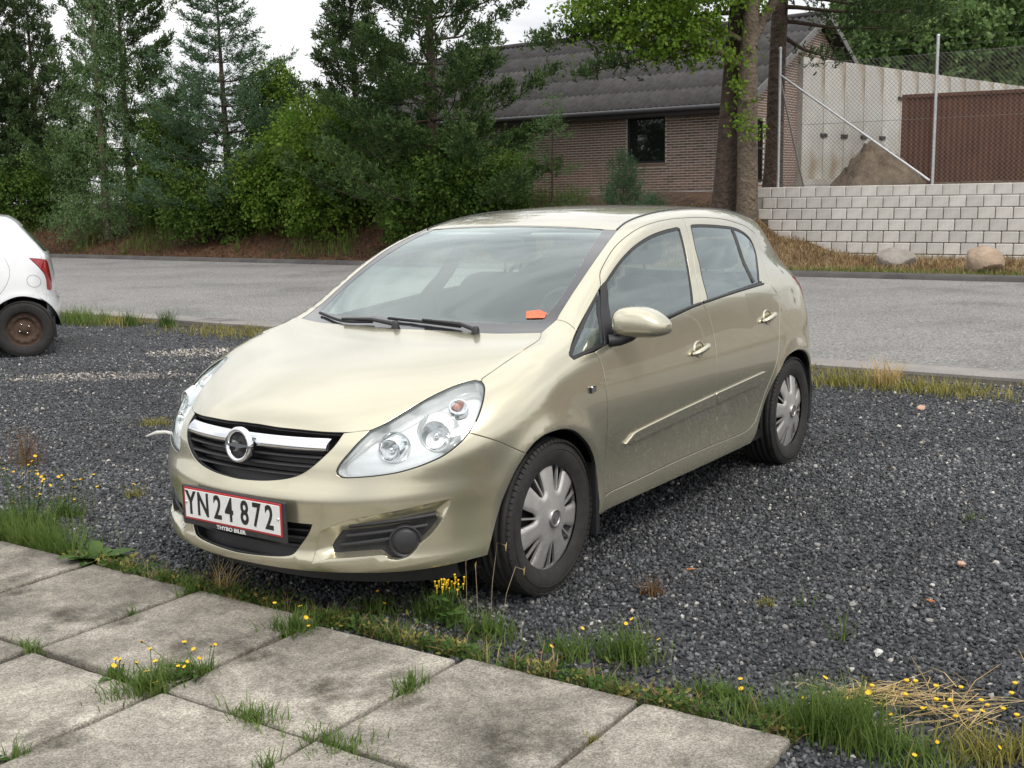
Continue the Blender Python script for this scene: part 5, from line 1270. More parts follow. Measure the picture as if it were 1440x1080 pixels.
# maker's ring emblem with its flash
ex = surf_x([0], [.647])[0]+.014
M = Matrix.Translation((ex, 0, .647)) @ Matrix.Rotation(rad(90-6), 4, 'Y')
M = M @ Matrix.Scale(1.17, 4)
b = MB(); b.lathe([(.040, -.004), (.040, .004), (.043, .009), (.048, .011), (.053, .009), (.056, .004), (.056, -.006)], 48, M)
Mz = M
flash = [(-.006, -.044), (.002, -.044), (.0015, -.010), (.010, -.012), (.004, .056), (-.003, .056), (-.001, .012), (-.009, .013)]
flash = [(.004, -.062), (.0065, -.006), (.0125, -.006), (-.002, .062), (-.0055, .006), (-.0115, .006)]
b.prism(flash, .0, .009, Mz)
b.build('emblem', [CHROME], gr)
b = MB(); b.lathe([(0, -.003), (.041, -.003), (.041, -.012), (0, -.012)], 40, M); b.build('emblem_backing', [INK], gr)
# --- lower grille
lgp = panel('lower_grille', loop(mir(lg_half)), CN, (PLAST, PLAST), car, sp=.04, gap=-.006, off=-.050)
b = MB(); lp = loop(mir(lg_half)); q = CN.lift(CN.inv(lp)); qn = grad(q); n = len(q)
b.add(np.vstack([q-qn*.004, q-qn*.052]).tolist(), [(i, (i+1) % n, n+(i+1) % n, n+i) for i in range(n)], smooth=True)
b.build('grille_surround', [PLAST], lgp)
for z, ym in ((.362, .305), (.332, .285), (.302, .262)):
    cross_bar(z, z+.008, ym, .03, -.022, 'grille_slat', PLAST, lgp)
# bright lip along the bottom of the lower opening is the rolled edge of the bumper itself
# --- number plate
plz, plx = .413, surf_x([0], [.45])[0]+.012
pf = MB(); pf.box((plx, 0, plz-.008), (.012, .536, .150), bev=.004); plate = pf.build('plate_frame', [PLAST], car)
p = MB(); p.box((plx+.007, 0, plz), (.004, .504, .120), bev=.001); pl = p.build('number_plate', [PLATER], plate)
p = MB(); p.box((plx+.0088, 0, plz), (.004, .490, .106), bev=.001); p.build('plate_field', [PLATEW], pl)
def text_mesh(name, s, size, material, M, parent, sx=1., bold=0.):
    cu = bpy.data.curves.new(name, 'FONT'); cu.body = s; cu.size = size; cu.align_x = 'CENTER'; cu.align_y = 'CENTER'; cu.extrude = .0006; cu.offset = bold; cu.resolution_u = 4
    t = bpy.data.objects.new(name, cu); C.objects.link(t)
    me = bpy.data.meshes.new_from_object(t)                # straight from the curve, no scene evaluation
    bpy.data.objects.remove(t); me.materials.clear(); me.materials.append(material)
    me.transform(M @ Matrix.Diagonal((sx, 1, 1, 1)))
    o = bpy.data.objects.new(name, me); C.objects.link(o); o.parent = parent
    return o
FACE = Matrix(((0, 0, 1, 0), (1, 0, 0, 0), (0, 1, 0, 0), (0, 0, 0, 1)))      # text x -> car +y (reads from in front)
for ch, yy in (('Y', -.213), ('N', -.147), ('2', -.070), ('4', -.009), ('8', .070), ('7', .131), ('2', .194)):
    text_mesh('plate_character', ch, .122, INK, Matrix.Translation((plx+.0112, yy, plz)) @ FACE, pl, .70, .0026)
text_mesh('frame_lettering', 'THYBO BILER', .020, WHITEP, Matrix.Translation((plx+.0068, -.01, plz-.072)) @ FACE, plate, 1.25, .0004)
for y in (-.238, .238):
    b = MB(); b.lathe([(0, .004), (.005, .003), (.006, 0)], 12, Matrix.Translation((plx+.011, y, plz+.005)) @ Matrix.Rotation(rad(90), 4, 'Y')); b.build('plate_screw', [CHROME], pl)
# --- headlights
hloop = loop(crv(np.vstack([HL, HL[:1]]), .010))
NL = lambda p: grad(np.asarray(p, float).reshape(1, 3))[0]
for s in (1, -1):
    sd = (s,)
    hd = panel('headlight', hloop, CN, (LAMPH, LAMPH), car, sp=.022, gap=.004, off=-.050, sides=sd)
    q = CN.lift(CN.inv(hloop)); qn = grad(q); cen = q.mean(0); inw = cen-q; inw /= np.linalg.norm(inw, axis=1, keepdims=True)
    n = len(q); W = np.vstack([q+inw*.0035-qn*.003, q+inw*.006-qn*.055])*[1, s, 1]
    mesh_obj('lamp_wall', W.tolist(), [(i, (i+1) % n, n+(i+1) % n, n+i) for i in range(n)], [LAMPH], hd, smooth=True)
    W = np.vstack([q+inw*.0005-qn*.0012, q+inw*.0055-qn*.0016, q+inw*.0055-qn*.008])*[1, s, 1]
    mesh_obj('lamp_seal', W.tolist(), [(k*n+i, k*n+(i+1) % n, (k+1)*n+(i+1) % n, (k+1)*n+i) for k in (0, 1) for i in range(n)], [RUBBER], hd, smooth=True)
    panel('lamp_lens', hloop, CN, (LENS, LENS), hd, sp=.022, gap=.0045, off=-.001, solid=False, thick=.003, lip=-.001, sides=sd)
    for (c0, r, dpt, ax) in ((LN['lamps'][0], .037, .045, (1, .30, .05)), (LN['lamps'][1], .050, .055, (1, .42, .06))):
        a = Vector(ax).normalized(); cc = Vector(c0)-Vector(NL(c0))*.020
        cc = Vector((cc.x, s*cc.y, cc.z)); a = Vector((a.x, s*a.y, a.z))
        M = Matrix.Translation(cc) @ a.to_track_quat('Z', 'Y').to_matrix().to_4x4()
        b = MB(); b.lathe([(r*(t**.5), -dpt+dpt*t) for t in np.linspace(0.02, 1, 12)], 32, M)
        rf = b.build('reflector', [SILVER], hd)
        b = MB(); b.lathe([(r*.985, -.004), (r*1.0, .001), (r*1.06, .003), (r*1.12, .001), (r*1.25, -.010), (r*1.55, -.030), (r*1.6, -.055)], 36, M)
        b.build('reflector_rim', [CHROME if r < .04 else LAMPH], hd)
        b = MB(); b.lathe([(0, -.008), (.008, -.009), (.011, -.016), (.011, -dpt)], 16, M); b.build('bulb', [CHROME], rf)
    c0 = LN['lamps'][2]; nv = Vector(NL(c0)); cc = Vector(c0)-nv*.018
    M = Matrix.Translation((cc.x, s*cc.y, cc.z)) @ Vector((nv.x, s*nv.y, nv.z)).to_track_quat('Z', 'Y').to_matrix().to_4x4()
    b = MB(); b.lathe([(.030*(t**.5), -.03+.03*t) for t in np.linspace(.02, 1, 8)]+[(.034, .002), (.036, -.03)], 24, M); rf = b.build('indicator_reflector', [SILVER], hd)
    b = MB(); b.lathe([(0, .006), (.010, .003), (.014, -.006), (.012, -.026)], 16, M @ Matrix.Translation((-.008, .0, 0))); b.build('indicator_bulb', [AMBER], rf)
# --- wings
tri = L('triangle')
seam = A((-.33, .681, 1.016), (-.325, .72, 1.000), (-.32, .757, .981))
arch_t = crv(np.vstack([arch[5:], A((-.305, .852, .40), (-.318, .850, .32), (-.322, .848, .236)).reshape(-1, 3)]))
dfr = A((-.352, .822, .896), (-.372, .839, .849), (-.380, .856, .764), (-.381, .864, .636), (-.383, .855, .522), (-.383, .847, .409), (-.376, .856, .319), (-.374, .857, .305))
wing = loop(crv(shut[::-1]), crv(HL[12:19], .01), fend_line, arch_t, lin([(-.322, .848, .236), (-.374, .85, .236)]), lin([(-.374, .85, .236), dfr[-1]]), crv(dfr[::-1]),
            crv(A((-.352, .822, .896), (-.27, .820, .893), (-.188, .819, .886), (-.176, .807, .902), (-.202, .795, .919))), crv(A((-.202, .795, .919), (-.257, .776, .949), (-.32, .757, .981))),
            crv(seam[::-1]), crv(A((-.33, .681, 1.016), (-.29, .655, 1.003), (-.222, .653, .979))))
wing = loop(crv(shut), lin([(-.222, .653, .979), (-.29, .653, 1.003), (-.33, .660, 1.022)]), crv(A((-.33, .660, 1.022), (-.33, .70, 1.01), (-.32, .757, .981))),
            crv(A((-.32, .757, .981), (-.257, .776, .949), (-.202, .795, .919), (-.176, .807, .902), (-.188, .819, .886), (-.27, .820, .893), (-.352, .822, .896))),
            crv(dfr), lin([dfr[-1], (-.374, .85, .236), (-.322, .848, .236)]), crv(arch_t[::-1], .02), crv(np.vstack([fend_line[::-1]]), .02), crv(HL[18:11:-1], .01))
panel('front_wing', wing, CS, BACKS, car, sp=.024, sides=(1, -1))
# --- doors
b_mid = crv(A((-1.600, .600, 1.393), (-1.50, .70, 1.20), (-1.385, .807, 1.000), (-1.43, .83, .94), (-1.442, .85, .82), (-1.425, .866, .66), (-1.408, .861, .52), (-1.392, .851, .42), (-1.396, .853, .316)))
b_mid = np.vstack([lin([(-1.600, .600, 1.393), (-1.385, .807, 1.000)]), crv(A((-1.385, .807, 1.000), (-1.42, .828, .945), (-1.438, .85, .82), (-1.425, .866, .66), (-1.408, .861, .52), (-1.394, .851, .42), (-1.396, .853, .316)))])
arc = L('roof_arc'); arc = arc[np.argsort(-arc[:, 0])]
arcF = crv(np.vstack([A((-.60, .714, 1.140)).reshape(1, 3), arc[(arc[:, 0] < -.62) & (arc[:, 0] > -1.57)], A((-1.600, .600, 1.393)).reshape(1, 3)]))
arcR = crv(np.vstack([A((-1.600, .600, 1.393)).reshape(1, 3), arc[arc[:, 0] < -1.65]]))
sillF = lin([dfr[-1], (-.681, .849, .311), (-1.021, .851, .316), (-1.396, .853, .316)])
sillR = lin([(-1.396, .853, .316), (-1.60, .853, .311), (-1.768, .852, .307)])
fg = L('front_glass')
gtop = crv(np.vstack([A((-.640, .704, 1.148)).reshape(1, 3), fg[1:7]])); gback = crv(fg[7:11])
gbelt = crv(A((-1.292, .808, .990), (-1.15, .815, .976), (-.998, .820, .960), (-.75, .822, .945), (-.51, .818, .928)))
tri_bot = crv(A((-.51, .818, .928), (-.44, .820, .912), (-.352, .822, .896)))
fd_loop = loop(crv(dfr), sillF, b_mid[::-1], arcF[::-1], lin([(-.60, .714, 1.140), (-.640, .704, 1.148)]), gtop, gback, lin([fg[10], (-1.292, .808, .990)]), gbelt, tri_bot)
rr = L('rdoor_rear')
rdr = crv(np.vstack([arc[-1:], rr[1:]]))
rg = L('rear_glass')
rg_loop = loop(crv(np.vstack([rg[0:10]])), crv(A(rg[9], (-2.18, .776, 1.034), (-1.861, .792, 1.022), (-1.6, .802, 1.008), (-1.45, .806, .998))), crv(np.vstack([A((-1.45, .806, .998)).reshape(1, 3), rg[13:15], rg[:1]])))
rd_loop = loop(b_mid, sillR, rdr[::-1], arcR[::-1])
fdoors = panel('front_door', fd_loop, CS, CABIN, car, sp=.026, sides=(1, -1))
rdoors = panel('rear_door', rd_loop, CS, CABIN, car, holes=[rg_loop], sp=.026, sides=(1, -1))
# door glass, black edges, waist moulding
fgl = loop(lin([(-.668, .700, 1.158), (-.640, .704, 1.148)]) if False else gtop, gback, lin([fg[10], (-1.292, .808, .990)]), gbelt, lin([(-.51, .818, .928), (-.640, .704, 1.148)]))
def inset_loop(P, chart, d):
    U = chart.inv(P); n = len(U)
    if area2(U) < 0: U = U[::-1]
    T = np.roll(U, -1, 0)-np.roll(U, 1, 0); T /= np.maximum(np.linalg.norm(T, axis=1, keepdims=True), 1e-9)
    I = np.stack([-T[:, 1], T[:, 0]], 1)
    dd = np.array([d(p) if callable(d) else d for p in P]) if callable(d) else np.full(n, d)
    return chart.lift(U+I*dd[:, None])
def glazing(name, lp, door, s, edge):
    g = panel(name, lp, CS, (SDG, SDG), door, sp=.04, off=-.005, gap=.002, solid=False, thick=.003, lip=0, sides=(s,))
    inn = inset_loop(lp, CS, edge)
    panel('window_seal', lp, CS, (TRIM, TRIM), g, holes=[inn], sp=.05, off=-.0025, gap=.001, thick=.006, lip=.001, sides=(s,))
    return g
for k, s in ((0, 1), (1, -1)):
    glazing('door_window', fgl, fdoors[k], s, .011)
    glazing('door_window', rg_loop, rdoors[k], s, .010)
    # divider bar of the rear window
    dv = loop(lin([(-2.135, .640, 1.330), (-2.158, .638, 1.322)], .02), lin([(-2.158, .638, 1.322), (-2.100, .775, 1.048)], .03), lin([(-2.100, .775, 1.048), (-2.070, .778, 1.045)], .02), lin([(-2.070, .778, 1.045), (-2.135, .640, 1.330)], .03))
    panel('window_divider', dv, CS, (TRIM, TRIM), rdoors[k], sp=.04, off=.000, gap=.0, thick=.008, lip=0, sides=(s,))
    # waist mouldings
    def mould(x0, x1, door):
        xs = np.linspace(x0, x1, 24)
        zt = np.interp(-xs, [.51, .75, 1.0, 1.29, 1.45, 1.6, 1.861, 2.187], [.936, .952, .971, 1.000, 1.010, 1.018, 1.033, 1.046])
        zb = np.interp(-xs, [.51, .75, 1.0, 1.29, 1.45, 1.6, 1.861, 2.187], [.922, .938, .955, .983, .994, 1.003, 1.018, 1.033])
        rows = []
        for zz, o in ((zb, .001), (zb+.003, .007), (zt-.004, .007), (zt, .001)):
            P = CS.lift(CS.inv(np.stack([xs, .8+0*xs, zz], 1)))
            N = grad(P); rows.append((P+N*o)*[1, s, 1])
        m = len(xs); V = np.vstack(rows)
        f = [(r*m+i, r*m+i+1, (r+1)*m+i+1, (r+1)*m+i) for r in range(3) for i in range(m-1)]
        mesh_obj('waist_moulding', V.tolist(), f if s < 0 else [q[::-1] for q in f], [TRIM], door, smooth=True)
    mould(-.50, -1.375, fdoors[k]); mould(-1.395, -2.19, rdoors[k])
    # black corner behind the windscreen pillar: fixed pane, and the sail that carries the mirror
    tA = loop(crv(A((-.176, .807, .902), (-.202, .795, .919), (-.327, .757, .98), (-.456, .732, 1.053), (-.592, .713, 1.138))), lin([(-.592, .713, 1.138), (-.511, .765, 1.034), (-.441, .815, .922), (-.432, .820, .911)]), crv(A((-.432, .820, .911), (-.318, .819, .898), (-.188, .819, .886), (-.176, .807, .902))))
    cw = panel('corner_window', tA, CS, (SDG, SDG), car, sp=.04, off=-.005, gap=.001, solid=False, thick=.003, lip=0, sides=(s,))
    panel('window_seal', tA, CS, (TRIM, TRIM), cw, holes=[inset_loop(tA, CS, .014)], sp=.05, off=-.001, gap=.001, thick=.006, lip=.002, sides=(s,))
    tB = loop(lin([(-.596, .713, 1.136), (-.640, .704, 1.148)]), lin([(-.640, .704, 1.148), (-.51, .818, .928)]), lin([(-.51, .818, .928), (-.436, .820, .912)]), lin([(-.436, .820, .912), (-.445, .815, .922), (-.515, .765, 1.034), (-.596, .713, 1.136)]))
    panel('mirror_sail', tB, CS, (TRIM, TRIM), fdoors[k], sp=.04, off=.000, gap=.001, thick=.008, lip=.002, sides=(s,))
    # rubbing strips
    for key, door in (('rub_front', fdoors[k]), ('rub_rear', rdoors[k])):
        R = np.array(LN[key], float)
        if key == 'rub_front':
            lp = loop(crv(R[:4]), lin([R[3], R[4]]), lin([R[4], R[5]]), crv(R[5:]), lin([R[-1], R[0]]))
        else: lp = loop(lin([R[0], R[1], R[2]]), crv(R[2:4]), lin([R[3], R[4], R[5]]), lin([R[5], R[0]]))
        panel('rubbing_strip', lp, CS, (PAINT, PAINT), door, sp=.012, off=.011, gap=.0005, thick=.012, lip=-.003, sides=(s,),
              bulge=None)
    # handles
    for hp, door in ((LN['handles'][0], fdoors[k]), (LN['handles'][1], rdoors[k])):
        hp = CS.lift(CS.inv(A(*hp).reshape(1, 3)))[0]; nv = Vector(NL(hp)); up = Vector((0, 0, 1)); fx = Vector((1, 0, 0)); fx = (fx-nv*fx.dot(nv)).normalized(); uz = nv.cross(fx)
        if uz.z < 0: uz = -uz
        def T(a, bb, c): v = Vector(hp)+fx*a+uz*bb+nv*c; return (v.x, s*v.y, v.z)
        tl = .10
        b = MB(); b.tube([T(.074, -.013+.0, .002), T(.066, -.011, .018), T(.035, -.004, .030), T(-.03, .006, .031), T(-.062, .011, .022), T(-.072, .013, .002)], [.009, .012, .0135, .0135, .012, .009], 10)
        h = b.build('door_handle', [PAINT], door)
        b = MB(); prof = []
        for i in range(6):
            t = i/5
            prof.append([T(.046*t*math.cos(a)+.0, .034*t*math.sin(a)+.004, -.016*(1-t**2)-.001 if True else 0) for a in np.linspace(0, 2*PI, 24, endpoint=False)])
        vs = [v for r in prof for v in r]
        b.add(vs, [(i*24+j, i*24+(j+1) % 24, (i+1)*24+(j+1) % 24, (i+1)*24+j) for i in range(5) for j in range(24)], smooth=True)
        # the dished cup sits in a slightly raised collar so it reads from outside
        cup = []
        for r_, c_ in ((1.0, .0045), (1.06, .006), (1.14, .003), (1.18, -.001)):
            cup += [T(.046*r_*math.cos(a), .034*r_*math.sin(a)+.004, c_) for a in np.linspace(0, 2*PI, 24, endpoint=False)]
        b2 = MB(); b2.add(cup, [(i*24+j, i*24+(j+1) % 24, (i+1)*24+(j+1) % 24, (i+1)*24+j) for i in range(3) for j in range(24)], smooth=True)
        b2.add([T(.046*math.cos(a), .034*math.sin(a)+.004, .0015) for a in np.linspace(0, 2*PI, 24, endpoint=False)], [tuple(range(24))])
        b2.build('handle_cup', [PAINT], h)
# side repeater lamp on the wing
for s in (1, -1):
    bp = CS.lift(CS.inv(A(*LN['badge'][0]).reshape(1, 3)))[0]
    b = MB(); b.box((bp[0]-.002, s*(bp[1]+.004), bp[2]), (.036, .014, .026), bev=.005); r = b.build('side_repeater', [SILVER], car)
    b = MB(); b.box((bp[0]+.019, s*(bp[1]+.003), bp[2]-.002), (.007, .014, .024), bev=.002); b.build('repeater_edge', [TRIM], r)
# --- body side: pillar, roof rail, quarter, sill
lamp = A((-2.700, .752, 1.032), (-2.86, .700, 1.035), (-2.97, .62, 1.03), (-3.03, .60, .93), (-3.05, .62, .82), (-2.96, .75, .815), (-2.90, .775, .86), (-2.82, .772, .96))
lamp = CR.lift(CR.inv(lamp))
rail = A((-1.037, .547, 1.356), (-1.157, .527, 1.385), (-1.355, .516, 1.413), (-1.583, .512, 1.429), (-1.9, .508, 1.432), (-2.3, .495, 1.42), (-2.7, .465, 1.375), (-2.86, .44, 1.33))
wsr = A((-.33, .660, 1.022), (-.39, .647, 1.055), (-.522, .634, 1.132), (-.708, .613, 1.231), (-.885, .583, 1.307), (-1.037, .547, 1.356))
arch_r = A((-2.76, .845, .52), (-2.634, .865, .612), (-2.49, .875, .650), (-2.331, .875, .632), (-2.245, .870, .572), (-2.17, .862, .51), (-2.04, .852, .36), (-1.96, .85, .27), (-1.90, .845, .232))
bs = loop(crv(wsr), crv(rail), crv(A((-2.86, .44, 1.33), (-2.93, .52, 1.20), (-2.97, .62, 1.03))), crv(np.vstack([lamp[2:0:-1]])), crv(np.vstack([lamp[1:2], lamp[0:1]])), crv(np.vstack([lamp[0:1], lamp[7:4:-1]])),
          lin([lamp[5], (-2.84, .835, .60), (-2.76, .845, .52)]), crv(arch_r), lin([(-1.90, .845, .232), (-.374, .85, .236)]), lin([(-.374, .85, .236), dfr[-1]]), sillF, sillR, rdr[::-1], arcR[::-1], arcF[::-1],
          crv(A((-.600, .714, 1.140), (-.456, .732, 1.053), (-.32, .757, .981))), crv(A((-.32, .757, .981), (-.33, .70, 1.01), (-.33, .660, 1.022))))
panel('body_side', bs, CS, CABIN, car, sp=.028, sides=(1, -1))
for s in (1, -1):
    tl = panel('tail_lamp', loop(crv(np.vstack([lamp, lamp[:1]]))), Chart('R', (-2.4, .2, .9)) if False else CR, (REDL, REDL), car, sp=.03, off=.004, sides=(s,))
# --- roof
hdr = crv(A((-1.033, 0, 1.3765), (-1.027, .296, 1.369), (-1.022, .497, 1.357), (-1.037, .547, 1.356)))
roof_half = np.vstack([hdr, crv(rail), crv(A((-2.86, .44, 1.33), (-2.91, .25, 1.345), (-2.93, 0, 1.35)))])
panel('roof_panel', loop(mir(roof_half)), CZR, (PAINT, HEADL), car, sp=.034, lip=.0015, gap=.003)
b = MB()
for s in (1, -1):
    q = crv(rail)[::3]; q = CZR.lift(CZR.inv(q)); b.tube([(p[0], s*p[1], p[2]-.001) for p in q], .0055, 6)
b.build('roof_moulding', [TRIM], car)
# --- windscreen
ws_half = np.vstack([crv(cowl[::-1]), lin([cowl[0], (-.29, .655, 1.003)]), crv(np.vstack([A((-.29, .655, 1.003)).reshape(1, 3), wsr])), crv(hdr[::-1], .03)])
wsl = loop(mir(ws_half))
wscreen = panel('windscreen', wsl, CZR, (WSG, WSG), car, sp=.045, off=-.004, gap=.003, solid=False, thick=.004, lip=0)
in_half = np.vstack([crv(A((-.205, 0, 1.0), (-.225, .3, 1.0), (-.258, .5, 1.0), (-.292, .598, 1.0))), crv(A((-.292, .598, 1.0), (-.452, .600, 1.092), (-.646, .572, 1.197), (-1.022, .487, 1.348))), crv(A((-1.022, .487, 1.348), (-1.012, .3, 1.36), (-1.018, 0, 1.37)))])
panel('windscreen_edge', wsl, CZR, (FRIT, FRIT), wscreen, holes=[loop(mir(in_half))], sp=.05, off=-.0025, gap=.002, thick=.004, lip=.003)
stk = A((-.337, .507, 1.05), (-.360, .555, 1.051), (-.352, .598, 1.035), (-.324, .604, 1.023), (-.300, .530, 1.023))
sk = panel('windscreen_sticker', loop(lin(np.vstack([stk, stk[:1]]), .02)), CZR, (mat('orange_sticker', (.80, .16, .07), .5, noise=(60, .25)), TRIM), wscreen, sp=.03, off=.0005, gap=0, thick=.001, lip=0)
# --- tail: hatch, rear window, bumper
rw = np.vstack([crv(A((-2.94, 0, 1.315), (-2.93, .2, 1.31), (-2.90, .40, 1.285))), crv(A((-2.90, .40, 1.285), (-2.95, .48, 1.17), (-3.0, .52, 1.06))), crv(A((-3.0, .52, 1.06), (-3.05, .3, 1.04), (-3.06, 0, 1.035)))])
hatch = np.vstack([crv(A((-2.93, 0, 1.348), (-2.91, .25, 1.343), (-2.86, .44, 1.33))), crv(A((-2.86, .44, 1.33), (-2.93, .52, 1.20), (-2.97, .62, 1.03))), crv(lamp[2:5]), crv(A((-3.05, .62, .82), (-3.13, .5, .60), (-3.14, .25, .585), (-3.15, 0, .58)))])
hp = panel('tailgate', loop(mir(hatch)), CR, BACKS, car, holes=[loop(mir(rw))], sp=.05)
panel('rear_window', loop(mir(rw)), CR, (SDG, SDG), hp, sp=.06, off=-.004, solid=False, thick=.003, lip=0)
rb = np.vstack([crv(A((-3.15, 0, .578), (-3.14, .25, .583), (-3.13, .5, .598), (-3.05, .62, .818))), crv(np.vstack([lamp[4:6]])), lin([lamp[5], (-2.84, .835, .60), (-2.76, .845, .52)]), crv(A((-2.76, .845, .52), (-2.815, .835, .42), (-2.83, .82, .25))), crv(A((-2.83, .82, .25), (-3.0, .7, .22), (-3.12, .4, .22), (-3.14, 0, .22)))])
panel('rear_bumper', loop(mir(rb)), CR, BACKS, car, sp=.05)
# --- floor pan and wheel housings
b = MB()
b.box((-.30+.0, 0, .215), (1.5, 1.10, .05)); b.box((-1.55, 0, .225), (1.55, 1.56, .05)); b.box((-2.55, 0, .25), (.95, 1.10, .05))
b.box((-.42, 0, .55), (.04, 1.5, .66)); b.box((.55, 0, .33), (.08, 1.1, .2))
b.build('floor_pan', [TRIM], car)
for x in (0, -2.511):
    for s in (1, -1):
        b = MB(); M = Matrix.Translation((x, s*.55, .30)) @ Matrix.Rotation(rad(-90*s), 4, 'X')
        b.lathe([(0, 0), (.355, 0), (.362, .20)], 28, M, a0=PI, a1=2*PI) if s > 0 else b.lathe([(0, 0), (.355, 0), (.362, .20)], 28, M, a0=0, a1=PI)
        b.build('wheel_housing', [TRIM], car)
# mud flaps behind the front wheels
for s in (1, -1):
    b = MB(); b.prism([(-.292, .455), (-.305, .455), (-.330, .30), (-.325, .16), (-.300, .16), (-.300, .30)], .60, .853, Matrix(((1, 0, 0, 0), (0, 0, s, 0), (0, 1, 0, 0), (0, 0, 0, 1))))
    b.build('mud_flap', [RUBBER], car)
    b = MB(); b.prism([(-2.765, .53), (-2.78, .53), (-2.83, .38), (-2.80, .22), (-2.77, .22), (-2.79, .38)], .60, .842, Matrix(((1, 0, 0, 0), (0, 0, s, 0), (0, 1, 0, 0), (0, 0, 0, 1))))
    b.build('mud_flap', [RUBBER], car)
# --- wheels
def make_tyre(R=.307, rim=.212, w=.195):
    h = w/2
    prof = [(rim-.012, -h*.82), (rim+.004, -h*.92), (rim+.035, -h*1.0), (R-.045, -h*.99), (R-.018, -h*.90), (R-.006, -h*.78)]
    for g in (-.5, -.17, .17, .5):
        prof += [(R-.002+.002*(1-abs(g)), h*g-.007), (R-.010, h*g-.005), (R-.010, h*g+.005), (R-.002+.002*(1-abs(g)), h*g+.007)]
    prof += [(R-.006, h*.78), (R-.018, h*.90), (R-.045, h*.99), (rim+.035, h*1.0), (rim+.004, h*.92), (rim-.012, h*.82)]
    b = MB(); b.lathe(prof, 72, smooth=True)
    # shoulder tread blocks
    for k in range(78):
        a = 2*PI*k/78
        for sd in (1, -1):
            M = Matrix.Rotation(a, 4, 'Z') @ Matrix.Translation((R-.0125, 0, sd*h*.79)) @ Matrix.Rotation(rad(sd*14), 4, 'Y')
            b.add([M @ Vector(v) for v in [(-.006, -.0095, -.016), (.008, -.0095, -.014), (.008, .0095, -.014), (-.006, .0095, -.016), (-.008, -.0095, .019), (.0035, -.0095, .014), (.0035, .0095, .014), (-.008, .0095, .019)]],
                  [(0, 1, 2, 3), (4, 7, 6, 5), (0, 4, 5, 1), (2, 6, 7, 3), (1, 5, 6, 2), (0, 3, 7, 4)])
    for rr_, hh in ((rim+.05, h*1.002),):
        b.lathe([(rr_, hh-.001), (rr_+.002, hh+.0015), (rr_+.004, hh-.001)], 72)
    return b
def cap_height(r): return .091-.10*np.clip(r-.075, 0, 1)**1.5*4+.012*np.exp(-(r/.06)**2)-.0
def make_hubcap(R=.217):
    tt = np.linspace(0, 2*PI, 96, endpoint=False)
    outer = np.stack([R*np.cos(tt), R*np.sin(tt)], 1); holes = []
    for k in range(7):
        a0 = rad(90)+2*PI*k/7
        for sd in (-1, 1):
            r0, r1 = .104, .194
            def W(r): return (.0145+.0265*np.clip((r-r0)/(r1-r0), 0, 1))*np.clip((r-r0+.004)/.016, .12, 1)**.5/r
            rs = np.concatenate([r0+np.array([0, .004, .009]), np.linspace(r0+.018, r1, 8)]); rib = .0034
            inn = [(r*math.cos(a0+sd*rib/r), r*math.sin(a0+sd*rib/r)) for r in rs]
            out = [(r*math.cos(a0+sd*(W(r))), r*math.sin(a0+sd*(W(r)))) for r in rs[::-1]]
            top = [(.203*math.cos(a0+sd*(W(r1)*t)), .203*math.sin(a0+sd*(W(r1)*t))) for t in (.25, .5, .75, .93)]
            h = np.array(inn+top+out)
            if area2(h) > 0: h = h[::-1]
            holes.append(h)
    V, Fc, bl = triang([outer]+holes, .010)
    r = np.hypot(V[:, 0], V[:, 1]); z = cap_height(r)
    # edges of the openings fall away, spokes crowned
    dmin = np.full(len(V), 9.)
    for h in holes: dmin = np.minimum(dmin, segdist(V, h))
    z = z-.006*np.exp(-(dmin/.006)**2); z = z-.006*np.clip((r-.205)/.009, 0, 1)
    vs = np.column_stack([V, z]).tolist(); n = len(vs); fs = [tuple(f) for f in Fc.tolist()]; mi = [0]*len(fs)
    for l in bl:
        k = len(l); b0 = len(vs)
        vs += [(vs[i][0], vs[i][1], vs[i][2]-.010) for i in l]
        for a in range(k): fs.append((l[a], b0+a, b0+(a+1) % k, l[(a+1) % k])); mi.append(0)
    return vs, fs
TY = make_tyre(); HCv, HCf = make_hubcap()
def make_wheel(x, s, spin):
    w = MB(); w.v, w.f, w.m, w.sm = TY.v, TY.f, TY.m, TY.sm
    M = Matrix.Translation((x, s*.742, .302)) @ Matrix.Rotation(rad(-90*s), 4, 'X') @ Matrix.Rotation(spin, 4, 'Z')
    wh = w.build('wheel', [TYRE], car); wh.matrix_local = M
    hc = mesh_obj('hubcap', HCv, HCf, [WHEELS], wh, smooth=False)
    hc.data.polygons.foreach_set('use_smooth', [True]*len(hc.data.polygons))
    try: hc.data.set_sharp_from_angle(angle=rad(40))
    except Exception: pass
    b = MB(); b.lathe([(0, .045), (.10, .045), (.16, .035), (.19, .040), (.204, .055), (.209, .066), (.209, .04)], 48); b.build('rim', [TRIM], wh)
    b = MB(); b.lathe([(.026, .104), (.028, .1085), (.032, .1095), (.036, .108), (.038, .098)], 32)
    b.prism([(.003, -.036), (.005, -.004), (.010, -.004), (-.001, .036), (-.004, .004), (-.009, .004)], .100, .1085); em = b.build('emblem', [mat('emblem_silver', (.42, .41, .40), .3, .8)], wh)
    b = MB(); b.lathe([(0, .1045), (.028, .1045), (.038, .097)], 24); b.build('emblem_backing', [mat('emblem_grey', (.22, .22, .22), .4, .6)], em)
    return wh
make_wheel(0, 1, rad(2)); make_wheel(0, -1, 0); make_wheel(-2.511, 1, rad(-22)); make_wheel(-2.511, -1, .3)
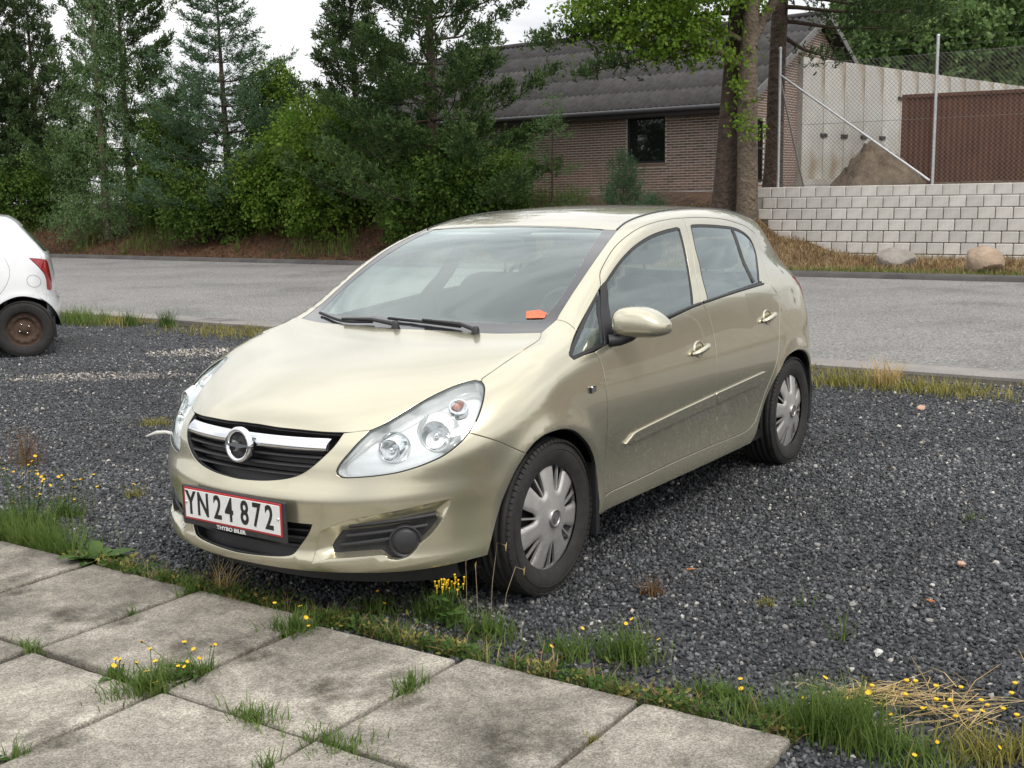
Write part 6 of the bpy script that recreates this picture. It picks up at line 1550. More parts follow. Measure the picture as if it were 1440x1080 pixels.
# --- door mirrors
def superell(c, rx, ry, rz, e1=.8, e2=.9, nu=28, nv=16, fn=None):
    vs = []
    def sg(v, e): return math.copysign(abs(v)**e, v)
    for i in range(nv+1):
        ph = -PI/2+PI*i/nv
        for j in range(nu):
            th = 2*PI*j/nu
            p = Vector((rx*sg(math.cos(ph), e1)*sg(math.cos(th), e2), ry*sg(math.cos(ph), e1)*sg(math.sin(th), e2), rz*sg(math.sin(ph), e1)))
            if fn: p = fn(p)
            vs.append(p+Vector(c))
    fs = [(i*nu+j, i*nu+(j+1) % nu, (i+1)*nu+(j+1) % nu, (i+1)*nu+j) for i in range(nv) for j in range(nu)]
    return vs, fs
for k, s in ((0, 1),):
    def shp(p):
        t = (p.y+.105)/.21                       # 0 at the door, 1 at the tip
        q = Vector(p); top = 1.0-.50*max(0, t-.40)**1.6/.44
        q.z = p.z*top if p.z > 0 else p.z*(.56+.16*(1-t))
        q.z -= .012*t
        q.x = p.x*(1-.20*t) - .040*t
        if q.x < -.060: q.x = -.060+(q.x+.060)*.25
        return q
    vs, fs = superell((0, 0, 0), .098, .112, .076, .66, .62, 48, 30, shp)
    cx_, cy_, cz_ = -.545, .925, .992
    V = [(v.x+cx_, s*(v.y+cy_), v.z+cz_) for v in vs]
    mr = mesh_obj('door_mirror', V, fs if s > 0 else [f[::-1] for f in fs], [PAINT], fdoors[k], smooth=True)
    b = MB(); b.tube([(-.475, s*.815, .925), (-.500, s*.850, .928), (-.520, s*.885, .945), (-.53, s*.90, .965)], [.026, .024, .026, .030], 14)
    b.build('mirror_arm', [PLAST], mr)
    vs, fs = superell((0, 0, 0), .006, .088, .050, .7, .7, 24, 10)
    mesh_obj('mirror_glass', [(v.x+cx_-.070, s*(v.y+cy_), v.z+cz_-.006) for v in vs], fs, [CHROME], mr, smooth=True)
# --- wipers
def on_ws(x, y, h): 
    P = CZR.lift(np.array([[x, y]])); N = grad(P); return tuple((P+N*h)[0])
for arm, blade in (((-.150, .385), [(-.165, .30), (-.172, .10), (-.185, -.10)]), ((-.135, -.02), [(-.150, -.16), (-.160, -.34), (-.250, -.56)])):
    pv = on_ws(arm[0], arm[1], .012)
    b = MB(); b.lathe([(0, .016), (.012, .014), (.016, .006), (.018, -.02)], 16, Matrix.Translation(pv))
    mid = on_ws(*blade[1], .020)
    b.tube([pv, on_ws(*blade[0], .022), mid], [.010, .008, .005], 8)
    wa = b.build('wiper_arm', [PLAST], car)
    b = MB(); pts = [on_ws(*blade[0], .010), on_ws(*blade[1], .009), on_ws(*blade[2], .009)]
    b.tube(crv(pts, .03).tolist(), .0065, 6); b.build('wiper_blade', [RUBBER], wa)
# --- cabin
b = MB(); b.prism([(-.40, .90), (-.62, .925), (-.80, .93), (-.88, .90), (-.86, .80), (-.80, .62), (-.74, .40), (-.42, .40)], -.66, .66, Matrix(((1, 0, 0, 0), (0, 0, -1, 0), (0, 1, 0, 0), (0, 0, 0, 1))))
b.build('dashboard', [LINING], car)
b = MB(); b.prism([(-.27, .945), (-.44, .905), (-.44, .80), (-.27, .80)], -.60, .60, Matrix(((1, 0, 0, 0), (0, 0, -1, 0), (0, 1, 0, 0), (0, 0, 0, 1)))); b.build('dashboard_shelf', [LINING], car)
M = Matrix.Translation((-.98, .36, .93)) @ Matrix.Rotation(rad(-66), 4, 'Y')
b = MB(); b.lathe([(.175+.014*math.cos(t), .014*math.sin(t)) for t in np.linspace(0, 2*PI, 10)], 40, M); b.lathe([(0, -.03), (.06, -.03), (.075, -.01), (.06, .015), (0, .02)], 20, M)
for a in (0, PI, -PI/2):
    d = M.to_3x3() @ Vector((math.cos(a), math.sin(a), 0)); c0 = M.translation
    b.tube([c0+d*.05, c0+d*.17], .014, 6)
b.build('steering_wheel', [PLAST], car)
b = MB(); b.tube([(-.98, .36, .93), (-.78, .36, .84)], .03, 10); b.build('steering_column', [PLAST], car)
def seat(x, y, w, h, name='front_seat', heads=(0,)):
    b = MB()
    vs, fs = superell((x+.25, y, .52), .28, w/2, .11, .5, .4); b.add(vs, fs, 0, True)
    def lean(p): q = Vector(p); q.x -= .22*p.z; return q
    vs, fs = superell((x, y, .52+h/2), .085, w/2, h/2, .45, .5, fn=lean); b.add(vs, fs, 0, True)
    st = b.build(name, [SEATF], car)
    for hy in heads:
        bb = MB(); vs, fs = superell((x-.12-.11*h, y+hy, .52+h+.13), .055, .135, .085, .5, .5); bb.add(vs, fs, 0, True)
        for q in (-.05, .05): bb.tube([(x-.11-.11*h, y+hy+q, .52+h-.06), (x-.12-.11*h, y+hy+q, .52+h+.08)], .008, 6)
        bb.build('headrest', [SEATF], st)
seat(-1.36, .37, .50, .60); seat(-1.36, -.37, .50, .60); seat(-2.30, 0, 1.24, .52, 'rear_bench', (-.38, .38))
b = MB(); vs, fs = superell((-.93, 0, 1.285), .022, .115, .036, .5, .5); b.add(vs, fs, 0, True); b.tube([(-.945, 0, 1.29), (-.955, 0, 1.318)], .010, 6); b.build('interior_mirror', [TRIM], car)
for s in (1, -1):
    b = MB(); b.box((-1.02, s*.30, 1.335), (.10, .36, .012), bev=.004); b.build('sun_visor', [HEADL], car)
# snagged pale strip of tape at the off-side bumper edge
b = MB(); b.tube([(.50, -.68, .560), (.51, -.745, .568), (.53, -.78, .566), (.535, -.84, .545)], [.008, .008, .009, .004], 6); b.build('bent_trim_clip', [mat('pale_plastic', (.62, .61, .58), .5)], car)
# place the finished car
car.location = (-.5447, 4.7205, 0)
car.rotation_euler = (0, 0, rad(-124.2072))
# ------------------------------------------------------------------ white hatchback at the left edge (its rear quarter shows)
WP = mat('white_paint', (.78, .79, .80), .28, 0, 1.0)
WPLAN = Sp([(-3.2, .70), (-2.9, .785), (-2.46, .835), (-1.8, .846), (-1.0, .846), (-.3, .84), (.3, .83), (.8, .80)])
WSEC = Sp([(.1, .06), (.2, .035), (.3, .016), (.45, .004), (.6, 0), (.75, .006), (.88, .028), (1.0, .06), (1.1, .10)])
WFRONT = Sp([(.1, .70), (.25, .76), (.45, .78), (.65, .75), (.85, .66)]); WREAR = Sp([(.1, -2.68), (.22, -2.76), (.35, -2.815), (.5, -2.83), (.62, -2.80), (.75, -2.79), (.95, -2.745), (1.1, -2.68), (1.3, -2.56)])
WDECK = Sp([(.8, .70), (.5, .84), (.1, .95), (-.2, 1.0), (-.8, 1.06), (-2.9, 1.10)])
WGSEC = Sp([(.65, .10), (.85, .02), (.95, .022), (1.1, .066), (1.3, .135), (1.42, .19), (1.5, .24)]); WGPL = Sp([(.3, .66), (-.3, .76), (-1.0, .805), (-1.9, .80), (-2.4, .775), (-2.75, .72), (-3, .66)])
WROOF = Sp([(-.5, 1.34), (-1.0, 1.45), (-1.5, 1.485), (-2.1, 1.455), (-2.55, 1.375), (-2.9, 1.29)])
def wbody(p):
    x = p[..., 0]; y = np.abs(p[..., 1]); z = p[..., 2]
    W = np.maximum(WPLAN(x)-WSEC(z)+.014*flare(x, z, -2.46, .285, .325)+.014*flare(x, z, 0, .285, .325), .2)
    A_ = WFRONT(z)+.03; B_ = -2.42-WREAR(z)
    t = np.clip(x+.03, 0, None)/np.maximum(A_, .05); t2 = np.clip(-2.42-x, 0, None)/np.maximum(B_, .05)
    side = np.where(x > -.03, ((t**2.3+(y/W)**2.3)**(1/2.3)-1)*.7, np.where(x < -2.42, ((t2**2.7+(y/W)**2.7)**(1/2.7)-1)*.45, y-W))
    low = smax(side, (z-WDECK(x)+.1*np.clip(x+.1, 0, 1)*y**2)*.9, .12)
    g = (y-(WGPL(np.minimum(x, .2))-WGSEC(np.maximum(z, .65))))*.9
    ws = (z-(1.0+(-x-.05)*.56-.1*y**2))*.85; rf = z-(WROOF(x)-.06*y**2-.1*y**4); bk = (-x-(2.44+(1.40-np.maximum(z, 1.0))*.80-.10*y**2))*.8
    gr = smax(smax(smax(ws, rf, .05), bk, .06), g, .07); gr = np.maximum(gr, .66-z)
    return smin(low, gr, .06)
wc = empty('hatchback', (0, 0, 0), 0, 'white hatchback with a rusty steel wheel, cut off by the left frame edge', 'car')
def wl(*pts): return crv(np.array(pts, float))
WB = (WP, TRIM); WCS = Chart('C', (0, 0, .6)); WCR = Chart('R', (-2.0, 0, .75)); WCZ = Chart('Z', (0, 0, .9)); WCN = Chart('N', (-.15, 0, .5))
def onR(P): return WCR.lift(WCR.inv(np.array(P, float)), wbody)
wlamp = onR([(-2.55, .745, .985), (-2.66, .68, .965), (-2.74, .60, .93), (-2.78, .58, .80), (-2.79, .60, .665), (-2.745, .700, .66), (-2.72, .715, .79), (-2.66, .745, .88)])
dl = [(-2.03, .66, 1.40), (-2.21, .70, 1.22), (-2.33, .78, 1.0), (-2.37, .83, .86), (-2.31, .84, .70), (-2.15, .84, .52), (-2.06, .84, .38), (-2.03, .84, .28)]
wa_r = [(-2.74, .80, .36), (-2.725, .815, .45), (-2.65, .83, .555), (-2.46, .845, .615), (-2.28, .845, .56), (-2.17, .84, .44), (-2.13, .835, .25)]
wa_f = [(-.33, .84, .25), (-.29, .84, .42), (-.16, .84, .56), (0, .84, .612), (.16, .83, .56), (.28, .80, .42), (.31, .79, .25)]
wtail = onR(wl((-2.42, .50, 1.40), (-2.52, .56, 1.26), (-2.60, .63, 1.08), (-2.66, .68, .955)))
wbs = onR(lin([tuple(wlamp[5]), (-2.76, .77, .52), (-2.75, .80, .36), (-2.74, .80, .24)]))
quarter = loop(wl(*dl), wl(dl[-1], (-2.06, .84, .235), wa_r[-1]), wl(*wa_r[::-1]), lin([wa_r[0], wbs[12]]), wbs[11::-1], wl(*[tuple(q) for q in wlamp[5:8]], tuple(wlamp[0])), wl(tuple(wlamp[0]), tuple(wlamp[1])), wtail[::-1], wl(tuple(wtail[0]), (-2.2, .515, 1.445), (-1.9, .535, 1.475)), lin([(-1.9, .535, 1.475), dl[0]]))
panel('quarter_panel', quarter, WCS, WB, wc, sp=.04, F=wbody, sides=(1, -1))
wd_o = loop(wl(*dl), lin([dl[-1], (-1.12, .84, .28)]), lin([(-1.12, .84, .28), (-1.10, .84, .60), (-1.14, .80, 1.0)]), lin([(-1.14, .80, 1.0), (-1.28, .60, 1.44)]), wl((-1.28, .60, 1.44), (-1.65, .62, 1.455), dl[0]))
wwin = loop(wl((-1.30, .64, 1.40), (-1.65, .65, 1.41), (-1.96, .67, 1.36)), wl((-1.96, .67, 1.36), (-2.13, .72, 1.17), (-2.23, .78, 1.03)), lin([(-2.23, .78, 1.03), (-1.22, .79, .985)]), lin([(-1.22, .79, .985), (-1.30, .64, 1.40)]))
for s in (1, -1):
    dr = panel('rear_door', wd_o, WCS, WB, wc, holes=[wwin], sp=.045, F=wbody, sides=(s,))
    w_ = panel('door_window', wwin, WCS, (SDG, SDG), dr, sp=.06, F=wbody, off=-.006, solid=False, thick=.003, lip=0, sides=(s,))
    b = MB(); b.tube([(-2.10, s*.855, .855), (-2.14, s*.872, .86), (-2.22, s*.872, .87), (-2.27, s*.852, .875)], .011, 8); b.build('door_handle', [WP], dr)
wf_o = loop(lin([(-1.12, .84, .28), (-1.10, .84, .60), (-1.14, .80, 1.0)]), lin([(-1.14, .80, 1.0), (-1.28, .60, 1.44)]), wl((-1.28, .60, 1.44), (-.95, .62, 1.38), (-.50, .70, 1.12), (-.25, .80, .96)), wl((-.25, .80, .96), (-.30, .84, .7), (-.33, .84, .28)), lin([(-.33, .84, .28), (-1.12, .84, .28)]))
wfw = loop(wl((-1.18, .79, .985), (-.80, .79, .97), (-.45, .77, .955)), wl((-.45, .77, .955), (-.70, .70, 1.13), (-1.0, .64, 1.33), (-1.25, .64, 1.40)), lin([(-1.25, .64, 1.40), (-1.18, .79, .985)]))
for s in (1, -1):
    dr = panel('front_door', wf_o, WCS, WB, wc, holes=[wfw], sp=.05, F=wbody, sides=(s,)); panel('door_window', wfw, WCS, (SDG, SDG), dr, sp=.07, F=wbody, off=-.006, solid=False, thick=.003, lip=0, sides=(s,))
sil = loop(lin([(-.33, .84, .277), (-1.12, .84, .277), dl[-1]]), lin([dl[-1], (-2.06, .84, .235)]), lin([(-2.06, .84, .235), (-.33, .84, .225)]), lin([(-.33, .84, .225), (-.33, .84, .277)]))
panel('sill', sil, WCS, WB, wc, sp=.06, F=wbody, sides=(1, -1))
wng = loop(wl(*wa_f), lin([wa_f[-1], (.62, .55, .30)]), lin([(.62, .55, .30), (.55, .6, .70)]), wl((.55, .6, .70), (.2, .66, .88), (-.15, .66, .99)), lin([(-.15, .66, .99), (-.25, .80, .96)]), wl((-.25, .80, .96), (-.30, .84, .7), (-.33, .84, .25)))
panel('front_wing', wng, WCS, WB, wc, sp=.05, F=wbody, sides=(1, -1))
bon = np.vstack([wl((.70, 0, .80), (.66, .3, .79), (.55, .6, .70)), wl((.55, .6, .70), (.2, .66, .88), (-.15, .66, .99)), wl((-.15, .66, .99), (-.06, .3, 1.0), (-.02, 0, 1.0))])
panel('bonnet', loop(mir(bon)), WCZ if False else Chart('Z', (0, 0, .5)), WB, wc, sp=.06, F=wbody)
fbm = np.vstack([wl((.72, 0, .79), (.67, .3, .78), (.56, .6, .70)), lin([(.56, .6, .70), (.62, .55, .30)]), wl((.62, .55, .28), (.72, .3, .22), (.76, 0, .22))])
panel('front_bumper', loop(mir(fbm)), WCN, WB, wc, sp=.06, F=wbody)
wsw = np.vstack([wl((-.04, 0, 1.0), (-.08, .3, 1.0), (-.17, .66, .99)), wl((-.17, .66, .99), (-.5, .64, 1.15), (-.93, .56, 1.40)), wl((-.93, .56, 1.40), (-.88, .3, 1.43), (-.87, 0, 1.44))])
panel('windscreen', loop(mir(wsw)), WCZ, (SDG, SDG), wc, sp=.08, F=wbody, off=-.004, solid=False, thick=.003, lip=0)
plr = loop(wl((-.17, .67, .99), (-.5, .65, 1.15), (-.93, .57, 1.40)), wl((-.93, .57, 1.40), (-1.3, .55, 1.47), (-1.9, .535, 1.475)), lin([(-1.9, .535, 1.475), dl[0]]), wl(dl[0], (-1.65, .62, 1.455), (-1.28, .60, 1.44), (-.95, .62, 1.38), (-.50, .70, 1.12), (-.25, .80, .96)), lin([(-.25, .80, .96), (-.17, .67, .99)]))
panel('roof_pillar', plr, WCS, WB, wc, sp=.05, F=wbody, sides=(1, -1))
rfh = np.vstack([wl((-.87, 0, 1.44), (-.88, .3, 1.43), (-.93, .56, 1.40)), wl((-.93, .56, 1.40), (-1.3, .545, 1.47), (-1.75, .535, 1.485), (-2.2, .512, 1.445), tuple(wtail[0])), onR(wl(tuple(wtail[0]), (-2.47, .3, 1.40), (-2.49, 0, 1.41)))])
panel('roof_panel', loop(mir(rfh)), WCZ, (WP, HEADL), wc, sp=.07, F=wbody)
wrw = np.vstack([wl((-2.58, 0, 1.36), (-2.55, .40, 1.33)), wl((-2.55, .40, 1.33), (-2.70, .52, 1.05)), wl((-2.70, .52, 1.05), (-2.78, 0, 1.02))])
wht = np.vstack([onR(wl((-2.49, 0, 1.41), (-2.47, .3, 1.40), tuple(wtail[0]))), wtail, wl(*[tuple(q) for q in wlamp[1:5]]), onR(wl(tuple(wlamp[4]), (-2.81, .4, .56), (-2.82, 0, .55)))])
ht = panel('tailgate', loop(mir(wht)), WCR, WB, wc, holes=[loop(mir(wrw))], sp=.06, F=wbody); panel('rear_window', loop(mir(wrw)), WCR, (SDG, SDG), ht, sp=.08, F=wbody, off=-.004, solid=False, thick=.003, lip=0)
wrb = np.vstack([onR(wl((-2.82, 0, .548), (-2.81, .4, .558), tuple(wlamp[4]), tuple(wlamp[5]))), wbs, onR(wl(tuple(wbs[-1]), (-2.80, .4, .23), (-2.81, 0, .23)))])
panel('rear_bumper', loop(mir(wrb)), WCR, WB, wc, sp=.05, F=wbody)
for s in (1, -1):
    panel('tail_lamp', loop(wl(*[tuple(q) for q in wlamp], tuple(wlamp[0]))), WCR, (REDL, REDL), wc, sp=.035, F=wbody, off=.003, sides=(s,))
# fuel flap ring on the quarter
ff = [(-2.585+.066*math.cos(a), .82, .765+.066*math.sin(a)) for a in np.linspace(0, 2*PI, 40, endpoint=False)]
fi = [(-2.585+.062*math.cos(a), .82, .765+.062*math.sin(a)) for a in np.linspace(0, 2*PI, 40, endpoint=False)]
panel('fuel_flap', loop(np.array(ff)), WCS, (mat('panel_gap', (.20, .20, .20), .7), TRIM), wc, holes=[np.array(fi)], sp=.05, F=wbody, off=.0012, gap=0, thick=.003, lip=0)
b = MB(); b.box((-1.2, 0, .23), (2.9, 1.2, .05)); b.box((-2.3, 0, .5), (.04, 1.4, .5)); b.build('floor_pan', [TRIM], wc)
for x in (0, -2.46):
    for s in (1, -1):
        b = MB(); M = Matrix.Translation((x, s*.53, .285)) @ Matrix.Rotation(rad(-90*s), 4, 'X')
        b.lathe([(0, 0), (.335, 0), (.345, .25)], 28, M, a0=PI, a1=2*PI) if s > 0 else b.lathe([(0, 0), (.335, 0), (.345, .25)], 28, M, a0=0, a1=PI); b.build('wheel_housing', [TRIM], wc)
WT = make_tyre(.288, .185, .175)
wf0 = MB(); prof = [(0, .030), (.045, .030), (.05, .020), (.095, .012), (.105, .020), (.118, .040), (.150, .034), (.168, .020), (.174, .040), (.180, .066), (.186, .070), (.186, .05)]
wf0.lathe(prof, 60)
for k_ in range(12):
    a = 2*PI*k_/12; wf0.lathe([(0, .0395), (.010, .0395)], 10, Matrix.Translation((.134*math.cos(a), .134*math.sin(a), 0)), mi=1, smooth=False)
for k_ in range(4):
    a = 2*PI*k_/4+.5; wf0.lathe([(0, .038), (.009, .036), (.010, .026)], 6, Matrix.Translation((.050*math.cos(a), .050*math.sin(a), 0)), mi=2)
for x in (0, -2.46):
    for s in (1, -1):
        w = MB(); w.v, w.f, w.m, w.sm = WT.v, WT.f, WT.m, WT.sm
        wh = w.build('wheel', [TYRE], wc); wh.matrix_local = Matrix.Translation((x, s*.735, .283)) @ Matrix.Rotation(rad(-90*s), 4, 'X')
        q = MB(); q.v, q.f, q.m, q.sm = wf0.v, wf0.f, wf0.m, wf0.sm; q.build('rim', [STEEL, INK, CHROME], wh)
b = MB(); b.prism([(-2.735, .40), (-2.75, .40), (-2.765, .18), (-2.735, .18)], .62, .785, Matrix(((1, 0, 0, 0), (0, 0, 1, 0), (0, 1, 0, 0), (0, 0, 0, 1)))); b.build('mud_flap', [RUBBER], wc)
def wseat(x, y, w):
    b = MB(); vs, fs = superell((x+.25, y, .55), .26, w/2, .10, .5, .4); b.add(vs, fs, 0, True); vs, fs = superell((x, y, .85), .09, w/2, .30, .45, .5); b.add(vs, fs, 0, True); b.build('seat', [SEATF], wc)
wseat(-1.3, .35, .5); wseat(-1.3, -.35, .5); wseat(-2.15, 0, 1.2)
wc_yaw = rad(202)
# rear wheel centre stands at (-4.875, 11.47+...); the car points left
cxw, cyw = math.cos(wc_yaw), math.sin(wc_yaw)
rear = Vector((-2.46*cxw-.80*0*cyw, -2.46*cyw, 0)); near = Vector((-cyw*.80, cxw*.80, 0))
wc.location = Vector((-4.875, 11.50, 0))-rear-near
wc.rotation_euler = (0, 0, wc_yaw)
# ------------------------------------------------------------------ weeds, grass and litter on the lot and paving
CAMI = np.array([[.999834, -.002943, -.018004], [.018243, .161281, .98674], [0, .986904, -.161308]])
def spot(px, py, z=0.):
    """where the line of sight through a picture point (1440 wide) meets the ground"""
    d = np.array([(px-720)/1620.26, -(py-540)/1620.26, 1.])@np.array([[.999834, -.002943, -.018004], [.018243, .161281, .98674], [0, .986904, -.161308]]) if False else None
    c, s_ = math.cos(_roll), math.sin(_roll)
    m = cam.rotation_euler.to_matrix(); v = m @ Vector(((px-720)/1620.26, -(py-540)/1620.26, -1)); k = (z-1.516)/v.z
    return (v.x*k, v.y*k, z)
YEL = mat('yellow_petals', (.75, .47, .012), .6); SEED = mat('seed_head', (.30, .24, .16), .9)
WEEDG = leaf_mat('weed_leaves', (.050, .105, .022), (.100, .165, .040), 9, .3)
REDST = leaf_mat('reddish_stems', (.13, .075, .040), (.20, .125, .065), 9, .2)
GDRY = leaf_mat('bleached_straw', (.42, .30, .12), (.58, .44, .22), 9, .2, .8)
def tuft(label, loc, n, h, spread, seed, material=None, name='grass_tuft', cat='grass tuft', group='weeds in the paving joints', flowers=0, fh=.12, fspread=None, w=.0045, lean=.8, leaves=0, leaf=(.09, .022), direction=None, stem=None):
    r = rng(seed); root = empty(name, loc, 0, label, cat, group)
    P = np.column_stack([r.normal(size=n)*spread, r.normal(size=n)*spread*.55, np.zeros(n)])
    if direction is not None:
        ca_, sa_ = math.cos(direction), math.sin(direction); P[:, :2] = P[:, :2] @ np.array([[ca_, sa_], [-sa_, ca_]])
    V, F = blades(P, h, w, r, lean, .6); fast_mesh('blades', V, F, [material or GRASSB], root)['kind'] = 'stuff'
    if leaves:
        a = r.uniform(0, 6.28, leaves); el = r.uniform(.1, .7, leaves); L_ = leaf[0]*(.6+.7*r.random(leaves)); vs = []; fs = []
        for i in range(leaves):
            d = Vector((math.cos(a[i])*math.cos(el[i]), math.sin(a[i])*math.cos(el[i]), math.sin(el[i]))); sd = Vector((-math.sin(a[i]), math.cos(a[i]), 0)); b0 = len(vs); up = Vector((0, 0, 1))
            for q in range(6):
                g = q/5; wv = leaf[1]*.5*math.sin(PI*min(1, .08+g*.92))**.7*(1 if g < 1 else .1)*(1+.25*math.sin(g*17+i)); c = d*L_[i]*g-up*(L_[i]*.45*g*g)*.6
                vs += [tuple(c-sd*wv+up*.006*math.sin(PI*g)), tuple(c+up*(-.002)), tuple(c+sd*wv+up*.006*math.sin(PI*g))]
            for q in range(5):
                for t_ in (0, 1): fs.append((b0+q*3+t_, b0+q*3+t_+1, b0+q*3+t_+4, b0+q*3+t_+3))
        mesh_obj('leaves', vs, fs, [WEEDG], root, smooth=True)
    for k in range(flowers):
        fs_ = fspread or spread*1.3
        x, y = r.normal()*fs_, r.normal()*fs_*.7; z = fh*r.uniform(.55, 1.15)
        b = MB(); b.tube([(x*.35, y*.35, 0), (x*.7, y*.7, z*.6), (x, y, z)], .0011, 4, caps=False)
        n_ = 9; M = Matrix.Translation((x, y, z)) @ Matrix.Rotation(r.uniform(-.6, .6), 4, 'X') @ Matrix.Rotation(r.uniform(-.6, .6), 4, 'Y')
        R_ = r.uniform(.006, .010); vs = [M @ Vector((0, 0, .002))]
        for q in range(n_*2): rr_ = R_*(1 if q % 2 else .72); vs.append(M @ Vector((rr_*math.cos(PI*q/n_), rr_*math.sin(PI*q/n_), .004 if q % 2 else .002)))
        b.add(vs, [(0, 1+q, 1+(q+1) % (2*n_)) for q in range(2*n_)], 1); b.lathe([(0, -.006), (.003, -.004), (.004, .001)], 6, M, mi=0)
        b.build('flower', [stem or WEEDG, YEL], root)
    return root
GJ = 'weeds in the paving joints'; GE = 'weeds along the edge of the paving'
def joint(px, py):
    """the nearest point of a paving joint to a picture point"""
    p = np.array(spot(px, py, .02)[:2])-P0; det = SU[0]*SV[1]-SU[1]*SV[0]
    a = (p[0]*SV[1]-p[1]*SV[0])/det; b_ = (SU[0]*p[1]-SU[1]*p[0])/det
    if abs(a-round(a)) < abs(b_-round(b_)): a = round(a)
    else: b_ = round(b_)
    q = P0+SU*a+SV*b_; return (q[0], q[1], .006)
J = lambda i, j, z=.005: (P0[0]+SU[0]*i+SV[0]*j, P0[1]+SU[1]*i+SV[1]*j, z)
ea = math.atan2(SU[1], SU[0]); va_ = math.atan2(SV[1], SV[0])
tuft('small grass tuft on the left paving crossing, no flowers', joint(45, 912), 110, .045, .030, 101, direction=ea)
tuft('weedy clump with yellow flowers at the middle paving crossing', joint(215, 968), 520, .075, .065, 102, direction=va_, flowers=9, fh=.10, fspread=.11, leaves=10, leaf=(.10, .03))
tuft('dandelion-like weed with yellow flower left of the middle crossing', joint(168, 950), 90, .05, .025, 103, flowers=3, fh=.075, leaves=9, leaf=(.08, .02), direction=ea)
tuft('leafy weed with yellow flowers right of the middle crossing', joint(262, 940), 120, .06, .03, 104, flowers=6, fh=.09, fspread=.10, leaves=14, leaf=(.13, .025), direction=va_)
tuft('grass tuft with reddish stalks in the joint near the bottom', joint(352, 1015), 240, .055, .05, 105, direction=ea)
tuft('grass creeping along the bottom joint left of the last crossing', joint(468, 1052), 260, .05, .07, 106, direction=ea)
tuft('sparse grey-green grass tuft in the joint below the fog lamp', joint(566, 968), 150, .06, .03, 107, direction=va_)
tuft('sparse thin grass in the joint in front of the number plate', joint(264, 832), 90, .07, .025, 108, direction=va_)
tuft('spiky weed rosette at the slab corner in front of the bumper', joint(430, 893), 260, .075, .045, 109, leaves=12, leaf=(.12, .018), flowers=4, fh=.10)
tuft('thin grass blades in the joint at the lower left corner', joint(14, 1062), 40, .06, .02, 110, leaves=3, leaf=(.10, .03))
tuft('wispy grass at the left frame edge beside a slab joint', joint(6, 880), 40, .06, .015, 111)
tuft('tiny grass wisp on the slab under the number plate', joint(180, 862), 26, .05, .012, 112)
tuft('wispy grass at the bottom edge between two joints', joint(345, 1072), 40, .06, .012, 113)
tuft('little moss and grass in the far right joint', joint(838, 1043), 60, .03, .016, 114, material=MOSSB)
# strip of grass along the paving edge
r_ = rng(120); n = 5000; i_ = r_.uniform(-3.3, 1.74, n)
prof = np.interp(i_, [-3.3, -2.7, -2.0, -1.4, -.8, -.2, .2, .8, 1.3, 1.74], [.25, .7, 1.0, .9, 1.0, 1.0, .75, .8, .9, 1.0])*(.55+.45*np.sin(i_*9)*np.sin(i_*23+1))
o_ = r_.exponential(.030, n)-.012; keep = (r_.random(n) < prof*(.35+.65*(np.sin(i_*31)*np.sin(i_*13+2) > -.2))) & (o_ < .16); i_, o_ = i_[keep], o_[keep]
ns_ = -SV/np.linalg.norm(SV); P = np.column_stack([P0+SU*i_[:, None]+ns_*o_[:, None], 0*i_+.004])
hh = np.interp(i_, [-3.3, -1.9, -.6, .4, 1.74], [.045, .060, .055, .045, .05])*(.5+.7*np.abs(np.sin(i_*5.1+.5)))
V, F = blades(P, hh, .0045, r_, .9, .6); fast_mesh('edge_grass', V, F, [GRASSB])['kind'] = 'stuff'
# low small-leaved cover between the blades: green, yellowish and reddish
for nm_, mm_, fr_, sd_ in (('edge_weeds', WEEDG, 3200, 1), ('edge_moss', MOSSB, 2000, 2), ('edge_red_weeds', REDST, 800, 3)):
    r2_ = rng(300+sd_); iw = r2_.uniform(-3.3, 1.74, fr_); ow = r2_.exponential(.05, fr_)-.015; cl = (np.sin(iw*17+sd_*2)*np.sin(iw*7.3+sd_) > (-.25, .1, .25)[sd_-1]) & (ow < .24); iw, ow = iw[cl], ow[cl]
    Pw = np.column_stack([P0+SU*iw[:, None]+ns_*ow[:, None], .006+.045*r2_.random(len(iw))*np.exp(-ow*5)]); Dw = r2_.normal(size=(len(iw), 3)); Dw[:, 2] = np.abs(Dw[:, 2])*.6
    Vw, Fw = quads_along(Pw, Dw, .022*(.6+.8*r2_.random(len(iw))), .012, r2_); fast_mesh(nm_, Vw, Fw, [mm_])['kind'] = 'stuff'
P2 = P[r_.random(len(P)) < .22]+np.array([0, 0, 0]); V, F = blades(P2, .075, .004, r_, 1.1, .8); fast_mesh('edge_straw', V, F, [STRAWB])['kind'] = 'stuff'
n = 5200; i_ = r_.uniform(-9, -2.9, n); o_ = r_.exponential(.05, n); P = np.column_stack([P0+SU*i_[:, None]+ns_*o_[:, None], 0*i_+.004]); P = P[np.hypot(P[:, 0]+2.45, P[:, 1]-5.15) < .55+.2*r_.random(len(P))]
V, F = blades(P, .12, .0045, r_, .8, .6); fast_mesh('corner_grass', V, F, [GRASSB])['kind'] = 'stuff'
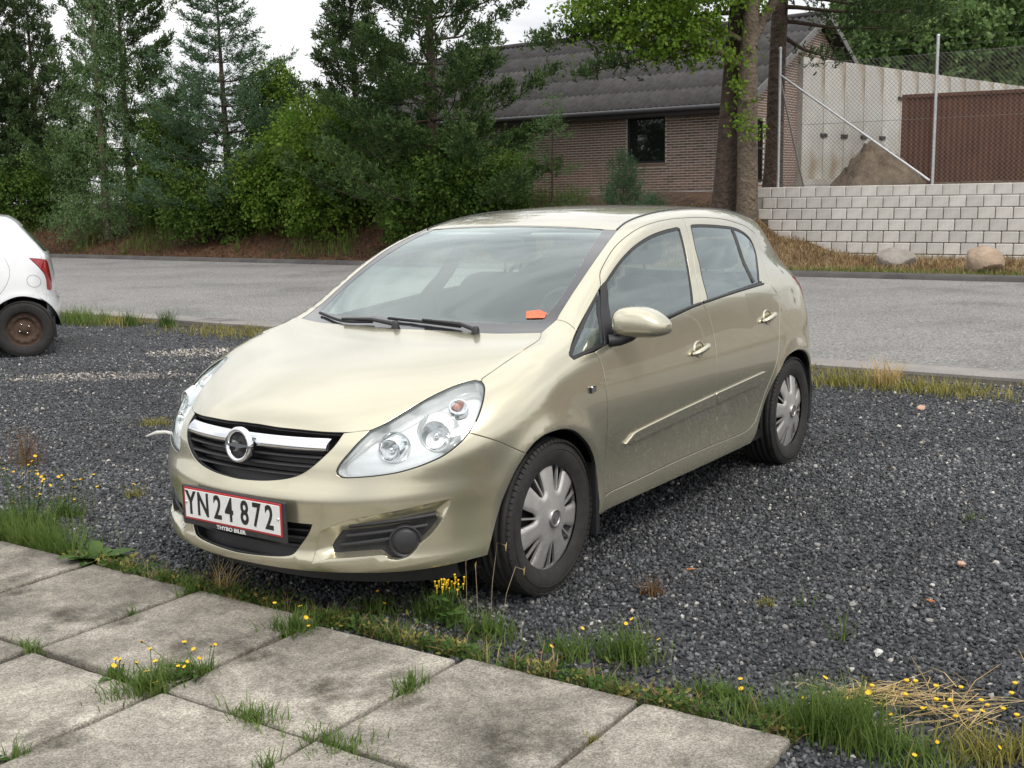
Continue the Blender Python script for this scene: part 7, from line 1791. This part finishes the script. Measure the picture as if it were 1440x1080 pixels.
for k_, (px, py, n, h, fl, lab) in enumerate(((620, 872, 260, .095, 0, 'dense green grass tuft below the fog lamp at the paving edge'), (685, 895, 220, .08, 0, 'grass tuft with a broad leaf in front of the front tyre'), (800, 925, 150, .07, 1, 'grass tuft beside the slab corner with a single yellow flower'), (880, 930, 240, .11, 5, 'tall bright grass tuft with small yellow flowers right of the wheel'),
        (1010, 985, 160, .06, 2, 'low yellowish weed tuft at the edge of the last full slab'), (530, 862, 150, .06, 3, 'low weeds with pale flowers below the bumper corner'), (1070, 1010, 150, .065, 0, 'grey-green tuft at the corner of the last slab'))):
    tuft(lab, spot(px, py), n, h, .06, 130+k_, group=GE, flowers=fl, fh=h*1.15, leaves=8 if fl else 4, leaf=(.08, .022), direction=ea)
tuft('large lush grass clump with yellow flowers at the end of the paving', spot(1178, 1040), 850, .125, .075, 140, group=GE, flowers=6, fh=.15, fspread=.10, w=.004, lean=.55, direction=ea)
tuft('dark green trailing grass right of the large lush clump', spot(1275, 1072), 280, .075, .08, 141, group=GE, flowers=2, fh=.08, lean=1.2, direction=ea)
tuft('yellowish weeds at the lower right corner of the gravel', spot(1390, 1068), 300, .08, .07, 142, material=MOSSB, group=GE, flowers=3, fh=.09)
def straw(label, loc, n, length, sx, sy, seed, flowers, fsp, stems=0):
    r = rng(seed); root = empty('dry_grass_heap', loc, 0, label, 'dry grass', GE)
    P = np.column_stack([r.normal(size=n)*sx, r.normal(size=n)*sy, .022+.018*r.random(n)]); a_ = r.normal(size=n)*.7+(PI*(r.random(n) < .5)); L_ = length*(.35+1.0*r.random(n))
    d = np.stack([np.cos(a_), np.sin(a_), r.normal(size=n)*.07], 1); sd = np.stack([-np.sin(a_), np.cos(a_), 0*a_], 1)*.0016; m_ = P+d*(L_*.5)[:, None]+np.stack([0*a_, 0*a_, .012*r.random(n)], 1); e_ = P+d*L_[:, None]+sd*(L_/length*12)[:, None]
    V = np.stack([P-sd, P+sd, m_+sd, m_-sd, e_+sd*.4, e_-sd*.4], 1).reshape(-1, 3); q = np.arange(n)*6
    o = fast_mesh('straw', V, np.vstack([np.stack([q, q+1, q+2, q+3], 1), np.stack([q+3, q+2, q+4, q+5], 1)]), [GDRY], root); o['kind'] = 'stuff'
    for k in range(stems):
        b = MB(); x, y = r.normal()*sx, r.normal()*sy; a = r.uniform(0, 6.28); b.tube([(x, y, .01), (x+.05*math.cos(a), y+.05*math.sin(a), .09), (x+.13*math.cos(a), y+.13*math.sin(a), .14)], [.0018, .0014, .0007], 5); b.build('stalk', [GDRY], root)
    for k in range(flowers):
        x, y, z = r.normal()*fsp[0], r.normal()*fsp[1], r.uniform(.03, .075); b = MB(); b.tube([(x*.9, y*.9, .0), (x, y, z)], .001, 4, caps=False)
        b.lathe([(0, .004), (.006, .004), (.0085, .002), (.005, -.003), (.001, -.006)], 9, Matrix.Translation((x, y, z)), 1); b.build('flower', [WEEDG, YEL], root)
straw('golden heap of dry grass stalks on the gravel', spot(1240, 988), 150, .09, .075, .030, 143, 6, (.14, .04))
straw('scattered straw with yellow flowers near the right edge of the gravel', spot(1350, 1005), 48, .28, .13, .06, 144, 14, (.10, .07), 5)
# broad-leaved rosette and the flowering weeds at the left
tuft('broad-leaved green rosette on the slab corner left of the bumper', spot(137, 790), 30, .04, .02, 150, name='broadleaf_weed', cat='weed', group=GE, leaves=30, leaf=(.165, .072))
tuft('bushy yellow-flowering weed at the left edge of the gravel', spot(38, 752), 460, .13, .10, 151, name='flowering_weed', cat='weed', group=GE, flowers=38, fh=.31, fspread=.16, leaves=26, leaf=(.12, .022), direction=ea)
tuft('smaller yellow-flowering weed right of the bushy one on the gravel', spot(95, 728), 130, .10, .05, 152, name='flowering_weed', cat='weed', group=GE, flowers=16, fh=.21, fspread=.09, leaves=8, leaf=(.09, .018))
tuft('reddish dry weed stalks behind the yellow-flowering weeds', spot(42, 655), 60, .20, .05, 153, material=REDST, name='dry_weed', cat='weed', group=GE, lean=.4)
tuft('sparse yellow-green weed on the gravel left of the bumper', spot(190, 700), 60, .06, .03, 154, material=MOSSB, group=GE, flowers=2, fh=.07)
tuft('sparse moss-green weed on the gravel beside the far headlight', spot(222, 598), 160, .05, .06, 155, material=MOSSB, group=GE, flowers=2, fh=.06)
# ragwort by the front wheel
rg0 = spot(630, 886); root = empty('ragwort', rg0, 0, 'ragwort with a yellow flower head standing before the bumper corner', 'weed', GE); r = rng(160); b = MB()
for k in range(4): b.tube([(0, 0, 0), (.01*k-.01, .005*k, .09), (.018*k-.022, .004*k, .17)], .0022, 5)
b.build('stem', [WEEDG], root)
P = np.column_stack([r.normal(size=46)*.02, r.normal(size=46)*.02, r.uniform(.01, .15, 46)]); D = r.normal(size=(46, 3)); D[:, 2] = np.abs(D[:, 2])*.4
V, F = quads_along(P, D, .05, .016, r); fast_mesh('leaves', V, F, [WEEDG], root)
for k in range(26):
    x, y, z = r.normal()*.026, r.normal()*.02, .175+r.normal()*.012; b = MB(); b.lathe([(0, .004), (.0038, .0025), (.0045, 0), (.002, -.004), (.001, -.02)], 7, Matrix.Translation((x, y, z))); b.build('flower', [YEL], root)
# dry stalks before the tyre
for k_, (px, py, h, lab) in enumerate(((690, 876, .30, 'tallest dry grass stalk with a forked pale seed head before the tyre'), (657, 872, .22, 'straight dry stalk with a fluffy tip before the bumper corner'), (672, 872, .21, 'dark upright dry stalk between the two taller ones'), (707, 872, .20, 'bent dry stalk drooping towards the hubcap'))):
    root = empty('dry_stalk', spot(px, py), 0, lab, 'dry stalk', 'dry stalks before the front tyre'); r = rng(170+k_)
    dx = (.03, .0, -.004, .05)[k_]; pts = [(0, 0, 0), (dx*.3, 0, h*.5), (dx, 0, h)]+([(dx+.03, 0, h-.012)] if k_ in (0, 3) else [])
    b = MB(); b.tube(pts, .0013, 5); b.build('stalk', [SEED], root)
    b = MB(); p = pts[-1]; b.tube([(p[0], p[1], p[2]-.02), p, (p[0]+.004, p[1], p[2]+.012)], [.001, .0032, .0006], 6); b.build('seed_head', [GDRY], root)
# weeds by the gutter across the lot
GK = 'weeds along the gutter'
for k_, (px, py, n, h, sp_, m_, lab) in enumerate(((110, 455, 500, .20, .28, GRASSB, 'tall fresh grass behind the white car at the gutter'), (160, 455, 300, .10, .30, MOSSB, 'yellowish low weeds next to the tall grass behind the white car'), (185, 458, 110, .17, .08, WEEDG, 'dark upright weed among the yellowish weeds'), (235, 460, 160, .20, .07, WEEDG, 'solitary leafy weed standing at the gutter left of the car'),
        (300, 467, 420, .08, .40, MOSSB, 'flat yellow moss and weeds along the gutter left of the bonnet'), (355, 473, 260, .07, .25, MOSSB, 'flat yellow weeds nearest the windscreen at the gutter'), (1185, 541, 420, .10, .20, MOSSB, 'yellow-green weeds behind the rear wheel at the gutter'), (1290, 549, 420, .10, .25, MOSSB, 'yellow-green weeds along the gutter right of the car'),
        (1245, 544, 120, .20, .06, GDRY, 'pale grass blades leaning over the wet patch of the gutter'), (1360, 556, 320, .08, .25, MOSSB, 'low weeds along the gutter near the right edge'))):
    tuft(lab, spot(px, py), n, h, sp_, 180+k_, material=m_, group=GK, direction=RZ, w=.007, lean=.8)
r_ = rng(199); n = 7000; s = r_.uniform(-22, 12, n); t = r_.normal(9.42, .10, n); P = np.array([st(a, b_, .004) for a, b_ in zip(s, t)]); P = P[(np.sin(s*2.1)*np.sin(s*.8+1) > -.25)]
V, F = blades(P, .055, .006, r_, 1.2, .7); fast_mesh('gutter_moss', V, F, [MOSSB])['kind'] = 'stuff'
# sparse sprouts on the gravel at the right
for k_, (px, py, n, h, m_, lab) in enumerate(((1188, 900, 14, .10, GRASSB, 'single forked grass sprout in the middle of the gravel'), (1128, 855, 6, .09, GRASSB, 'single upright grass blade on the gravel'), (1075, 852, 60, .03, MOSSB, 'small mossy patch on the gravel right of the car'), (915, 838, 60, .06, REDST, 'brownish dry weed on the gravel near the front tyre'), (1365, 732, 24, .04, GRASSB, 'small green sprout on the gravel near the right edge'))):
    tuft(lab, spot(px, py), n, h, .02, 200+k_, material=m_, group='sprouts on the gravel', lean=.9)
# odd bits on the gravel
def chip(px, py, d, m_, label, seed):
    bm = bmesh.new(); bmesh.ops.create_icosphere(bm, subdivisions=2, radius=.5); r = rng(seed)
    for v in bm.verts: v.co = Vector((v.co.x*d[0], v.co.y*d[1], v.co.z*d[2]))*(1+.18*r.normal())
    me = bpy.data.meshes.new('stone_chip'); bm.to_mesh(me); bm.free(); me.materials.append(m_); o = bpy.data.objects.new('stone_chip', me); C.objects.link(o); p = spot(px, py); o.location = (p[0], p[1], .018); o.rotation_euler = (.2, .1, seed); tag(o, label, 'stone')
chip(1352, 799, (.05, .035, .025), mat('pink_stone', (.52, .33, .24), .8, noise=(30, .2)), 'flat pinkish stone lying on the dark gravel at right', 1)
chip(1308, 851, (.035, .014, .010), mat('orange_chip', (.50, .20, .07), .8), 'small orange chip on the gravel below the pinkish stone', 2)
chip(971, 806, (.035, .014, .008), MATS['orange_chip'], 'small orange chip on the gravel behind the front wheel', 3)
chip(1235, 925, (.032, .028, .020), mat('white_stone', (.58, .58, .56), .7), 'round whitish stone on the gravel above the dry grass', 4)
chip(1295, 577, (.09, .05, .03), MATS['pink_stone'], 'pinkish stone fragment at the far edge of the gravel', 5)
# a grass wisp caught under the bumper lip
root = empty('dead_weed', spot(318, 838), 0, 'dead weed leaning against the bumper lip below the number plate', 'weed', GE); r = rng(210); P = r.normal(size=(60, 3))*.02; P[:, 2] = 0
V, F = blades(P, .15, .0035, r, .9, 1.0); fast_mesh('blades', V, F, [GDRY], root)['kind'] = 'stuff'
